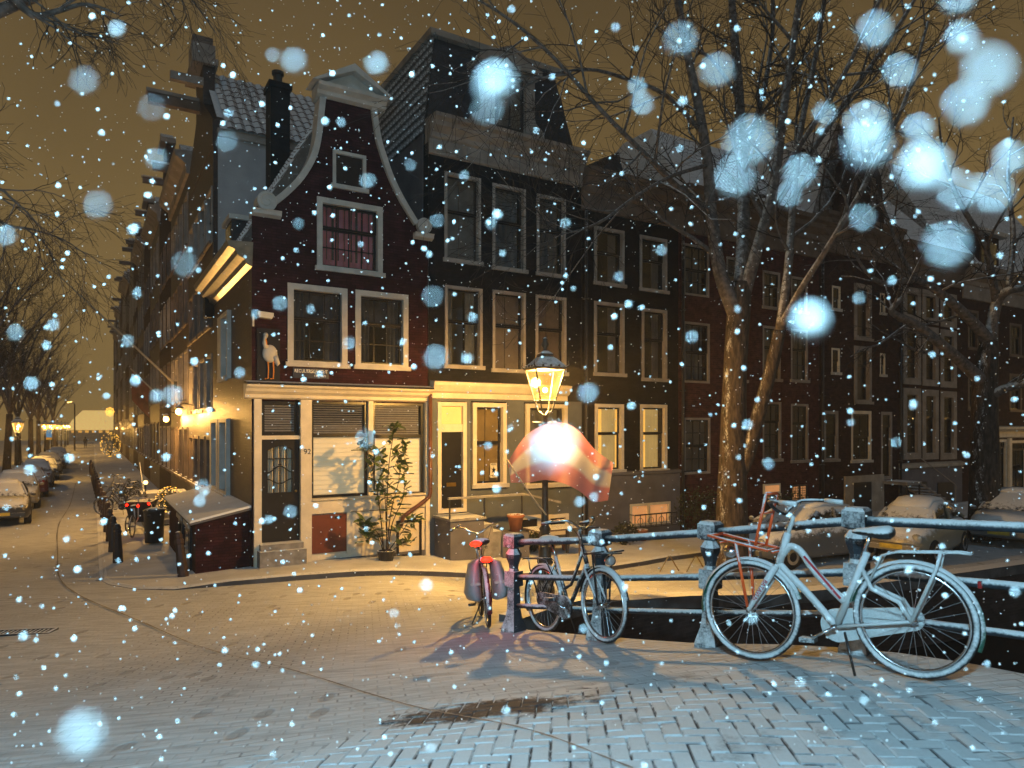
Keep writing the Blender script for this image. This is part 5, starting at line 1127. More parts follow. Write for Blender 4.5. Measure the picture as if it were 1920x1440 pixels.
# ================================================================== BICYCLES
M['rubber'] = mat('tyre_rubber', (0.012, 0.012, 0.013), 0.7, 0.2, 8, snow=((-0.4, -0.6, 0.6), 0.64, 0.35))
M['rubberdry'] = mat('tyre_rubber_wet', (0.012, 0.012, 0.013), 0.55, 0.2, 8, snow=((-0.3, -0.5, 0.7), 0.75, 0.2))
M['chrome'] = mat('chromed_steel', (0.55, 0.56, 0.58), 0.25, 0.1, 8, metal=1.0)
M['spoke'] = mat('spoke_wire', (0.45, 0.47, 0.5), 0.35, 0.1, 8, metal=0.8)
M['bikewhite'] = mat('white_bike_lacquer', (0.50, 0.52, 0.52), 0.4, 0.08, 5, snow=((-0.3, -0.45, 0.8), 0.66, 0.3))
M['bikeblack'] = mat('black_bike_lacquer', (0.014, 0.016, 0.018), 0.35, 0.2, 5, snow=((-0.3, -0.5, 0.8), 0.66, 0.25))
M['bikered'] = mat('dark_red_bike_lacquer', (0.10, 0.012, 0.016), 0.35, 0.2, 5, snow=((-0.4, -0.6, 0.65), 0.75, 0.2))
M['bikedark'] = mat('dark_bike_lacquer_dry', (0.014, 0.015, 0.016), 0.4, 0.2, 5, snow=(UP, 0.8, 0.15))
M['orange'] = mat('orange_carrier_lacquer', (0.75, 0.10, 0.02), 0.4, 0.1, 6, snow=((-0.2, -0.3, 0.9), 0.72, 0.2))
M['greenfender'] = mat('green_mudguard', (0.015, 0.11, 0.07), 0.4, 0.15, 6, snow=((-0.3, -0.5, 0.8), 0.55, 0.25))
M['saddle'] = mat('black_saddle_leather', (0.015, 0.015, 0.016), 0.45, 0.2, 8, snow=((-0.3, -0.3, 0.9), 0.42, 0.15))
M['bag'] = mat('grey_tarpaulin_bag', (0.27, 0.27, 0.28), 0.35, 0.15, 5, 0.2, 12, snow=(UP, 0.85, 0.15))
M['redtext'] = mat('red_lettering', (0.45, 0.03, 0.04), 0.5)
M['redlamp'] = glow('red_tail_lamp', (1.0, 0.008, 0.002), 14.0, (0.3, 0.0, 0.0)); M['redlens'] = mat('dark_red_lens', (0.25, 0.01, 0.01), 0.2)
M['lens'] = mat('lamp_lens', (0.6, 0.6, 0.6), 0.15, 0.05, metal=0.6)
def wheel(parent, nm, c, Rw, tyre, spokes=28, tw=0.021, smooth=True):
    ty = MB().torus(c, (0, 1, 0), Rw-tw, tw, 44, 10).build(nm, tyre, parent, True)
    MB().torus(c, (0, 1, 0), Rw-2*tw-0.008, 0.010, 44, 8, sq=1.3).build('rim', 'chrome', ty, True)
    hb = MB(); hb.tube([(c[0], c[1]-0.05, c[2]), (c[0], c[1]-0.03, c[2]), (c[0], c[1]+0.03, c[2]), (c[0], c[1]+0.05, c[2])], [0.014, 0.03, 0.03, 0.014], 10); hb.build('hub', 'chrome', ty, True)
    sp = MB()
    for i in range(spokes):
        t = 2*math.pi*i/spokes; t2 = t+(0.5 if i % 2 else -0.5)*0.9; y = 0.028 if (i//2) % 2 else -0.028
        sp.tube([(c[0]+0.028*math.cos(t2), c[1]+y, c[2]+0.028*math.sin(t2)), (c[0]+(Rw-2*tw-0.01)*math.cos(t), c[1], c[2]+(Rw-2*tw-0.01)*math.sin(t))], 0.0016, 4)
    sp.build('spokes', 'spoke', ty)
    return ty
def bicycle(name, label, rear, front, Rw, lean, frame='step', col='bikeblack', tyre='rubber', fender=None, steer=0.0, front_rack=None, rack=True, light=None, group=None, guard=True, bags=False, brand=False):
    rear, front = Vector(rear), Vector(front); ex = (front-rear); L = ex.length; ex.normalize()
    ey = Vector((0, 0, 1)).cross(ex).normalized(); ez = ex.cross(ey)
    Mx = Matrix((ex, ey, ez)).transposed().to_4x4() @ Matrix.Rotation(lean, 4, 'X')
    t = thing(name, label, 'bicycle', (0, 0, 0), group=group); t.matrix_world = Matrix.Translation(rear) @ Mx
    fender = fender or col; hr = (0, 0, Rw); hf = (L, 0, Rw); k = L/1.12
    bb = Vector((0.50*k, 0, 0.29)); st = Vector((0.27*k, 0, 0.80)); ht = Vector((0.80*k, 0, 0.90)); hb = Vector((0.87*k, 0, 0.73))
    wheel(t, 'rear_wheel', hr, Rw, tyre)
    wheel(t, 'front_wheel', hf, Rw, tyre)
    fr = MB(); tr = 0.020
    fr.tube([bb, st], 0.018, 10); fr.tube([hb, ht], 0.022, 10)
    if frame == 'loop':
        fr = MB(); tr = 0.026
        fr.tube([bb+Vector((0, 0, 0.0)), st+Vector((-0.02, 0, 0))], 0.024, 10)
        a = Vector((0.50*k-0.07, 0, 0.46)); top = ht+Vector((0.0, 0, -0.06))
        pts = [a, a+(top-a)*0.5+Vector((-0.005, 0, 0.0)), top+Vector((-0.10, 0, -0.055)), top+Vector((-0.05, 0, -0.012)), top+Vector((-0.01, 0, -0.01)), top+Vector((0.03, 0, -0.05)), hb+Vector((0.0, 0, 0.0)), hb+Vector((-0.02, 0, -0.05)), bb+(hb-bb)*0.5, bb]
        q = [Vector((p.x, p.z)) for p in pts]; q = smoothpts([tuple(v) for v in q], 5); fr.tube([(p.x, 0, p.y) for p in q], tr, 10)
        fr.tube([hb+Vector((0.01, 0, -0.04)), ht+Vector((-0.01, 0, 0.03))], 0.027, 10)
        for s in (-1, 1): fr.tube([st+Vector((0.02, 0, -0.12)), st+Vector((-0.04*k, s*0.05, -0.24)), (0.06, s*0.065, Rw+0.12), (0, s*0.06, Rw)], 0.015, 8)
    elif frame == 'step':
        fr.tube([hb, (0.72*k, 0, 0.55), (0.60*k, 0, 0.40), bb], 0.022, 10); fr.tube([ht+Vector((0.01, 0, -0.03)), (0.70*k, 0, 0.70), (0.56*k, 0, 0.52), bb+(st-bb)*0.35], 0.017, 10)
        for s in (-1, 1): fr.tube([st+Vector((0.01, s*0.02, -0.08)), (0, s*0.06, Rw)], 0.010, 8)
    else:
        fr.tube([hb, bb], 0.020, 10); fr.tube([ht+Vector((0, 0, -0.04)), st+Vector((0.01, 0, -0.06))], 0.018, 10)
        for s in (-1, 1): fr.tube([st+Vector((0.01, s*0.02, -0.06)), (0, s*0.06, Rw)], 0.010, 8)
    for s in (-1, 1): fr.tube([bb+Vector((0, s*0.035, 0)), (0, s*0.06, Rw)], 0.011, 8)
    frm = fr.build('frame', col, t, True)
    fk = MB(); crown = hb+Vector((0.015, 0, -0.04))
    fk.tube([hb, crown], 0.020, 8); fk.tube([crown+Vector((0, -0.05, 0)), crown+Vector((0, 0.05, 0))], 0.018, 8)
    for s in (-1, 1):
        if frame == 'loop': fk.tube([crown+Vector((0, s*0.05, 0)), (L-0.01, s*0.055, Rw+0.02), (L, s*0.055, Rw)], [0.026, 0.017, 0.014], 8)
        else: fk.tube([crown+Vector((0, s*0.05, 0)), (L-0.06, s*0.055, Rw+0.10), (L, s*0.055, Rw)], [0.016, 0.012, 0.010], 8)
    fko = fk.build('fork', col, t, True)
    sd = MB(); rings = []
    for x, w, z0, z1 in ((-0.13, 0.05, 0.0, 0.05), (-0.10, 0.105, -0.02, 0.065), (-0.03, 0.11, -0.02, 0.062), (0.04, 0.07, 0.0, 0.055), (0.11, 0.03, 0.01, 0.05), (0.15, 0.012, 0.02, 0.04)):
        rings.append([(x, w*math.cos(2*math.pi*j/12), (z0+z1)/2+(z1-z0)/2*math.sin(2*math.pi*j/12)) for j in range(12)])
    so = sd.loft(rings).build('saddle', 'saddle', t, True); sdir = (st-bb).normalized(); so.location = st+sdir*(0.17 if frame != 'loop' else 0.115)+Vector((0 if frame != 'loop' else -0.03, 0, 0)); so.scale = (0.92, 1, 1.1)
    MB().tube([st-sdir*0.03, st+sdir*0.16], 0.013, 8).build('seat_post', 'chrome', t, True)
    spx = MB()
    for s in (-0.05, 0.05): spx.torus((st.x-0.10+sdir.x*0.13, s, st.z+sdir.z*0.13), (0, 0, 1), 0.022, 0.004, 12, 5); spx.torus((st.x-0.10+sdir.x*0.13, s, st.z+sdir.z*0.13-0.018), (0, 0, 1), 0.022, 0.004, 12, 5)
    spx.build('saddle_spring', 'chrome', t)
    hd = (ht-hb).normalized(); stem = ht+hd*0.16
    MB().tube([ht, stem, stem+Vector((0.03, 0, 0.02))], 0.016, 8).build('stem', 'chrome' if frame != 'loop' else col, t, True)
    hbm = MB(); c, s_ = math.cos(steer), math.sin(steer)
    def hbp(x, y, z): return stem+Vector((0.03+x*c-y*s_, x*s_+y*c, z+0.02))
    bar = [(-0.24, 0.29, 0.07), (-0.12, 0.285, 0.085), (0.02, 0.20, 0.09), (0.05, 0.08, 0.03), (0.03, 0, 0), (0.05, -0.08, 0.03), (0.02, -0.20, 0.09), (-0.12, -0.285, 0.085), (-0.24, -0.29, 0.07)]
    hbo = hbm.tube([hbp(*b_) for b_ in smooth3(bar)], 0.0125, 8).build('handlebar', 'bikeblack' if frame == 'loop' else 'chrome', t, True)
    for s in (-1, 1): MB().tube([hbp(-0.12, s*0.285, 0.085), hbp(-0.25, s*0.29, 0.069)], 0.018, 8).build('grip', 'saddle' if frame != 'loop' else 'bikewhite', hbo, True)
    MB().ball(tuple(hbp(-0.02, 0.22, 0.12)), 0.032, 10, 6, (1, 1, 0.7)).build('bell', 'chrome', hbo, True)
    MB().tube([hbp(0.02, -0.2, 0.08), hbp(0.10, -0.14, -0.06), crown+Vector((0.05, -0.05, 0.05)), crown+Vector((0.01, -0.02, -0.05))], 0.003, 5).build('brake_cable', 'bikedark', hbo)
    # mudguards
    for nm, cc, a0, a1 in (('rear_mudguard', hr, R(-25), R(165)), ('front_mudguard', hf, R(45), R(215) if frame == 'loop' else R(200))):
        mg = MB(); rg = []
        for i in range(29):
            a = a0+(a1-a0)*i/28; Rm = Rw+0.018
            # arc measured from the rear side of each wheel over the top
            d = Vector((math.cos(math.pi-a), 0, math.sin(math.pi-a))) if nm == 'rear_mudguard' else Vector((math.cos(math.pi-a+R(30)), 0, math.sin(math.pi-a+R(30))))
            rg.append([Vector(cc)+d*Rm+Vector((0, -0.030, 0))-d*0.012, Vector(cc)+d*(Rm+0.006)+Vector((0, -0.015, 0)), Vector(cc)+d*(Rm+0.008), Vector(cc)+d*(Rm+0.006)+Vector((0, 0.015, 0)), Vector(cc)+d*Rm+Vector((0, 0.030, 0))-d*0.012])
        mg.loft(rg, False, False).build(nm, fender if nm == 'front_mudguard' else (fender if frame == 'loop' else col), t, True)
    if rack:
        rk = MB(); zt = 2*Rw+0.075
        for s in (-0.055, 0.055): rk.tube([st+Vector((-0.02, s*0.5, -0.20)), (0.14, s, zt-0.02), (0.05, s, zt), (-0.30, s, zt), (-0.36, s*0.6, zt-0.01)], 0.008, 6); rk.tube([(-0.20, s, zt), (-0.17, s*1.2, zt-0.10), (0, s*1.2, Rw)], 0.008 if frame != 'loop' else 0.012, 6)
        for x in (-0.36, -0.20, -0.05, 0.1): rk.tube([(x, -0.055 if x > -0.3 else -0.035, zt), (x, 0.055 if x > -0.3 else 0.035, zt)], 0.006, 6)
        rk.build('rear_carrier', col if frame == 'loop' else 'bikedark', t, True)
    if guard:
        g = MB(); out = []
        for i in range(16): a = math.pi/2+math.pi*i/15; out.append((0.02+0.075*math.cos(a), Rw+0.075*math.sin(a)))
        for i in range(16): a = -math.pi/2+math.pi*i/15; out.append((bb.x+0.115*math.cos(a), bb.z+0.115*math.sin(a)))
        g.prism(out, -0.065, -0.04).build('chain_guard', col, t)
    ck = MB(); ck.tube([(bb.x, -0.08, bb.z), (bb.x, 0.08, bb.z)], 0.02, 8); ck.tube([(bb.x, 0.085, bb.z), (bb.x+0.15, 0.09, bb.z-0.08)], 0.011, 6); ck.tube([(bb.x, -0.085, bb.z), (bb.x-0.15, -0.09, bb.z+0.08)], 0.011, 6)
    cko = ck.build('crank', 'chrome', t, True)
    MB().box(bb.x+0.10, bb.x+0.20, 0.095, 0.18, bb.z-0.095, bb.z-0.065).build('pedal', 'bikeblack', cko); MB().box(bb.x-0.20, bb.x-0.10, -0.18, -0.095, bb.z+0.065, bb.z+0.095).build('pedal', 'bikeblack', cko)
    MB().tube([(bb.x-0.06, 0.03, bb.z-0.03), (bb.x-0.14, 0.17, 0.01)], 0.009, 6).build('kickstand', 'bikedark', t)
    if front_rack:
        fkx = MB(); zt = 2*Rw+0.13; m_ = front_rack
        if frame == 'loop':
            for s in (-0.13, 0.13):
                fkx.tube([(hb.x+0.03, s, zt-0.05), (L+0.24, s, zt+0.06)], 0.0115, 8); fkx.tube([(hb.x+0.13, s*0.85, zt-0.02), (hb.x+0.02, s*0.85, zt+0.36)], 0.0115, 8); fkx.tube([(L+0.03, s, zt+0.01), (L, s*0.5, Rw+0.03)], 0.0115, 8)
            for x in (0.03, 0.15, 0.27, 0.39): fkx.tube([(hb.x+x, -0.13, zt-0.05+0.27*x*0.55), (hb.x+x, 0.13, zt-0.05+0.27*x*0.55)], 0.007, 6)
            fkx.tube([(hb.x+0.02, -0.11, zt+0.36), (hb.x+0.02, 0.11, zt+0.36)], 0.0115, 8); fkx.tube([(hb.x+0.06, -0.11, zt+0.22), (hb.x+0.06, 0.11, zt+0.22)], 0.007, 6); fkx.tube([(L+0.24, -0.13, zt+0.06), (L+0.24, 0.13, zt+0.06)], 0.0115, 8); fkx.tube([(hb.x, -0.13, zt-0.06), (hb.x, 0.13, zt-0.06)], 0.010, 8)
        else:
            for s in (-0.12, 0.12):
                fkx.tube([(hb.x+0.12, s, zt), (L+0.20, s, zt+0.03)], 0.009, 6); fkx.tube([(hb.x+0.12, s, zt), (hb.x+0.07, s, zt+0.26)], 0.009, 6); fkx.tube([(L+0.02, s, zt+0.02), (L, s*0.6, Rw)], 0.009, 6)
            for x in (0.12, 0.2, 0.3, 0.4): fkx.tube([(hb.x+x, -0.12, zt+0.005), (hb.x+x, 0.12, zt+0.005)], 0.007, 6)
            for z in (0.09, 0.18, 0.26): fkx.tube([(hb.x+0.12-0.05*z/0.26, -0.12, zt+z), (hb.x+0.12-0.05*z/0.26, 0.12, zt+z)], 0.007, 6)
        fkx.build('front_carrier', m_, t, True)
        hl = MB(); zz = zt-0.07 if frame == 'loop' else zt-0.06; xx = L+0.16
        hl.tube([(xx-0.09, 0, zz), (xx-0.05, 0, zz), (xx, 0, zz)], [0.02, 0.045, 0.05], 12); hlo = hl.build('headlamp', 'chrome', t, True); MB().tube([(xx+0.001, 0, zz), (xx+0.012, 0, zz)], [0.047, 0.03], 12).build('lens', 'lens', hlo, True)
    if light:
        for (x, y, z) in light: MB().ball((x, y, z), 0.045, 10, 6, (0.6, 1.5, 0.7)).build('tail_lamp', 'redlamp', t, True)
    else: MB().box(-Rw-0.03, -Rw-0.01, -0.03, 0.03, 2*Rw-0.14, 2*Rw-0.10).build('tail_reflector', 'redlens', t)
    if bags:
        for s in (-1, 1):
            bg = MB(); rings = []
            for z, w, l in ((2*Rw+0.12, 0.03, 0.18), (2*Rw+0.07, 0.13, 0.21), (2*Rw-0.08, 0.17, 0.24), (2*Rw-0.24, 0.20, 0.26), (2*Rw-0.32, 0.17, 0.24), (2*Rw-0.34, 0.10, 0.2)):
                rings.append([(-0.12+l*math.cos(a)*(1.0), s*(0.06+w/2+w/2*math.sin(a)), z) for a in [2*math.pi*j/16 for j in range(16)]])
            bo = bg.loft(rings).build('pannier_bag', 'bag', t, True)
            MB().box(-0.36, -0.345, s*0.08, s*0.19, 2*Rw-0.16, 2*Rw-0.13).build('reflective_strip', 'lens', bo)
    if brand:
        d = (Vector(hf)-crown); a = math.atan2(d.z, d.x); mid = crown+d*0.52
        text('lettering', 'BATAVUS', 0.042, 'redtext', t, (mid.x-0.0, 0.055+0.026, mid.z), rot=(R(90), a+math.pi, R(180)))
        so2 = MB().box(-0.18, 0.18, 0.0, 0.003, -0.008, 0.008).build('red_stripe', 'redtext', t); a_ = Vector((0.50*k-0.07, 0, 0.46)); top = ht+Vector((-0.10, 0, -0.11)); md = (a_+top)/2; so2.location = (md.x, 0.027, md.z); so2.rotation_euler = (0, -math.atan2(top.z-a_.z, top.x-a_.x), 0)
    return t
def smooth3(p, k=4):
    p = [Vector(q) for q in p]; out = []
    for i in range(len(p)-1):
        a, b = p[i], p[i+1]; q0 = p[max(0, i-1)]; q1 = p[min(len(p)-1, i+2)]
        for j in range(k):
            t = j/k; out.append(0.5*((2*a)+(b-q0)*t+(2*q0-5*a+4*b-q1)*t*t+(3*a-q0-3*b+q1)*t**3))
    return out+[p[-1]]
def gp3(x, y, dz=0.012): return (x, y, H(x, y)+dz)
bicycle('snowy_bicycle', 'white bicycle crusted with snow with bright orange front carrier', gp3(2.615, 4.45), gp3(1.80, 5.14), 0.365, R(4), 'loop', 'bikewhite', fender='greenfender', front_rack='orange', brand=True, steer=R(-14))
bicycle('dark_bicycle', 'dark snow dusted bicycle with front carrier leaning on the railing', gp3(0.36, 7.45), gp3(0.885, 6.58), 0.35, R(-3), 'step', 'bikeblack', front_rack='bikedark', steer=R(12))
bicycle('red_lit_bicycle', 'bicycle with glowing red tail lights and grey pannier bags at the railing end', gp3(-0.27, 8.0), gp3(-0.40, 9.05), 0.34, R(-4), 'step', 'bikered', tyre='rubberdry', light=((-0.47, 0.0, 0.80), (-0.44, 0.10, 0.98)), bags=True, steer=R(-10))
b0 = [o for o in bpy.data.objects if o.name.startswith('red_lit_bicycle')][0]
l = bpy.data.lights.new('tail_light', 'POINT'); l.energy = 5.0; l.color = (1.0, 0.05, 0.03); l.shadow_soft_size = 0.04
lo = bpy.data.objects.new('tail_light', l); COL.objects.link(lo); lo.parent = b0; lo.location = (-0.58, 0.02, 0.88)
# bicycles parked by the lane houses
for i, (u, v, hd) in enumerate(((-1.5, 19.0, 0.5), (-1.4, 16.6, 0.35), (-1.6, 13.6, 0.6))):
    p = rowp(u, v); d = Vector((math.cos(TH+2.2+hd), math.sin(TH+2.2+hd)))*1.08
    bicycle('parked_bicycle', ['dark bicycle parked below the string lit hedge', 'dark bicycle parked beside the front steps of the lane house', 'dark bicycle parked next to the cargo bike'][i], (p.x, p.y, 0.13), (p.x+d.x, p.y+d.y, 0.13), 0.34, R(4), 'diamond' if i % 2 else 'step', 'bikedark', tyre='rubberdry', front_rack=None)
# cargo bike with planter of greenery
pc = rowp(-1.65, 8.6)
cb_ = thing('cargo_bike', 'cargo bike with dark box and small red lights near the bollards', 'cargo bike', (pc.x, pc.y, 0.13), TH+R(75))
bxm = MB(); bxm.loft([[(-0.30, -0.26, 0.35), (0.30, -0.26, 0.35), (0.30, 0.26, 0.35), (-0.30, 0.26, 0.35)], [(-0.46, -0.36, 0.95), (0.46, -0.36, 0.95), (0.46, 0.36, 0.95), (-0.46, 0.36, 0.95)]]).build('box', 'bikedark', cb_)
MB().box(-0.47, 0.47, -0.37, 0.37, 0.95, 0.98).build('box_cover', 'soil', cb_)
for y in (-0.42, 0.42): wheel(cb_, 'front_wheel', (0.1, y, 0.26), 0.26, 'rubberdry', 16)
wheel(cb_, 'rear_wheel', (-1.15, 0, 0.33), 0.33, 'rubberdry', 24)
fr = MB(); fr.tube([(-0.4, 0, 0.5), (-0.8, 0, 0.35), (-1.15, 0, 0.33)], 0.02, 8); fr.tube([(-0.8, 0, 0.35), (-0.95, 0, 0.85)], 0.018, 8); fr.tube([(-0.45, -0.28, 1.1), (-0.45, 0.28, 1.1)], 0.015, 8); fr.tube([(-0.42, 0, 0.5), (-0.45, 0, 1.1)], 0.018, 8); fr.build('frame', 'bikewhite', cb_, True)
MB().ball((-0.97, 0, 0.92), 0.11, 10, 6, (1.2, 0.8, 0.35)).build('saddle', 'saddle', cb_, True)
for x, y, z in ((-0.47, 0.30, 0.90), (-0.47, -0.30, 0.92), (-0.46, 0.0, 0.86)): MB().ball((x-0.02, y, z), 0.035).build('tail_lamp', 'redlamp', cb_)
# bicycle stands on the quay
for i, (px, py) in enumerate(((1255, 1070), (1305, 1070), (1342, 1068))):
    d = 3.38*FPX/(py-HOR); p = pt(px, py, d)
    o = MB().tube([(-0.24, 0, 0), (-0.02, 0, 0.36), (0.02, 0, 0.36), (0.24, 0, 0)], 0.014, 6).build('bicycle_stand', mat('galvanised_hoop', (0.25, 0.17, 0.07), 0.4, 0.1, metal=0.6)); o.location = (p.x, p.y, H(p.x, p.y)); o.rotation_euler = (0, 0, TH*0.4)
    tag(o, 'small bent metal bicycle stand in the snow at the quay edge', 'bicycle stand', 'bicycle stands on the quay')
# ================================================================== TREES (bare, snow on the limbs)
M['bark'] = mat('furrowed_elm_bark', (0.050, 0.036, 0.027), 0.8, 0.6, 14.0, 1.0, 20, snow=((-0.75, -0.5, 0.3), 1.10, 0.14), stretch=(1.0, 1.0, 0.28))
M['bark'].node_tree.nodes['Bump'].inputs['Distance'].default_value = 0.04
M['limb'] = mat('grey_limb_bark', (0.12, 0.10, 0.09), 0.8, 0.45, 9.0, 0.6, 30, snow=((-0.75, -0.35, 0.6), 0.85, 0.22))  # leftward snow also paints the lit left side of the limbs
M['twig'] = mat('dark_twigs', (0.030, 0.022, 0.018), 0.8, 0.3, 6.0, snow=((0, 0, 1), 1.05, 0.2))
def wander(p, d, L, r0, r1, n, wob, trop):
    pts = [p.copy()]; rads = [r0]; d = d.normalized()
    for i in range(n):
        d = (d+Vector((random.gauss(0, wob), random.gauss(0, wob), random.gauss(0, wob)+trop))).normalized(); pts.append(pts[-1]+d*L/n); rads.append(r0+(r1-r0)*(i+1)/n)
    return pts, rads
def spray(mb_l, mb_t, pts, rads, level, prm, start=0.25):
    """side branches along a limb; the last levels go into the twig mesh"""
    L, cnt, spread, trop = prm[level]
    n = len(pts)-1
    for k in range(cnt):
        t = start+(1-start)*(k+random.random())/cnt; f = t*n; i = min(n-1, int(f)); p = pts[i]+(pts[i+1]-pts[i])*(f-i); d = (pts[i+1]-pts[i]).normalized(); rr = rads[min(n, i)]
        ax = Vector((random.gauss(0, 1), random.gauss(0, 1), random.gauss(0, 1))).cross(d)
        if ax.length < 0.05: continue
        a = random.uniform(*spread); nd_ = (d*math.cos(a)+ax.normalized()*math.sin(a))
        l = L*random.uniform(0.6, 1.25)*(1.1-0.5*t); last = level == len(prm)-1
        r0 = min(rr*0.6, 0.018*l+0.004); q, qr = wander(p, nd_, l, r0, max(0.0035, r0*0.25), 3 if last else 5, 0.16, trop)
        (mb_t if level >= 1 else mb_l).tube(q, qr, 3 if level >= 1 else 5, False)
        if not last: spray(mb_l, mb_t, q, qr, level+1, prm, 0.2)
def tree(name, label, base, trunk, limbs, prm, group=None, cut=0.2, tn=14):
    """trunk and limbs: lists of (points, radii) in world space"""
    t = thing(name, label, 'tree', base, group=group); b = Vector(base)
    mb = MB()
    for pts, rads in trunk: mb.tube([p-b for p in smooth3(pts, 5)], [a for a in lerp_r(rads, 5)], tn)
    mb.build('trunk', 'bark', t, True)
    ml, mt = MB(), MB()
    for pts, rads in limbs:
        sp = [p-b for p in smooth3(pts, 4)]; sr = [x*0.85 for x in lerp_r(rads, 4)]
        lo = MB().tube(sp, sr, 10).build('limb', 'limb', t, True)
        spray(ml, mt, sp, sr, 0, prm, cut)
    ml.build('branches', 'limb', t, True, kind='stuff'); mt.build('twigs', 'twig', t, kind='stuff')
    return t
def lerp_r(r, k):
    out = []
    for i in range(len(r)-1): out += [r[i]+(r[i+1]-r[i])*j/k for j in range(k)]
    return out+[r[-1]]
random.seed(21)
D = 16.5
def tp_(lst): return [pt(px, py, d) for px, py, d in lst]
eb = pt(1372, 1056, D); eb.z = H(eb.x, eb.y)
big = dict(prm=[(3.0, 9, (0.35, 0.95), 0.03), (1.5, 7, (0.4, 1.0), 0.01), (0.75, 6, (0.35, 1.0), -0.02)])
trunk = [([Vector((eb.x, eb.y, eb.z-0.2)), pt(1372, 980, D), pt(1374, 850, D), pt(1378, 700, D), pt(1384, 600, D), pt(1390, 530, D)], [0.50, 0.37, 0.31, 0.27, 0.27, 0.24]),
         ([pt(1388, 900, D-0.05), pt(1404, 850, D-0.15), pt(1424, 770, D-0.3), pt(1446, 690, D-0.4), pt(1462, 620, D-0.5)], [0.09, 0.16, 0.16, 0.15, 0.14])]
limbs = [
 (tp_([(1384, 600, D), (1350, 510, D-0.2), (1334, 400, D-0.4), (1326, 300, D-0.7), (1308, 190, D-1.0), (1285, 80, D-1.3), (1262, -60, D-1.6)]), [0.24, 0.19, 0.16, 0.14, 0.12, 0.10, 0.07]),
 (tp_([(1390, 540, D), (1394, 430, D+0.3), (1392, 300, D+0.5), (1384, 150, D+0.4), (1372, 0, D+0.2), (1368, -120, D)]), [0.24, 0.19, 0.15, 0.13, 0.10, 0.07]),
 (tp_([(1392, 560, D), (1424, 450, D-0.3), (1452, 340, D-0.5), (1470, 200, D-0.6), (1490, 60, D-0.8), (1510, -80, D-1)]), [0.20, 0.15, 0.13, 0.11, 0.09, 0.06]),
 (tp_([(1462, 620, D-0.5), (1478, 500, D-0.5), (1486, 390, D-0.4), (1500, 250, D-0.3), (1530, 100, D-0.2), (1555, -60, D)]), [0.13, 0.11, 0.10, 0.085, 0.07, 0.05]),
 (tp_([(1464, 612, D-0.5), (1500, 545, D-1.0), (1548, 470, D-1.6), (1600, 385, D-2.2), (1650, 290, D-2.6), (1700, 180, D-3.0), (1740, 40, D-3.2)]), [0.10, 0.085, 0.075, 0.07, 0.06, 0.045, 0.03]),
 (tp_([(1334, 400, D-0.4), (1270, 350, D-1.4), (1210, 290, D-2.4), (1130, 210, D-3.4), (1040, 110, D-4.2), (960, 40, D-4.8), (880, -10, D-5.2)]), [0.09, 0.075, 0.06, 0.05, 0.04, 0.03, 0.018]),
 (tp_([(1318, 250, D-0.8), (1250, 180, D-1.6), (1180, 150, D-2.4), (1100, 130, D-3.2), (1010, 150, D-3.8), (940, 190, D-4.2)]), [0.07, 0.055, 0.045, 0.035, 0.028, 0.015]),
 (tp_([(1326, 310, D-0.7), (1260, 330, D-2.2), (1190, 370, D-3.4), (1120, 420, D-4.2), (1050, 440, D-4.8)]), [0.055, 0.045, 0.035, 0.025, 0.012]),
 (tp_([(1430, 420, D-0.4), (1510, 300, D-0.2), (1600, 170, D), (1690, 40, D+0.3), (1760, -80, D+0.5)]), [0.10, 0.085, 0.07, 0.055, 0.04]),
 (tp_([(1452, 340, D-0.5), (1560, 180, D-1.2), (1640, 20, D-1.8), (1700, -100, D-2.2)]), [0.08, 0.065, 0.05, 0.03]),
 (tp_([(1392, 300, D+0.5), (1430, 180, D+1.2), (1450, 40, D+1.6), (1440, -80, D+2)]), [0.10, 0.08, 0.06, 0.05]),
]
tree('elm_tree', 'large bare elm with many rising stems behind the railing', eb, trunk, limbs, group=None, **big)
random.seed(33)
D2 = 21.0; rb_ = pt(1845, 985, D2); rb_.z = 0
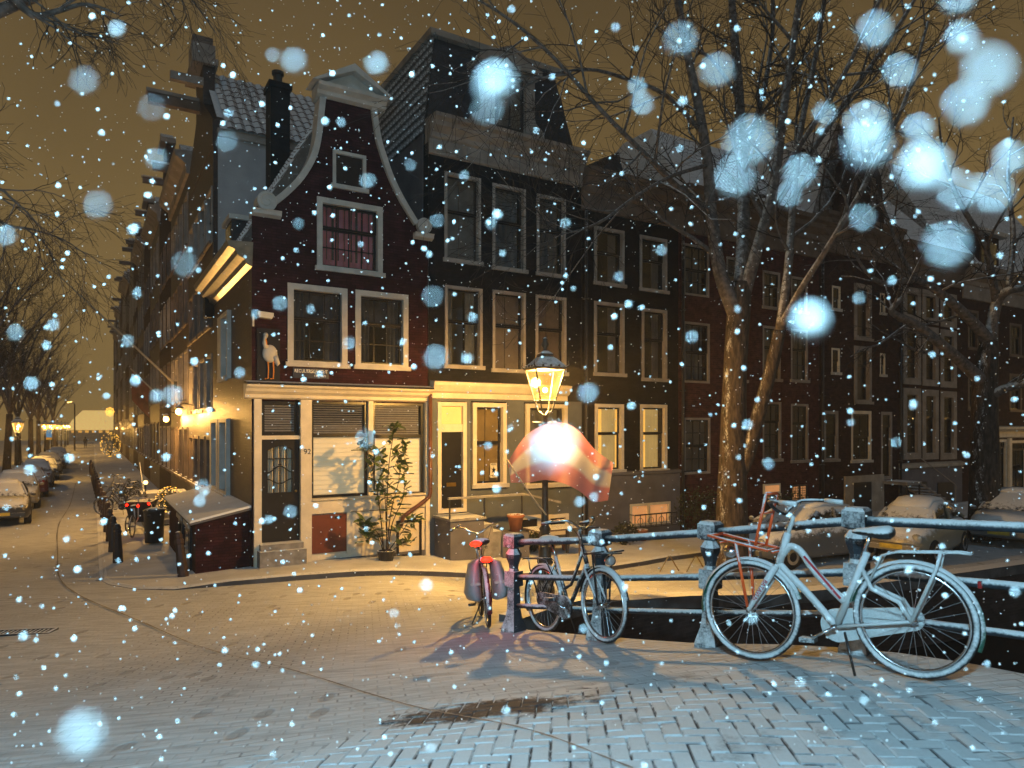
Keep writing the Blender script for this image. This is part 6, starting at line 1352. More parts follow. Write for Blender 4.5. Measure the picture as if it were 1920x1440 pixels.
tree('leaning_tree', 'dark trunked bare tree with crooked snow topped limbs before the shop house', rb_,
 [([Vector((rb_.x, rb_.y, -0.2)), pt(1846, 900, D2), pt(1846, 780, D2), pt(1848, 700, D2), pt(1855, 640, D2)], [0.45, 0.40, 0.36, 0.33, 0.24])],
 [(tp_([(1848, 720, D2), (1815, 690, D2-0.3), (1770, 650, D2-0.8), (1720, 610, D2-1.2), (1682, 592, D2-1.5), (1672, 580, D2-1.6), (1690, 560, D2-1.6)]), [0.26, 0.21, 0.18, 0.15, 0.12, 0.10, 0.08]),
  (tp_([(1855, 640, D2), (1820, 600, D2-0.3), (1770, 555, D2-0.8), (1720, 525, D2-1.2), (1660, 532, D2-1.6), (1625, 510, D2-1.8), (1600, 470, D2-2)]), [0.22, 0.18, 0.15, 0.12, 0.09, 0.06, 0.03]),
  (tp_([(1855, 640, D2), (1868, 570, D2), (1890, 545, D2-0.3), (1930, 535, D2-0.6), (1990, 490, D2-1)]), [0.22, 0.18, 0.15, 0.12, 0.08]),
  (tp_([(1720, 525, D2-1.2), (1690, 480, D2-1.3), (1668, 420, D2-1.4), (1640, 350, D2-1.6), (1610, 290, D2-1.8)]), [0.09, 0.07, 0.055, 0.04, 0.02]),
  (tp_([(1868, 570, D2), (1850, 470, D2-0.4), (1800, 380, D2-0.8), (1770, 300, D2-1.2), (1760, 220, D2-1.4)]), [0.14, 0.10, 0.08, 0.05, 0.02]),
  (tp_([(1890, 545, D2-0.3), (1900, 440, D2), (1890, 330, D2+0.2), (1900, 220, D2+0.4)]), [0.12, 0.09, 0.06, 0.03]),
  (tp_([(1848, 750, D2), (1880, 730, D2-0.4), (1930, 715, D2-0.8), (1980, 690, D2-1)]), [0.20, 0.15, 0.12, 0.08])],
 [(2.4, 8, (0.4, 1.0), 0.04), (1.2, 6, (0.4, 1.0), 0.0), (0.6, 5, (0.4, 1.0), 0.0)])
# tree that overhangs the road from the left, its trunk beside the bridge
random.seed(45)
tb = Vector((-10.2, 8.6, H(-10.2, 8.6)))
tree('overhanging_tree', 'bare tree overhanging the road with drooping twigs against the sky', tb,
 [([tb-Vector((0, 0, 0.2)), tb+Vector((0.1, 0, 2)), tb+Vector((0.2, 0.1, 4.2)), tb+Vector((0.5, 0.2, 6.0))], [0.34, 0.28, 0.25, 0.2])],
 [([tb+Vector((0.5, 0.2, 6.0)), tb+Vector((1.6, 0.5, 7.2)), pt(-30, -20, 10.0), pt(60, 28, 10.2), pt(110, 20, 10.5), pt(165, 8, 10.8), pt(230, 30, 11.0)], [0.2, 0.14, 0.10, 0.06, 0.045, 0.03, 0.012]),
  ([tb+Vector((0.5, 0.2, 6.0)), tb+Vector((1.0, 1.2, 8.0)), tb+Vector((2.5, 2.5, 9.8)), pt(200, -90, 12), pt(300, -60, 12.5), pt(360, 0, 13), pt(410, 70, 13.2)], [0.18, 0.14, 0.10, 0.06, 0.035, 0.022, 0.008]),
  ([tb+Vector((0.4, 0.2, 5.2)), tb+Vector((1.2, 0.8, 5.9)), pt(-60, 330, 10.5), pt(0, 415, 10.8), pt(60, 430, 11), pt(120, 450, 11.2), pt(170, 484, 11.4)], [0.10, 0.07, 0.045, 0.030, 0.02, 0.014, 0.005]),
  ([tb+Vector((0.3, 0.1, 4.9)), tb+Vector((1.3, 0.4, 5.6)), pt(-40, 350, 10), pt(30, 380, 10.2), pt(80, 430, 10.4)], [0.07, 0.05, 0.03, 0.018, 0.006])],
 [(1.5, 9, (0.5, 1.2), -0.10), (0.9, 7, (0.4, 1.0), -0.08), (0.5, 4, (0.4, 1.0), -0.06)], cut=0.35)
# avenue of trees along the lane
def avenue_tree(seed, base, hgt):
    random.seed(seed); b = Vector(base); top = b+Vector((random.uniform(-0.3, 0.3), 0, hgt*0.32)); lm = []
    for k in range(7):
        a = 2*math.pi*k/7+random.uniform(-0.3, 0.3); s = random.uniform(0.25, 0.5) if k else 0.05
        d = Vector((math.cos(a)*s, math.sin(a)*s, 1)); p = top; pts = [p]
        for q in range(4): p = p+d.normalized()*hgt*0.17; d = d+Vector((math.cos(a)*0.12, math.sin(a)*0.12, random.uniform(-0.1, 0.1))); pts.append(p)
        lm.append((pts, [0.13, 0.10, 0.075, 0.05, 0.02]))
    return [([b-Vector((0, 0, 0.2)), b+(top-b)*0.5, top], [0.30, 0.24, 0.22])], lm
for i, (v, u, hh) in enumerate(((26, -8.6, 13), (37, -8.6, 13), (47, -8.4, 13.5), (59, -8.6, 13), (72, -8.5, 13), (86, -8.6, 13), (104, -8.6, 13), (125, -8.5, 13), (52, -12, 13), (80, -12.5, 13))):
    p = rowp(u, v, 0); tr_, lm_ = avenue_tree(60+i, p, hh)
    far = v > 55
    tree('avenue_tree', ['bare avenue tree beside the first parked car of the lane', 'bare avenue tree beside the near lane lantern', 'bare avenue tree just behind the blue parking sign'][i] if i < 3 else 'far bare avenue tree along the lane', p, tr_, lm_,
         [(2.6, 10, (0.3, 0.8), 0.05), (1.5, 8, (0.3, 0.8), 0.03), (0.8, 5, (0.3, 0.8), 0.02)] if not far else [(2.6, 9, (0.3, 0.8), 0.05), (1.6, 9, (0.3, 0.8), 0.03)], group=None if i < 3 else 'far trees of the avenue', tn=10)

# ================================================================== SHRUBS AND POTS
random.seed(77)
M['leaf'] = mat('glossy_evergreen_leaf', (0.085, 0.125, 0.028), 0.4, 0.35, 3.0, snow=(UP, 0.95, 0.15))
lf = MB(); nn = 5
lf.loft([[(-0.030*math.sin(math.pi*i/nn)**0.8, 0.13*i/nn, 0.006) for i in range(nn+1)], [(0, 0.13*i/nn, -0.004) for i in range(nn+1)], [(0.030*math.sin(math.pi*i/nn)**0.8, 0.13*i/nn, 0.006) for i in range(nn+1)]], False, False)
lfm = lf.mesh('leaf', M['leaf'], True)
mp_ = rowp(FU(702), -0.75); mp_.z = H(mp_.x, mp_.y)+0.1
mg = thing('evergreen_shrub', 'tall evergreen shrub with glossy leaves against the shop window', 'shrub', mp_, TH)
MB().lathe([(0.16, 0), (0.2, 0.22), (0.21, 0.24), (0.17, 0.24), (0.16, 0.2)], 12).build('planter', 'iron', mg)
stems = []
def frp(px, py, dy=0.0):
    z = FZ(px, py); return Vector((FU(px)-FU(702), dy, z*0.965+0.035*CAMZ-mp_.z))
for tips in ([(700, 1040), (690, 960), (680, 900), (670, 850), (655, 832)], [(702, 1040), (704, 940), (708, 870), (712, 820), (718, 798)], [(704, 1040), (716, 980), (730, 930), (738, 880), (735, 835)], [(703, 1040), (722, 1010), (742, 985), (755, 970)], [(700, 1040), (686, 1000), (672, 985), (664, 980)], [(702, 1040), (700, 990), (697, 930), (690, 880), (688, 850)], [(702, 1040), (712, 960), (722, 900), (728, 860)], [(702, 1040), (690, 1010), (678, 1000), (668, 1010)], [(703, 1040), (725, 1020), (740, 1010), (752, 1000)]):
    pts = [frp(px, py, random.uniform(-0.14, 0.10)) for px, py in tips]; sp = smooth3(pts, 3)
    MB().tube(sp, [0.014-0.010*i/(len(sp)-1) for i in range(len(sp))], 6).build('stem', 'twig', mg); stems.append(sp)
cnt = 0
for sp in stems:
    for i in range(4, len(sp)):
        for q in range(4 if i < len(sp)-2 else 7):
            if cnt >= 298: break
            o = obj('leaf', lfm, mg); o.location = sp[i]+Vector((random.gauss(0, 0.05), random.gauss(0, 0.05), random.gauss(0, 0.05))); o.rotation_euler = (random.uniform(-0.6, 1.0), random.uniform(-0.6, 0.6), random.uniform(0, 6.28)); s_ = random.uniform(1.3, 2.2); o.scale = (s_, s_, s_); cnt += 1
def bush(name, label, loc, r, n, leafm, seed, sq=(1, 1, 1), lights=None, cat='bush'):
    random.seed(seed); t = thing(name, label, cat, loc); mb = MB(); wd = MB()
    for i in range(n):
        d = Vector((random.gauss(0, 1), random.gauss(0, 1), random.gauss(0, 1))).normalized()*r*random.random()**0.4; c = Vector((d.x*sq[0], d.y*sq[1], r*sq[2]+d.z*sq[2]))
        a = Vector((random.gauss(0, 1), random.gauss(0, 1), random.gauss(0, 1))).normalized()*0.05; b_ = a.cross(Vector((random.gauss(0, 1), random.gauss(0, 1), random.gauss(0, 1)))).normalized()*0.025
        mb.quad(c-a, c+b_, c+a, c-b_)
    for i in range(8): a = 2*math.pi*i/8; wd.tube([(0, 0, 0), (0.4*r*sq[0]*math.cos(a), 0.4*r*sq[1]*math.sin(a), r*sq[2]), (0.75*r*sq[0]*math.cos(a+0.3), 0.75*r*sq[1]*math.sin(a+0.3), r*sq[2]*1.5)], [0.02, 0.012, 0.005], 5)
    wd.build('stems', 'twig', t); mb.build('foliage', leafm, t, kind='stuff')
    if lights:
        lb = MB()
        for i in range(lights[0]):
            d = Vector((random.gauss(0, 1), random.gauss(0, 1), random.gauss(0, 1))).normalized()*r*1.02; lb.ico((d.x*sq[0], d.y*sq[1], r*sq[2]+d.z*sq[2]), lights[1])
        lb.build('string_lights', 'fairy', t, kind='stuff')
    return t
M['fairy'] = glow('fairy_light_bulb', (1.0, 0.50, 0.06), 3.0)
M['dryleaf'] = mat('dark_foliage', (0.035, 0.04, 0.014), 0.7, 0.4, 4.0, snow=(UP, 1.0, 0.2))
p, v = laneP(318, -0.75); bush('lit_bush', 'round bush glowing with fairy lights by the lane steps', (p.x, p.y, 0.55), 0.42, 300, 'dryleaf', 81, lights=(120, 0.014))
p, v = laneP(207, -1.3); bush('lit_hedge', 'dark hedge hung with a curtain of fairy lights', (p.x, p.y, 0.1), 1.2, 700, 'dryleaf', 82, sq=(0.8, 0.8, 1.1), lights=(130, 0.035))
p, v = laneP(248, -1.5); bush('potted_bush', 'dark leafy bush behind the cargo bike', (p.x, p.y, 0.15), 0.5, 300, 'dryleaf', 83)
for i, (u, v, r_) in enumerate(((6.2, -0.8, 0.32), (6.9, -0.6, 0.28), (9.7, -0.9, 0.34), (12.9, -0.7, 0.75), (17.0, -0.8, 0.6))):
    p = rowp(u, v); bush('front_garden_bush', ['yellowish bush in the front garden beside the stoop', 'low leafy bush under the basement windows of the black house', 'leafy bush beneath the lamplit windows', 'broad dark shrub at the foot of the red brick house', 'dark shrub beside the lattice window'][i], (p.x, p.y, H(p.x, p.y)+0.1), r_, int(500*r_/0.4), 'dryleaf', 90+i, sq=(1.2, 0.8, 1.0))
pot = MB(); pot.lathe([(0.10, 0), (0.15, 0.26), (0.17, 0.27), (0.17, 0.32), (0.14, 0.32), (0.13, 0.28), (0.0, 0.27)], 14); potm = pot.mesh('flower_pot', M['terracotta'], True)
for i, (u, v, z, s_) in enumerate(((6.05, -1.05, 0.75, 1.3), (7.3, -0.75, 0.12, 1.0), (7.75, -0.8, 0.12, 0.8), (10.6, -0.6, 0.12, 1.0))):
    p = rowp(u, v); o = obj('flower_pot', potm); o.location = (p.x, p.y, H(p.x, p.y)+z); o.scale = (s_, s_, s_)
    tag(o, ['large terracotta pot on the low wall beside the stoop', 'terracotta pot standing under the basement window', 'smaller terracotta pot beside the basement window pot', 'terracotta pot by the grey plinth of the black brick house'][i], 'flower pot')
    if i == 0: MB().box(-0.25, 0.25, -0.2, 0.2, -0.9, -0.002).build('pot_wall', 'greyrender', o)
# garden table with snow before the black house
tbp = rowp(6.9, -1.5); tb_ = thing('garden_table', 'wooden garden table and bench with snow before the black house', 'table', (tbp.x, tbp.y, H(tbp.x, tbp.y)+0.12), TH)
for k in range(5): MB().box(-0.7, 0.7, -0.36+0.15*k, -0.24+0.15*k, 0.70, 0.735).build('slat', 'wood_brown', tb_)
for sx in (-0.6, 0.6):
    for sy in (-0.28, 0.28): MB().box(sx-0.03, sx+0.03, sy-0.03, sy+0.03, 0, 0.70).build('leg', 'wood_brown', tb_)

# ================================================================== CARS
def carpaint(nm, col): return mat(nm, col, 0.3, 0.08, 2.0, snow=((-0.1, -0.15, 1.0), 0.62, 0.16), spec=0.6)
M['carsilver'] = carpaint('silver_car_paint', (0.13, 0.13, 0.13)); M['cardark'] = carpaint('dark_car_paint', (0.03, 0.032, 0.038)); M['carcream'] = carpaint('cream_car_paint', (0.26, 0.235, 0.18)); M['carred'] = carpaint('dark_red_car_paint', (0.11, 0.02, 0.018))
M['carglass'] = mat('car_glass_under_snow', (0.012, 0.014, 0.016), 0.08, 0.1, 4, snow=((0.0, -0.05, 1.0), 0.62, 0.12), spec=0.8)
M['tyre'] = mat('car_tyre', (0.012, 0.012, 0.012), 0.8, 0.2, 8); M['headlens'] = mat('headlamp_glass', (0.5, 0.5, 0.48), 0.12, 0.05, metal=0.5); M['plate'] = mat('yellow_number_plate', (0.55, 0.40, 0.05), 0.5)
def car(name, label, loc, rz, kind, paint, group=None):
    t = thing(name, label, 'car', loc, rz, group)
    if kind == 'sedan': L, Wd = 4.4, 0.86; body = [(-2.2, .42, .70, .80), (-2.1, .30, .92, .95), (-1.5, .24, .98, 1), (-.6, .22, .95, 1), (.7, .22, .94, 1), (1.2, .24, .90, 1), (1.8, .26, .80, .97), (2.1, .32, .70, .88), (2.2, .40, .60, .75)]; cab = [(-1.75, .96, .0), (-1.05, 1.34, 1), (-.1, 1.43, 1), (.35, 1.38, 1), (1.15, .92, .0)]; wx = (-1.32, 1.36)
    elif kind == 'hatch': L, Wd = 3.9, 0.84; body = [(-1.95, .42, .80, .84), (-1.88, .30, 1.0, .96), (-1.4, .24, 1.02, 1), (-.5, .22, .99, 1), (.6, .22, .97, 1), (1.1, .24, .93, 1), (1.6, .26, .82, .96), (1.88, .32, .72, .86), (1.95, .42, .60, .72)]; cab = [(-1.85, 1.0, .0), (-1.45, 1.42, 1), (-.3, 1.5, 1), (.25, 1.44, 1), (1.05, .95, .0)]; wx = (-1.22, 1.24)
    else: L, Wd = 3.6, 0.80; body = [(-1.8, .40, .66, .70), (-1.65, .30, .86, .88), (-1.2, .24, .96, .98), (-.5, .22, .98, 1), (.5, .22, .96, 1), (1.0, .24, .92, .98), (1.45, .28, .82, .90), (1.7, .34, .70, .76), (1.8, .42, .58, .6)]; cab = [(-1.55, .88, .0), (-1.1, 1.24, .85), (-.5, 1.47, 1), (.15, 1.47, 1), (.55, 1.32, .9), (1.0, .92, .0)]; wx = (-1.12, 1.14)
    rings = []
    for x, zb, zt, w in body:
        w *= Wd; rings.append([(x, -w*0.9, zb), (x, -w, zb+0.12), (x, -w, zb+(zt-zb)*0.6), (x, -w*0.93, zt-0.03), (x, -w*0.75, zt+0.03), (x, 0, zt+0.06), (x, w*0.75, zt+0.03), (x, w*0.93, zt-0.03), (x, w, zb+(zt-zb)*0.6), (x, w, zb+0.12), (x, w*0.9, zb)])
    MB().loft(rings).build('body', paint, t, True)
    rings = []; 
    for x, z, k in cab:
        wb_, wt = Wd*0.86, Wd*0.66; zb = 0.90
        rings.append([(x, -wb_, zb), (x, -(wb_+(wt-wb_)*0.85*k), zb+(z-zb)*0.86), (x, -wt*0.8, z-0.01), (x, 0, z+0.02), (x, wt*0.8, z-0.01), (x, (wb_+(wt-wb_)*0.85*k), zb+(z-zb)*0.86), (x, wb_, zb)])
    cb = MB().loft(rings).build('cabin', 'carglass', t, True)
    pl_ = MB()
    for s in (-1, 1):
        for (x0, z0, x1, z1) in ((cab[0][0]+0.15, 0.98, cab[1][0], cab[1][1]-0.06), (cab[-1][0]-0.12, 0.97, cab[-2][0], cab[-2][1]-0.06), (-0.25, 0.96, -0.25, cab[2][1]-0.05)): pl_.tube([(x0, s*Wd*0.87, z0), (x1, s*Wd*0.70, z1)], 0.035, 5)
    pl_.build('pillars', paint, t)
    # snow quilt on roof and bonnet
    sn = MB(); rings = []
    for x, z, k in cab[1:-1]: rings.append([(x, -Wd*0.56, z-0.01), (x, -Wd*0.52, z+0.055), (x, -Wd*0.2, z+0.085), (x, Wd*0.2, z+0.085), (x, Wd*0.52, z+0.055), (x, Wd*0.56, z-0.01)])
    sn.loft(rings).build('roof_snow', 'snow', t, True)
    sn = MB(); rings = []
    for x, zb, zt, w in body[5:8]: rings.append([(x-0.02, -Wd*w*0.80, zt+0.0), (x-0.02, -Wd*w*0.72, zt+0.06), (x-0.02, 0, zt+0.10), (x-0.02, Wd*w*0.72, zt+0.06), (x-0.02, Wd*w*0.80, zt+0.0)])
    sn.loft(rings).build('bonnet_snow', 'snow', t, True)
    for x in wx:
        for s in (-1, 1):
            c = (x, s*(Wd-0.10), 0.31); wo = MB(); wo.loft([[(x+r_*math.cos(2*math.pi*j/20), y_, 0.31+r_*math.sin(2*math.pi*j/20)) for j in range(20)] for y_, r_ in ((s*(Wd-0.22), 0.31), (s*(Wd-0.04), 0.31), (s*(Wd+0.005), 0.28))]); wo = wo.build('wheel', 'tyre', t, True)
            MB().loft([[(x+r_*math.cos(2*math.pi*j/16), y_, 0.31+r_*math.sin(2*math.pi*j/16)) for j in range(16)] for y_, r_ in ((s*(Wd+0.004), 0.20), (s*(Wd+0.012), 0.19), (s*(Wd+0.002), 0.08))]).build('rim', 'chrome', wo, True)
    xf, xr = body[-2][0], body[1][0]; zl = 0.66
    for s in (-1, 1):
        MB().ball((xf-0.02, s*Wd*0.66, zl), 0.13, 12, 7, (0.5, 1.0, 0.7 if kind != 'round' else 1.0)).build('headlight', 'headlens', t, True)
        MB().ball((xr-0.02, s*Wd*0.74, 0.78), 0.12, 12, 7, (0.4, 0.7, 0.9)).build('taillight', 'redlens', t, True)
        MB().ball((cab[-1][0]-0.22, s*(Wd+0.06), 1.0), 0.09, 10, 6, (0.6, 1.0, 0.7)).build('mirror', paint, t, True)
    for x, s in ((body[-1][0], 1), (body[0][0], -1)):
        MB().box(x-0.05*s, x+0.05*s, -Wd*0.78, Wd*0.78, 0.36, 0.48).build('bumper', paint, t); MB().box(x+0.051*s, x+0.06*s, -0.26, 0.26, 0.40, 0.51).build('number_plate', 'plate', t)
    MB().box(xf+0.02, xf+0.075, -0.35, 0.35, 0.52, 0.62).build('grille', 'tyre', t)
    return t
def onq(px, py, z=0.0): d = (CAMZ-z)*FPX/(py-HOR); return Vector(((px-960)/FPX*d, d, z))
pA = onq(1540, 1062); pB = onq(1768, 1056)
car('silver_car', 'snow covered silver saloon car parked at the quay by the elm', (pA.x, pA.y+0.9, 0.0), R(205), 'sedan', 'carsilver')
car('small_round_car', 'small round cream car thick with snow parked at the quay', (pB.x, pB.y+1.1, 0.0), R(222), 'round', 'carcream')
car('quay_car', 'snow covered car parked farther along the quay past the tree', (15.0, 20.6, 0.0), R(222), 'hatch', 'carsilver')
for i, (v, kind, pn) in enumerate(((15.2, 'sedan', 'cardark'), (20.4, 'hatch', 'carcream'), (25.9, 'sedan', 'carred'), (32.0, 'hatch', 'carsilver'), (38.5, 'sedan', 'cardark'), (45, 'hatch', 'carsilver'), (52, 'sedan', 'cardark'), (60, 'hatch', 'cardark'))):
    p = rowp(-5.75, v); car('parked_car', ['dark saloon car under snow at the near end of the lane parking row', 'cream hatchback under snow behind the first parked saloon', 'dark red saloon car with snowy roof in the lane', 'silver hatchback with snowy roof beside the near lane lantern', 'dark saloon car under snow past the near lane lantern', 'silver hatchback under snow just beyond the parking sign', 'far dark saloon car beneath the avenue trees', 'last dark hatchback of the lane parking row'][i], (p.x, p.y, 0.0), TH+R(90)+(R(180) if i != 2 else 0)+R(4), kind, pn, group='cars parked along the lane')
# ================================================================== LANE DETAILS
random.seed(3)
M['walllamp'] = glow('wall_lamp_globe', (1.0, 0.55, 0.12), 9.0)
def wall_lamp(label, px, py, e):
    p, v = laneP(px, -0.45); z = CAMZ+(HOR-py)/FPX*p.y; t = thing('wall_lamp', label, 'wall lamp', (p.x, p.y, z), TH)
    MB().ball((0, 0, 0), 0.10, 12, 8, (1, 1, 1.2)).build('globe', 'walllamp', t, True)
    MB().lathe([(0.13, 0.12), (0.11, 0.16), (0.03, 0.22), (0.0, 0.25)], 10).build('cap', 'iron', t); MB().tube([(0, 0, 0.22), (0.15, 0, 0.30), (0.45, 0, 0.22)], 0.018, 6).build('bracket', 'iron', t)
    l = bpy.data.lights.new('lamp_light', 'POINT'); l.energy = e; l.color = (1.0, 0.52, 0.13); l.shadow_soft_size = 0.1; lo = bpy.data.objects.new('lamp_light', l); COL.objects.link(lo); lo.parent = t; lo.location = (-0.16, 0, 0.0)
wall_lamp('amber wall lamp on the plaster sided house', 336, 772, 520)
wall_lamp('amber wall lamp on the house with the broad cornice', 312, 786, 520)
wall_lamp('amber wall lamp beside the string lit hedge', 219, 803, 200)
wall_lamp('amber wall lamp above the hedge of fairy lights', 188, 796, 200)
# lit snowflake ornament
p, v = laneP(206, -1.0); z = CAMZ+(HOR-772)/FPX*p.y; k_ = p.y/FPX
sf = thing('snowflake_ornament', 'glowing snowflake ornament hung over the lane', 'ornament', (p.x, p.y, z), TH-R(31))
for i in range(8):
    a = 2*math.pi*i/8; o_ = MB()
    for r_ in (2, 4, 6, 8): o_.ico((r_*k_*math.cos(a), 0, r_*k_*math.sin(a)), 1.0*k_)
    for s in (-0.35, 0.35): o_.ico((7*k_*math.cos(a+s), 0, 7*k_*math.sin(a+s)), 0.8*k_)
    o_.build('arm', 'fairy', sf)
MB().tube([(0, 0, 0), (0.9, 0.4, 0.35)], 0.03, 6).build('bracket', 'iron', sf)
# stoop of the lane house with iron railing
p = rowp(0, 8.2); stp = thing('lane_stoop', 'stone steps with dark iron railing along the lane house front', 'stoop', (p.x, p.y, 0), TH)
for i in range(5): MB().box(-1.5, -0.03, 2.0+0.28*i, 2.0+0.28*(i+1) if i < 4 else 4.6, -0.1, 0.28+0.2*i).build('step', 'stone', stp)
rl = MB()
for z in (0.55, 1.05): rl.tube([(-1.45, -1.5, z), (-0.06, -1.5, z)], 0.022, 6); rl.tube([(-1.45, -1.5, z), (-1.45, 1.9, z)], 0.022, 6)
rl.build('rail', 'iron', stp)
for (x, y) in ((-1.45, -1.5), (-0.75, -1.5), (-1.45, 0.2), (-1.45, 1.9)): MB().lathe([(0.03, 0.0), (0.03, 1.1), (0.05, 1.12), (0.0, 1.18)], 8, (x, y, 0)).build('baluster', 'iron', stp)
MB().tube([(-1.5, 2.0, 1.2), (-1.5, 4.5, 2.1)], 0.025, 6).build('handrail', 'iron', stp)
M['bulbsmall'] = glow('porch_bulb', (1.0, 0.6, 0.15), 8.0); MB().ball((-1.45, 2.0, 1.55), 0.07).build('porch_lamp', 'bulbsmall', stp)
MB().tube([(-1.45, 2.0, 1.1), (-1.45, 2.0, 1.5)], 0.015, 6).build('lamp_rod', 'iron', stp)
bn_ = thing('rubbish_bin', 'dark round rubbish bin beside the cellar entrance', 'bin', rowp(-1.45, 6.4, 0.12)); MB().lathe([(0.24, 0), (0.27, 0.85), (0.29, 0.87), (0.29, 0.92), (0.1, 0.98), (0, 0.99)], 14).build('barrel', 'bikedark', bn_, True); MB().box(-0.05, 0.05, -0.3, -0.265, 0.72, 0.80).build('handle', 'iron', bn_)
# flag poles on the lane houses
M['pole'] = mat('white_flag_pole', (0.42, 0.36, 0.26), 0.5, 0.1)
for i, (a, b, lab) in enumerate((((330, 722, 0.0), (170, 482, -5.2), 'long slanted flag pole on the front of the plaster sided house'), ((300, 745, 0.0), (258, 690, -1.3), 'short slanted pole with a drooping flag on the broad cornice house'))):
    pa, va = laneP(a[0], a[2]); za = CAMZ+(HOR-a[1])/FPX*pa.y
    pb = rowp(b[2], va+0.5) if i == 0 else rowp(b[2], va+1.5); zb = CAMZ+(HOR-b[1])/FPX*pb.y
    t = thing('flag_pole', lab, 'flag pole', (pa.x, pa.y, za)); d = Vector((pb.x-pa.x, pb.y-pa.y, zb-za))
    if i == 0: t_ = (b[0]-960)/FPX; vb = LV(b[0], b[2]); pb = rowp(b[2], min(vb, va+9)); d = Vector((pb.x-pa.x, pb.y-pa.y, CAMZ+(HOR-b[1])/FPX*pb.y-za))
    MB().tube([(0, 0, 0), d], [0.045, 0.03], 8).build('pole', 'pole', t); MB().ball(tuple(d), 0.07).build('knob', 'wood_brown', t); MB().box(-0.06, 0.10, -0.06, 0.06, -0.15, 0.15).build('wall_socket', 'iron', t)
    if i:
        M['flagcloth2'] = mat('dark_orange_flag_cloth', (0.16, 0.05, 0.02), 0.9, 0.4, 2.0)
        f_ = MB(); f_.loft([[(d.x*s+0.05*math.sin(9*s+z*5), d.y*s+0.08*math.sin(7*s+3*z), d.z*s-z*1.6) for s in [0.35+0.6*j/8 for j in range(9)]] for z in [q/6 for q in range(7)]], False, False).build('flag', 'flagcloth2', t, True)
# parking sign
p, v = laneP(92, -6.6); sgn = thing('parking_sign', 'blue parking sign with orange plate on a post by the parked cars', 'sign', (p.x, p.y, 0), TH-R(31)+R(10)); kk = p.y/FPX
M['signblue'] = glow('glowing_blue_sign', (0.15, 0.42, 0.75), 0.45, (0.1, 0.3, 0.6)); M['signorange'] = glow('glowing_orange_plate', (0.9, 0.42, 0.04), 0.5, (0.6, 0.3, 0.05))  # plates emit, a painted stand-in for lamplight they would reflect
zs_ = CAMZ+(HOR-824)/FPX*p.y; MB().tube([(0, 0.03, 0), (0, 0.03, zs_+19*kk)], 0.04, 8).build('post', 'iron', sgn); MB().box(-4.8*kk, 4.8*kk, -0.02, 0.02, zs_+4*kk, zs_+18*kk).build('blue_plate', 'signblue', sgn); MB().box(-4.8*kk, 4.8*kk, -0.02, 0.02, zs_-0.2*kk, zs_+3.7*kk).build('orange_plate', 'signorange', sgn)
text('lettering', 'P', 8*kk, 'whiteink', sgn, (0, -0.03, zs_+13*kk))
# tall twin street light at the far end
p, v = laneP(140, -5.2); kk = p.y/FPX; sl = thing('tall_street_light', 'tall twin headed street light at the far end of the lane', 'street lamp', (p.x, p.y, 0), TH-R(31)); zt = CAMZ+(HOR-755)/FPX*p.y
MB().tube([(0, 0, 0), (0, 0, zt-3*kk), (-3*kk, 0, zt), (-8*kk, 0, zt+1*kk)], [0.12, 0.08, 0.06, 0.05], 8).build('mast', 'iron', sl)
for x in (-7, -12): MB().ball((x*kk, 0, zt+(0.5 if x < -10 else 1.5)*kk), 1.6*kk, 10, 6, (1.4, 1, 0.5)).build('head', 'bulbsmall', sl)
# pale pavilion closing the lane
p, v = laneP(150, -4.5); p = rowp(-4, 175); kk = p.y/FPX
pv = thing('pavilion', 'pale lit pavilion roof closing the end of the lane', 'building', (p.x, p.y, 0), TH-R(31))
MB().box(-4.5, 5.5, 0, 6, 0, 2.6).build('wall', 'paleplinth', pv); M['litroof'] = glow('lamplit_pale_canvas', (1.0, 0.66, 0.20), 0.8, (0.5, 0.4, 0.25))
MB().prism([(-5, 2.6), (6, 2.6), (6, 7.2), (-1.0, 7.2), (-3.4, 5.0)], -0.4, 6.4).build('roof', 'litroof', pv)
for i in range(6): MB().box(-3.8+1.6*i, -3.0+1.6*i, -0.1, -0.02, 2.0, 2.5).build('lit_window', 'litblind', pv)
# person far down the lane
pp = onq(160, 836); pp = rowp(-4.0, LV(160, -4.0)); pp.z = 0
M['coat'] = mat('dark_coat', (0.02, 0.018, 0.016), 0.9, 0.2); M['skin'] = mat('skin', (0.35, 0.2, 0.14), 0.6, 0.1)
pe = thing('person', 'distant person in dark coat walking down the snowy lane', 'person', pp, TH)
bd = bpy.data.meshes.new('body')
jv = [(0, 0, 0.98), (0, 0, 1.2), (0, 0, 1.42), (0, 0, 1.52), (0, 0.01, 1.62), (0, 0.01, 1.74), (-0.2, 0, 1.40), (-0.27, 0.05, 1.12), (-0.26, -0.08, 0.90), (0.2, 0, 1.40), (0.27, -0.05, 1.12), (0.26, 0.08, 0.90), (-0.1, 0, 0.92), (-0.11, -0.10, 0.50), (-0.11, -0.02, 0.08), (-0.11, -0.14, 0.04), (0.1, 0, 0.92), (0.11, 0.10, 0.50), (0.11, 0.22, 0.12), (0.11, 0.12, 0.04)]
je = [(0, 1), (1, 2), (2, 3), (3, 4), (4, 5), (2, 6), (6, 7), (7, 8), (2, 9), (9, 10), (10, 11), (0, 12), (12, 13), (13, 14), (14, 15), (0, 16), (16, 17), (17, 18), (18, 19)]
jr = [.17, .19, .18, .07, .11, .10, .08, .06, .045, .08, .06, .045, .12, .085, .06, .05, .12, .085, .06, .05]
bd.from_pydata(jv, je, []); bd.materials.append(M['coat']); bo = obj('body', bd, pe); sk = bo.modifiers.new('skin', 'SKIN'); bo.modifiers.new('sub', 'SUBSURF').levels = 1
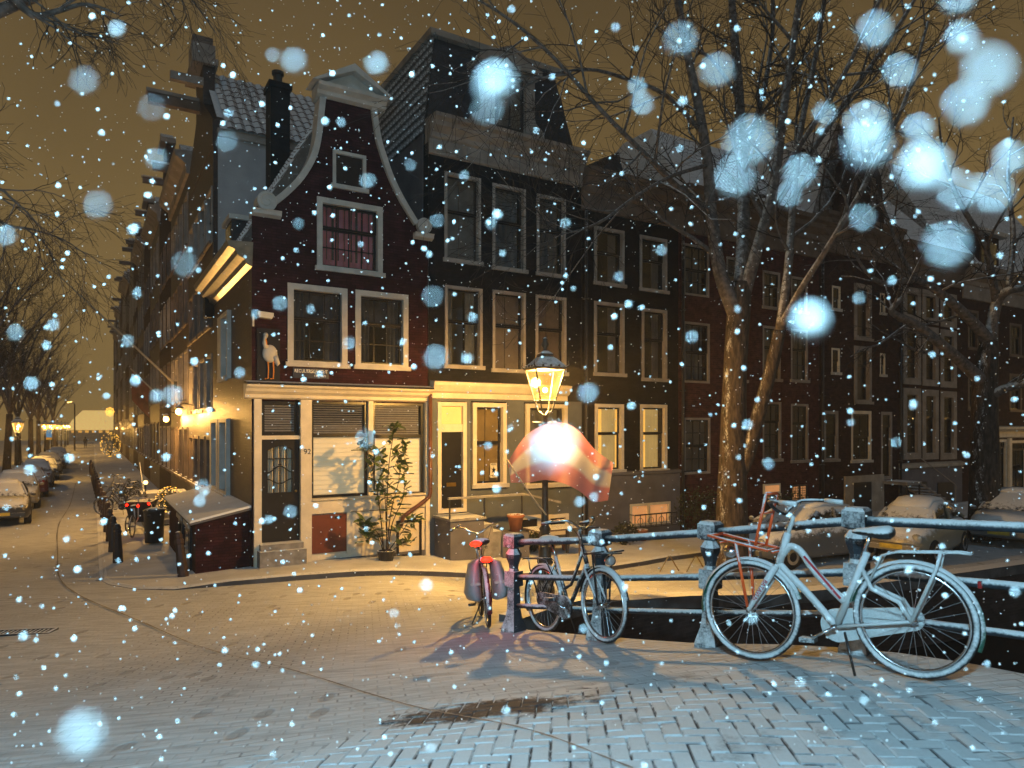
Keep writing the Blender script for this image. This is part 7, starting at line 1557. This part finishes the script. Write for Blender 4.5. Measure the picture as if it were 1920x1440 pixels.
for i, sv in enumerate(bd.skin_vertices[0].data): sv.radius = (jr[i], jr[i]*0.8); sv.use_root = (i == 0)
MB().ball((0, 0.01, 1.72), 0.115, 10, 7, (1, 1.05, 0.8)).build('hat', 'coat', pe, True)

# ================================================================== FLAG SHAPE added in place of a blurred pink smear by the lantern
def smear_mat():
    m = bpy.data.materials.new('thin_red_and_white_smear_cloth'); m.use_nodes = True; nt = m.node_tree; b = nt.nodes['Principled BSDF']; b.inputs['Roughness'].default_value = 1.0; b.inputs['Specular IOR Level'].default_value = 0.0
    tc = nd(nt, 'ShaderNodeTexCoord'); at = nd(nt, 'ShaderNodeAttribute'); at.attribute_name = 'band'
    cr = nd(nt, 'ShaderNodeValToRGB'); nt.links.new(at.outputs['Fac'], cr.inputs[0]); cr.color_ramp.interpolation = 'LINEAR'
    cr.color_ramp.elements[0].color = (0.70, 0.28, 0.33, 1); cr.color_ramp.elements[0].position = 0.26; cr.color_ramp.elements[1].color = (0.80, 0.76, 0.76, 1); cr.color_ramp.elements[1].position = 0.34
    for ps_, c in ((0.62, (0.80, 0.76, 0.76, 1)), (0.70, (0.70, 0.28, 0.33, 1))): e_ = cr.color_ramp.elements.new(ps_); e_.color = c
    c = mixcol(nt, ramp(nt, noise_n(nt, tc.outputs['Object'], 5, 3), 0.3, 0.8), cr.outputs[0], (0.75, 0.45, 0.48))
    nt.links.new(cr.outputs[0], b.inputs['Base Color'])
    tr = nd(nt, 'ShaderNodeBsdfTranslucent'); nt.links.new(cr.outputs[0], tr.inputs[0]); mx = nd(nt, 'ShaderNodeMixShader'); mx.inputs[0].default_value = 0.5
    tp2 = nd(nt, 'ShaderNodeBsdfTransparent'); mx2 = nd(nt, 'ShaderNodeMixShader'); mx2.inputs[0].default_value = 0.38
    nt.links.new(b.outputs[0], mx.inputs[1]); nt.links.new(tr.outputs[0], mx.inputs[2]); nt.links.new(mx.outputs[0], mx2.inputs[1]); nt.links.new(tp2.outputs[0], mx2.inputs[2]); nt.links.new(mx2.outputs[0], nt.nodes['Material Output'].inputs[0]); return m
fo = Vector((LX, LY, H(LX, LY))); FD = 12.9
ft = thing('smear_flag', 'added red and white flag shape standing in for a blurred smear', 'flag', fo)
top = [(952, 866), (985, 818), (1020, 797), (1055, 793), (1085, 808), (1115, 842), (1150, 868)]; bot = [(958, 905), (990, 905), (1022, 900), (1055, 906), (1085, 920), (1112, 940), (1140, 938)]
TP = [Vector(q) for q in smoothpts(top, 12)]; BT = [Vector(q) for q in smoothpts(bot, 12)]
fm_ = MB(); NR = 14; ring = []; band = []
for j in range(NR+1):
    r_ = []
    for i in range(len(TP)):
        s = i/(len(TP)-1); q = TP[i]+(BT[i]-TP[i])*(j/NR); dd = FD+0.16*math.sin(s*9+0.5*j/NR*3)+0.05*math.sin(s*21+j*0.15); r_.append(pt(q.x, q.y, dd)-fo); band.append(j/NR)
    ring.append(r_)
fm_.loft(ring, False, False); fmo = fm_.mesh('cloth', smear_mat(), True); at = fmo.attributes.new('band', 'FLOAT', 'POINT')
for i, b_ in enumerate(band): at.data[i].value = b_
obj('cloth', fmo, ft)
MB().tube([pt(1024, 965, 13.3)-fo, pt(1000, 935, FD+0.1)-fo, pt(950, 862, FD)-fo], 0.016, 8).build('staff', 'pole', ft)  # staff added to carry the flag shape

# ================================================================== FALLING SNOW
random.seed(99)
def flake_mat():
    m = bpy.data.materials.new('snowflake_crystals'); m.use_nodes = True; nt = m.node_tree; b = nt.nodes['Principled BSDF']
    tc = nd(nt, 'ShaderNodeTexCoord'); b.inputs['Roughness'].default_value = 0.7; b.inputs['Specular IOR Level'].default_value = 0.3
    nt.links.new(mixcol(nt, noise_n(nt, tc.outputs['Object'], 300, 2), (0.86, 0.90, 0.93), (0.95, 0.97, 0.98)), b.inputs['Base Color']); return m
M['flake'] = flake_mat()
AP = cam.lens/1000/cam.dof.aperture_fstop; FS = cam.dof.focus_distance
def dist_for(c): return 1.0/(c/(AP*FPX)+1.0/FS)
fl = MB()
def flake(p, r):
    sq = (random.uniform(0.7, 1.2), random.uniform(0.7, 1.2), random.uniform(0.7, 1.2))
    fl.ico((0, 0, 0), r, Matrix.Translation(p) @ Matrix.Rotation(random.uniform(0, 6.28), 4, Vector((random.gauss(0, 1), random.gauss(0, 1), random.gauss(0, 1))).normalized()), 0.25, sq)
    if r > 0.003 and random.random() < 0.35: fl.ico(tuple(Vector(p)+Vector((random.gauss(0, 1), random.gauss(0, 1), random.gauss(0, 1))).normalized()*r*0.9), r*random.uniform(0.4, 0.7), None, 0.25)
big_f = [(1277,77,60,1),(1345,135,62,1),(1640,60,65,1),(1687,137,62,.8),(1803,75,60,1),(1855,137,95,1.3),(1405,270,85,1.2),(1377,337,72,.9),(1500,325,58,1.1),(1480,368,46,1),(1625,235,75,1.1),(1627,277,85,1.2),(1810,200,80,1.1),(1722,245,55,1.1),(1733,320,80,3.0),(1795,360,75,1),(1860,365,75,1.1),(1892,300,60,1.5),(1775,465,82,1.2),(1617,410,50,.6),(1795,-5,70,1),(1545,215,44,.6),
 (160,155,50,.9),(220,57,30,1.6),(285,205,50,.45),(427,267,40,.6),(294,300,40,.6),(185,388,50,1),(12,445,38,1.8),(553,118,45,1.8),(707,123,40,1.8),(512,105,26,.8),(930,160,64,4.0),(915,208,60,.7),(1195,165,34,.9),(1205,197,42,.9),(348,498,46,.5),(812,557,40,.5),(818,672,44,1.1),(1520,602,60,4.0),(1103,738,36,.8),(325,743,36,1.1),(294,743,24,1.2),(1040,845,76,4.0),(158,1380,80,2.6),(30,625,30,.7),(690,340,28,.9),(685,825,36,.7),(525,570,28,.6),(655,645,24,1),(1297,632,24,1),(820,415,26,.5),(380,915,30,.6),(375,940,22,1.4),(800,1098,24,1.6),(1410,1160,22,1),(1500,1280,20,1),(740,1150,18,1.2),(545,960,24,.7),(1095,1180,18,1),(1610,560,24,.6),(1440,870,22,.8),(1680,830,20,.8),(60,720,26,1),(100,610,22,.9),(240,640,22,.8),(450,700,20,.8),(920,420,22,.6),(1060,420,20,.9),(770,310,22,.7),(640,230,18,1),(870,330,20,.7),(1240,470,20,.8),(1160,520,18,1),(560,420,22,.7),(480,590,18,.8)]
for px, py, c, br in big_f:
    d = dist_for(c); r_ = 0.5*c/FPX*d*0.30*math.sqrt(br)*random.uniform(0.9, 1.05)+0.0004; fl.ball(tuple(pt(px, py, d)), r_, 10, 6, (random.uniform(0.85, 1.1), 1, random.uniform(0.85, 1.1)))
# random flakes through the air between the viewer and the houses
def scatter(n, d0, d1, r0, r1, powr=1.0):
    for i in range(n):
        d = d0+(d1-d0)*random.random()**powr; px = random.uniform(-120, 2040); py = random.uniform(-80, 1500)
        p = pt(px, py, d)
        if p.z < H(p.x, p.y)+0.05: continue
        flake(p, r0+(r1-r0)*random.random()**1.8)
scatter(110, 0.6, 1.2, 0.0020, 0.0036); scatter(700, 1.2, 3.0, 0.0028, 0.0055); scatter(3600, 3.0, 8.0, 0.0028, 0.0085); scatter(3300, 7.0, 14.0, 0.0035, 0.011)
for i in range(1500):                       # and all round the viewer, so the fall goes on beyond the frame
    a = random.uniform(0, 6.28); d = random.uniform(1.5, 10); p = Vector((d*math.cos(a), d*math.sin(a), random.uniform(0.5, 9)))
    if p.z > H(p.x, p.y)+0.05 and not (p.y > 0 and abs(p.x) < 0.75*p.y): flake(p, random.uniform(0.003, 0.006))
fo_ = fl.build('falling_snow', 'flake', None, True, kind='stuff', label='white snowflakes falling through the night air, the nearest blurred to discs', category='snow')
# ================================================================== HAZE of the snowfall
hm = bpy.data.materials.new('snow_haze'); hm.use_nodes = True; nt = hm.node_tree; nt.nodes.remove(nt.nodes['Principled BSDF'])
pvn = nd(nt, 'ShaderNodeVolumePrincipled'); pvn.inputs['Color'].default_value = (0.85, 0.83, 0.80, 1); pvn.inputs['Density'].default_value = 0.0014; pvn.inputs['Anisotropy'].default_value = 0.3
nt.links.new(pvn.outputs[0], nt.nodes['Material Output'].inputs['Volume'])
hz = MB().box(-500, 470, -60, 260, -5, 26); hz = obj('haze', hz.mesh('haze', hm), None, kind='stuff', label='thin pale snow haze hanging over the streets and canal', category='haze')
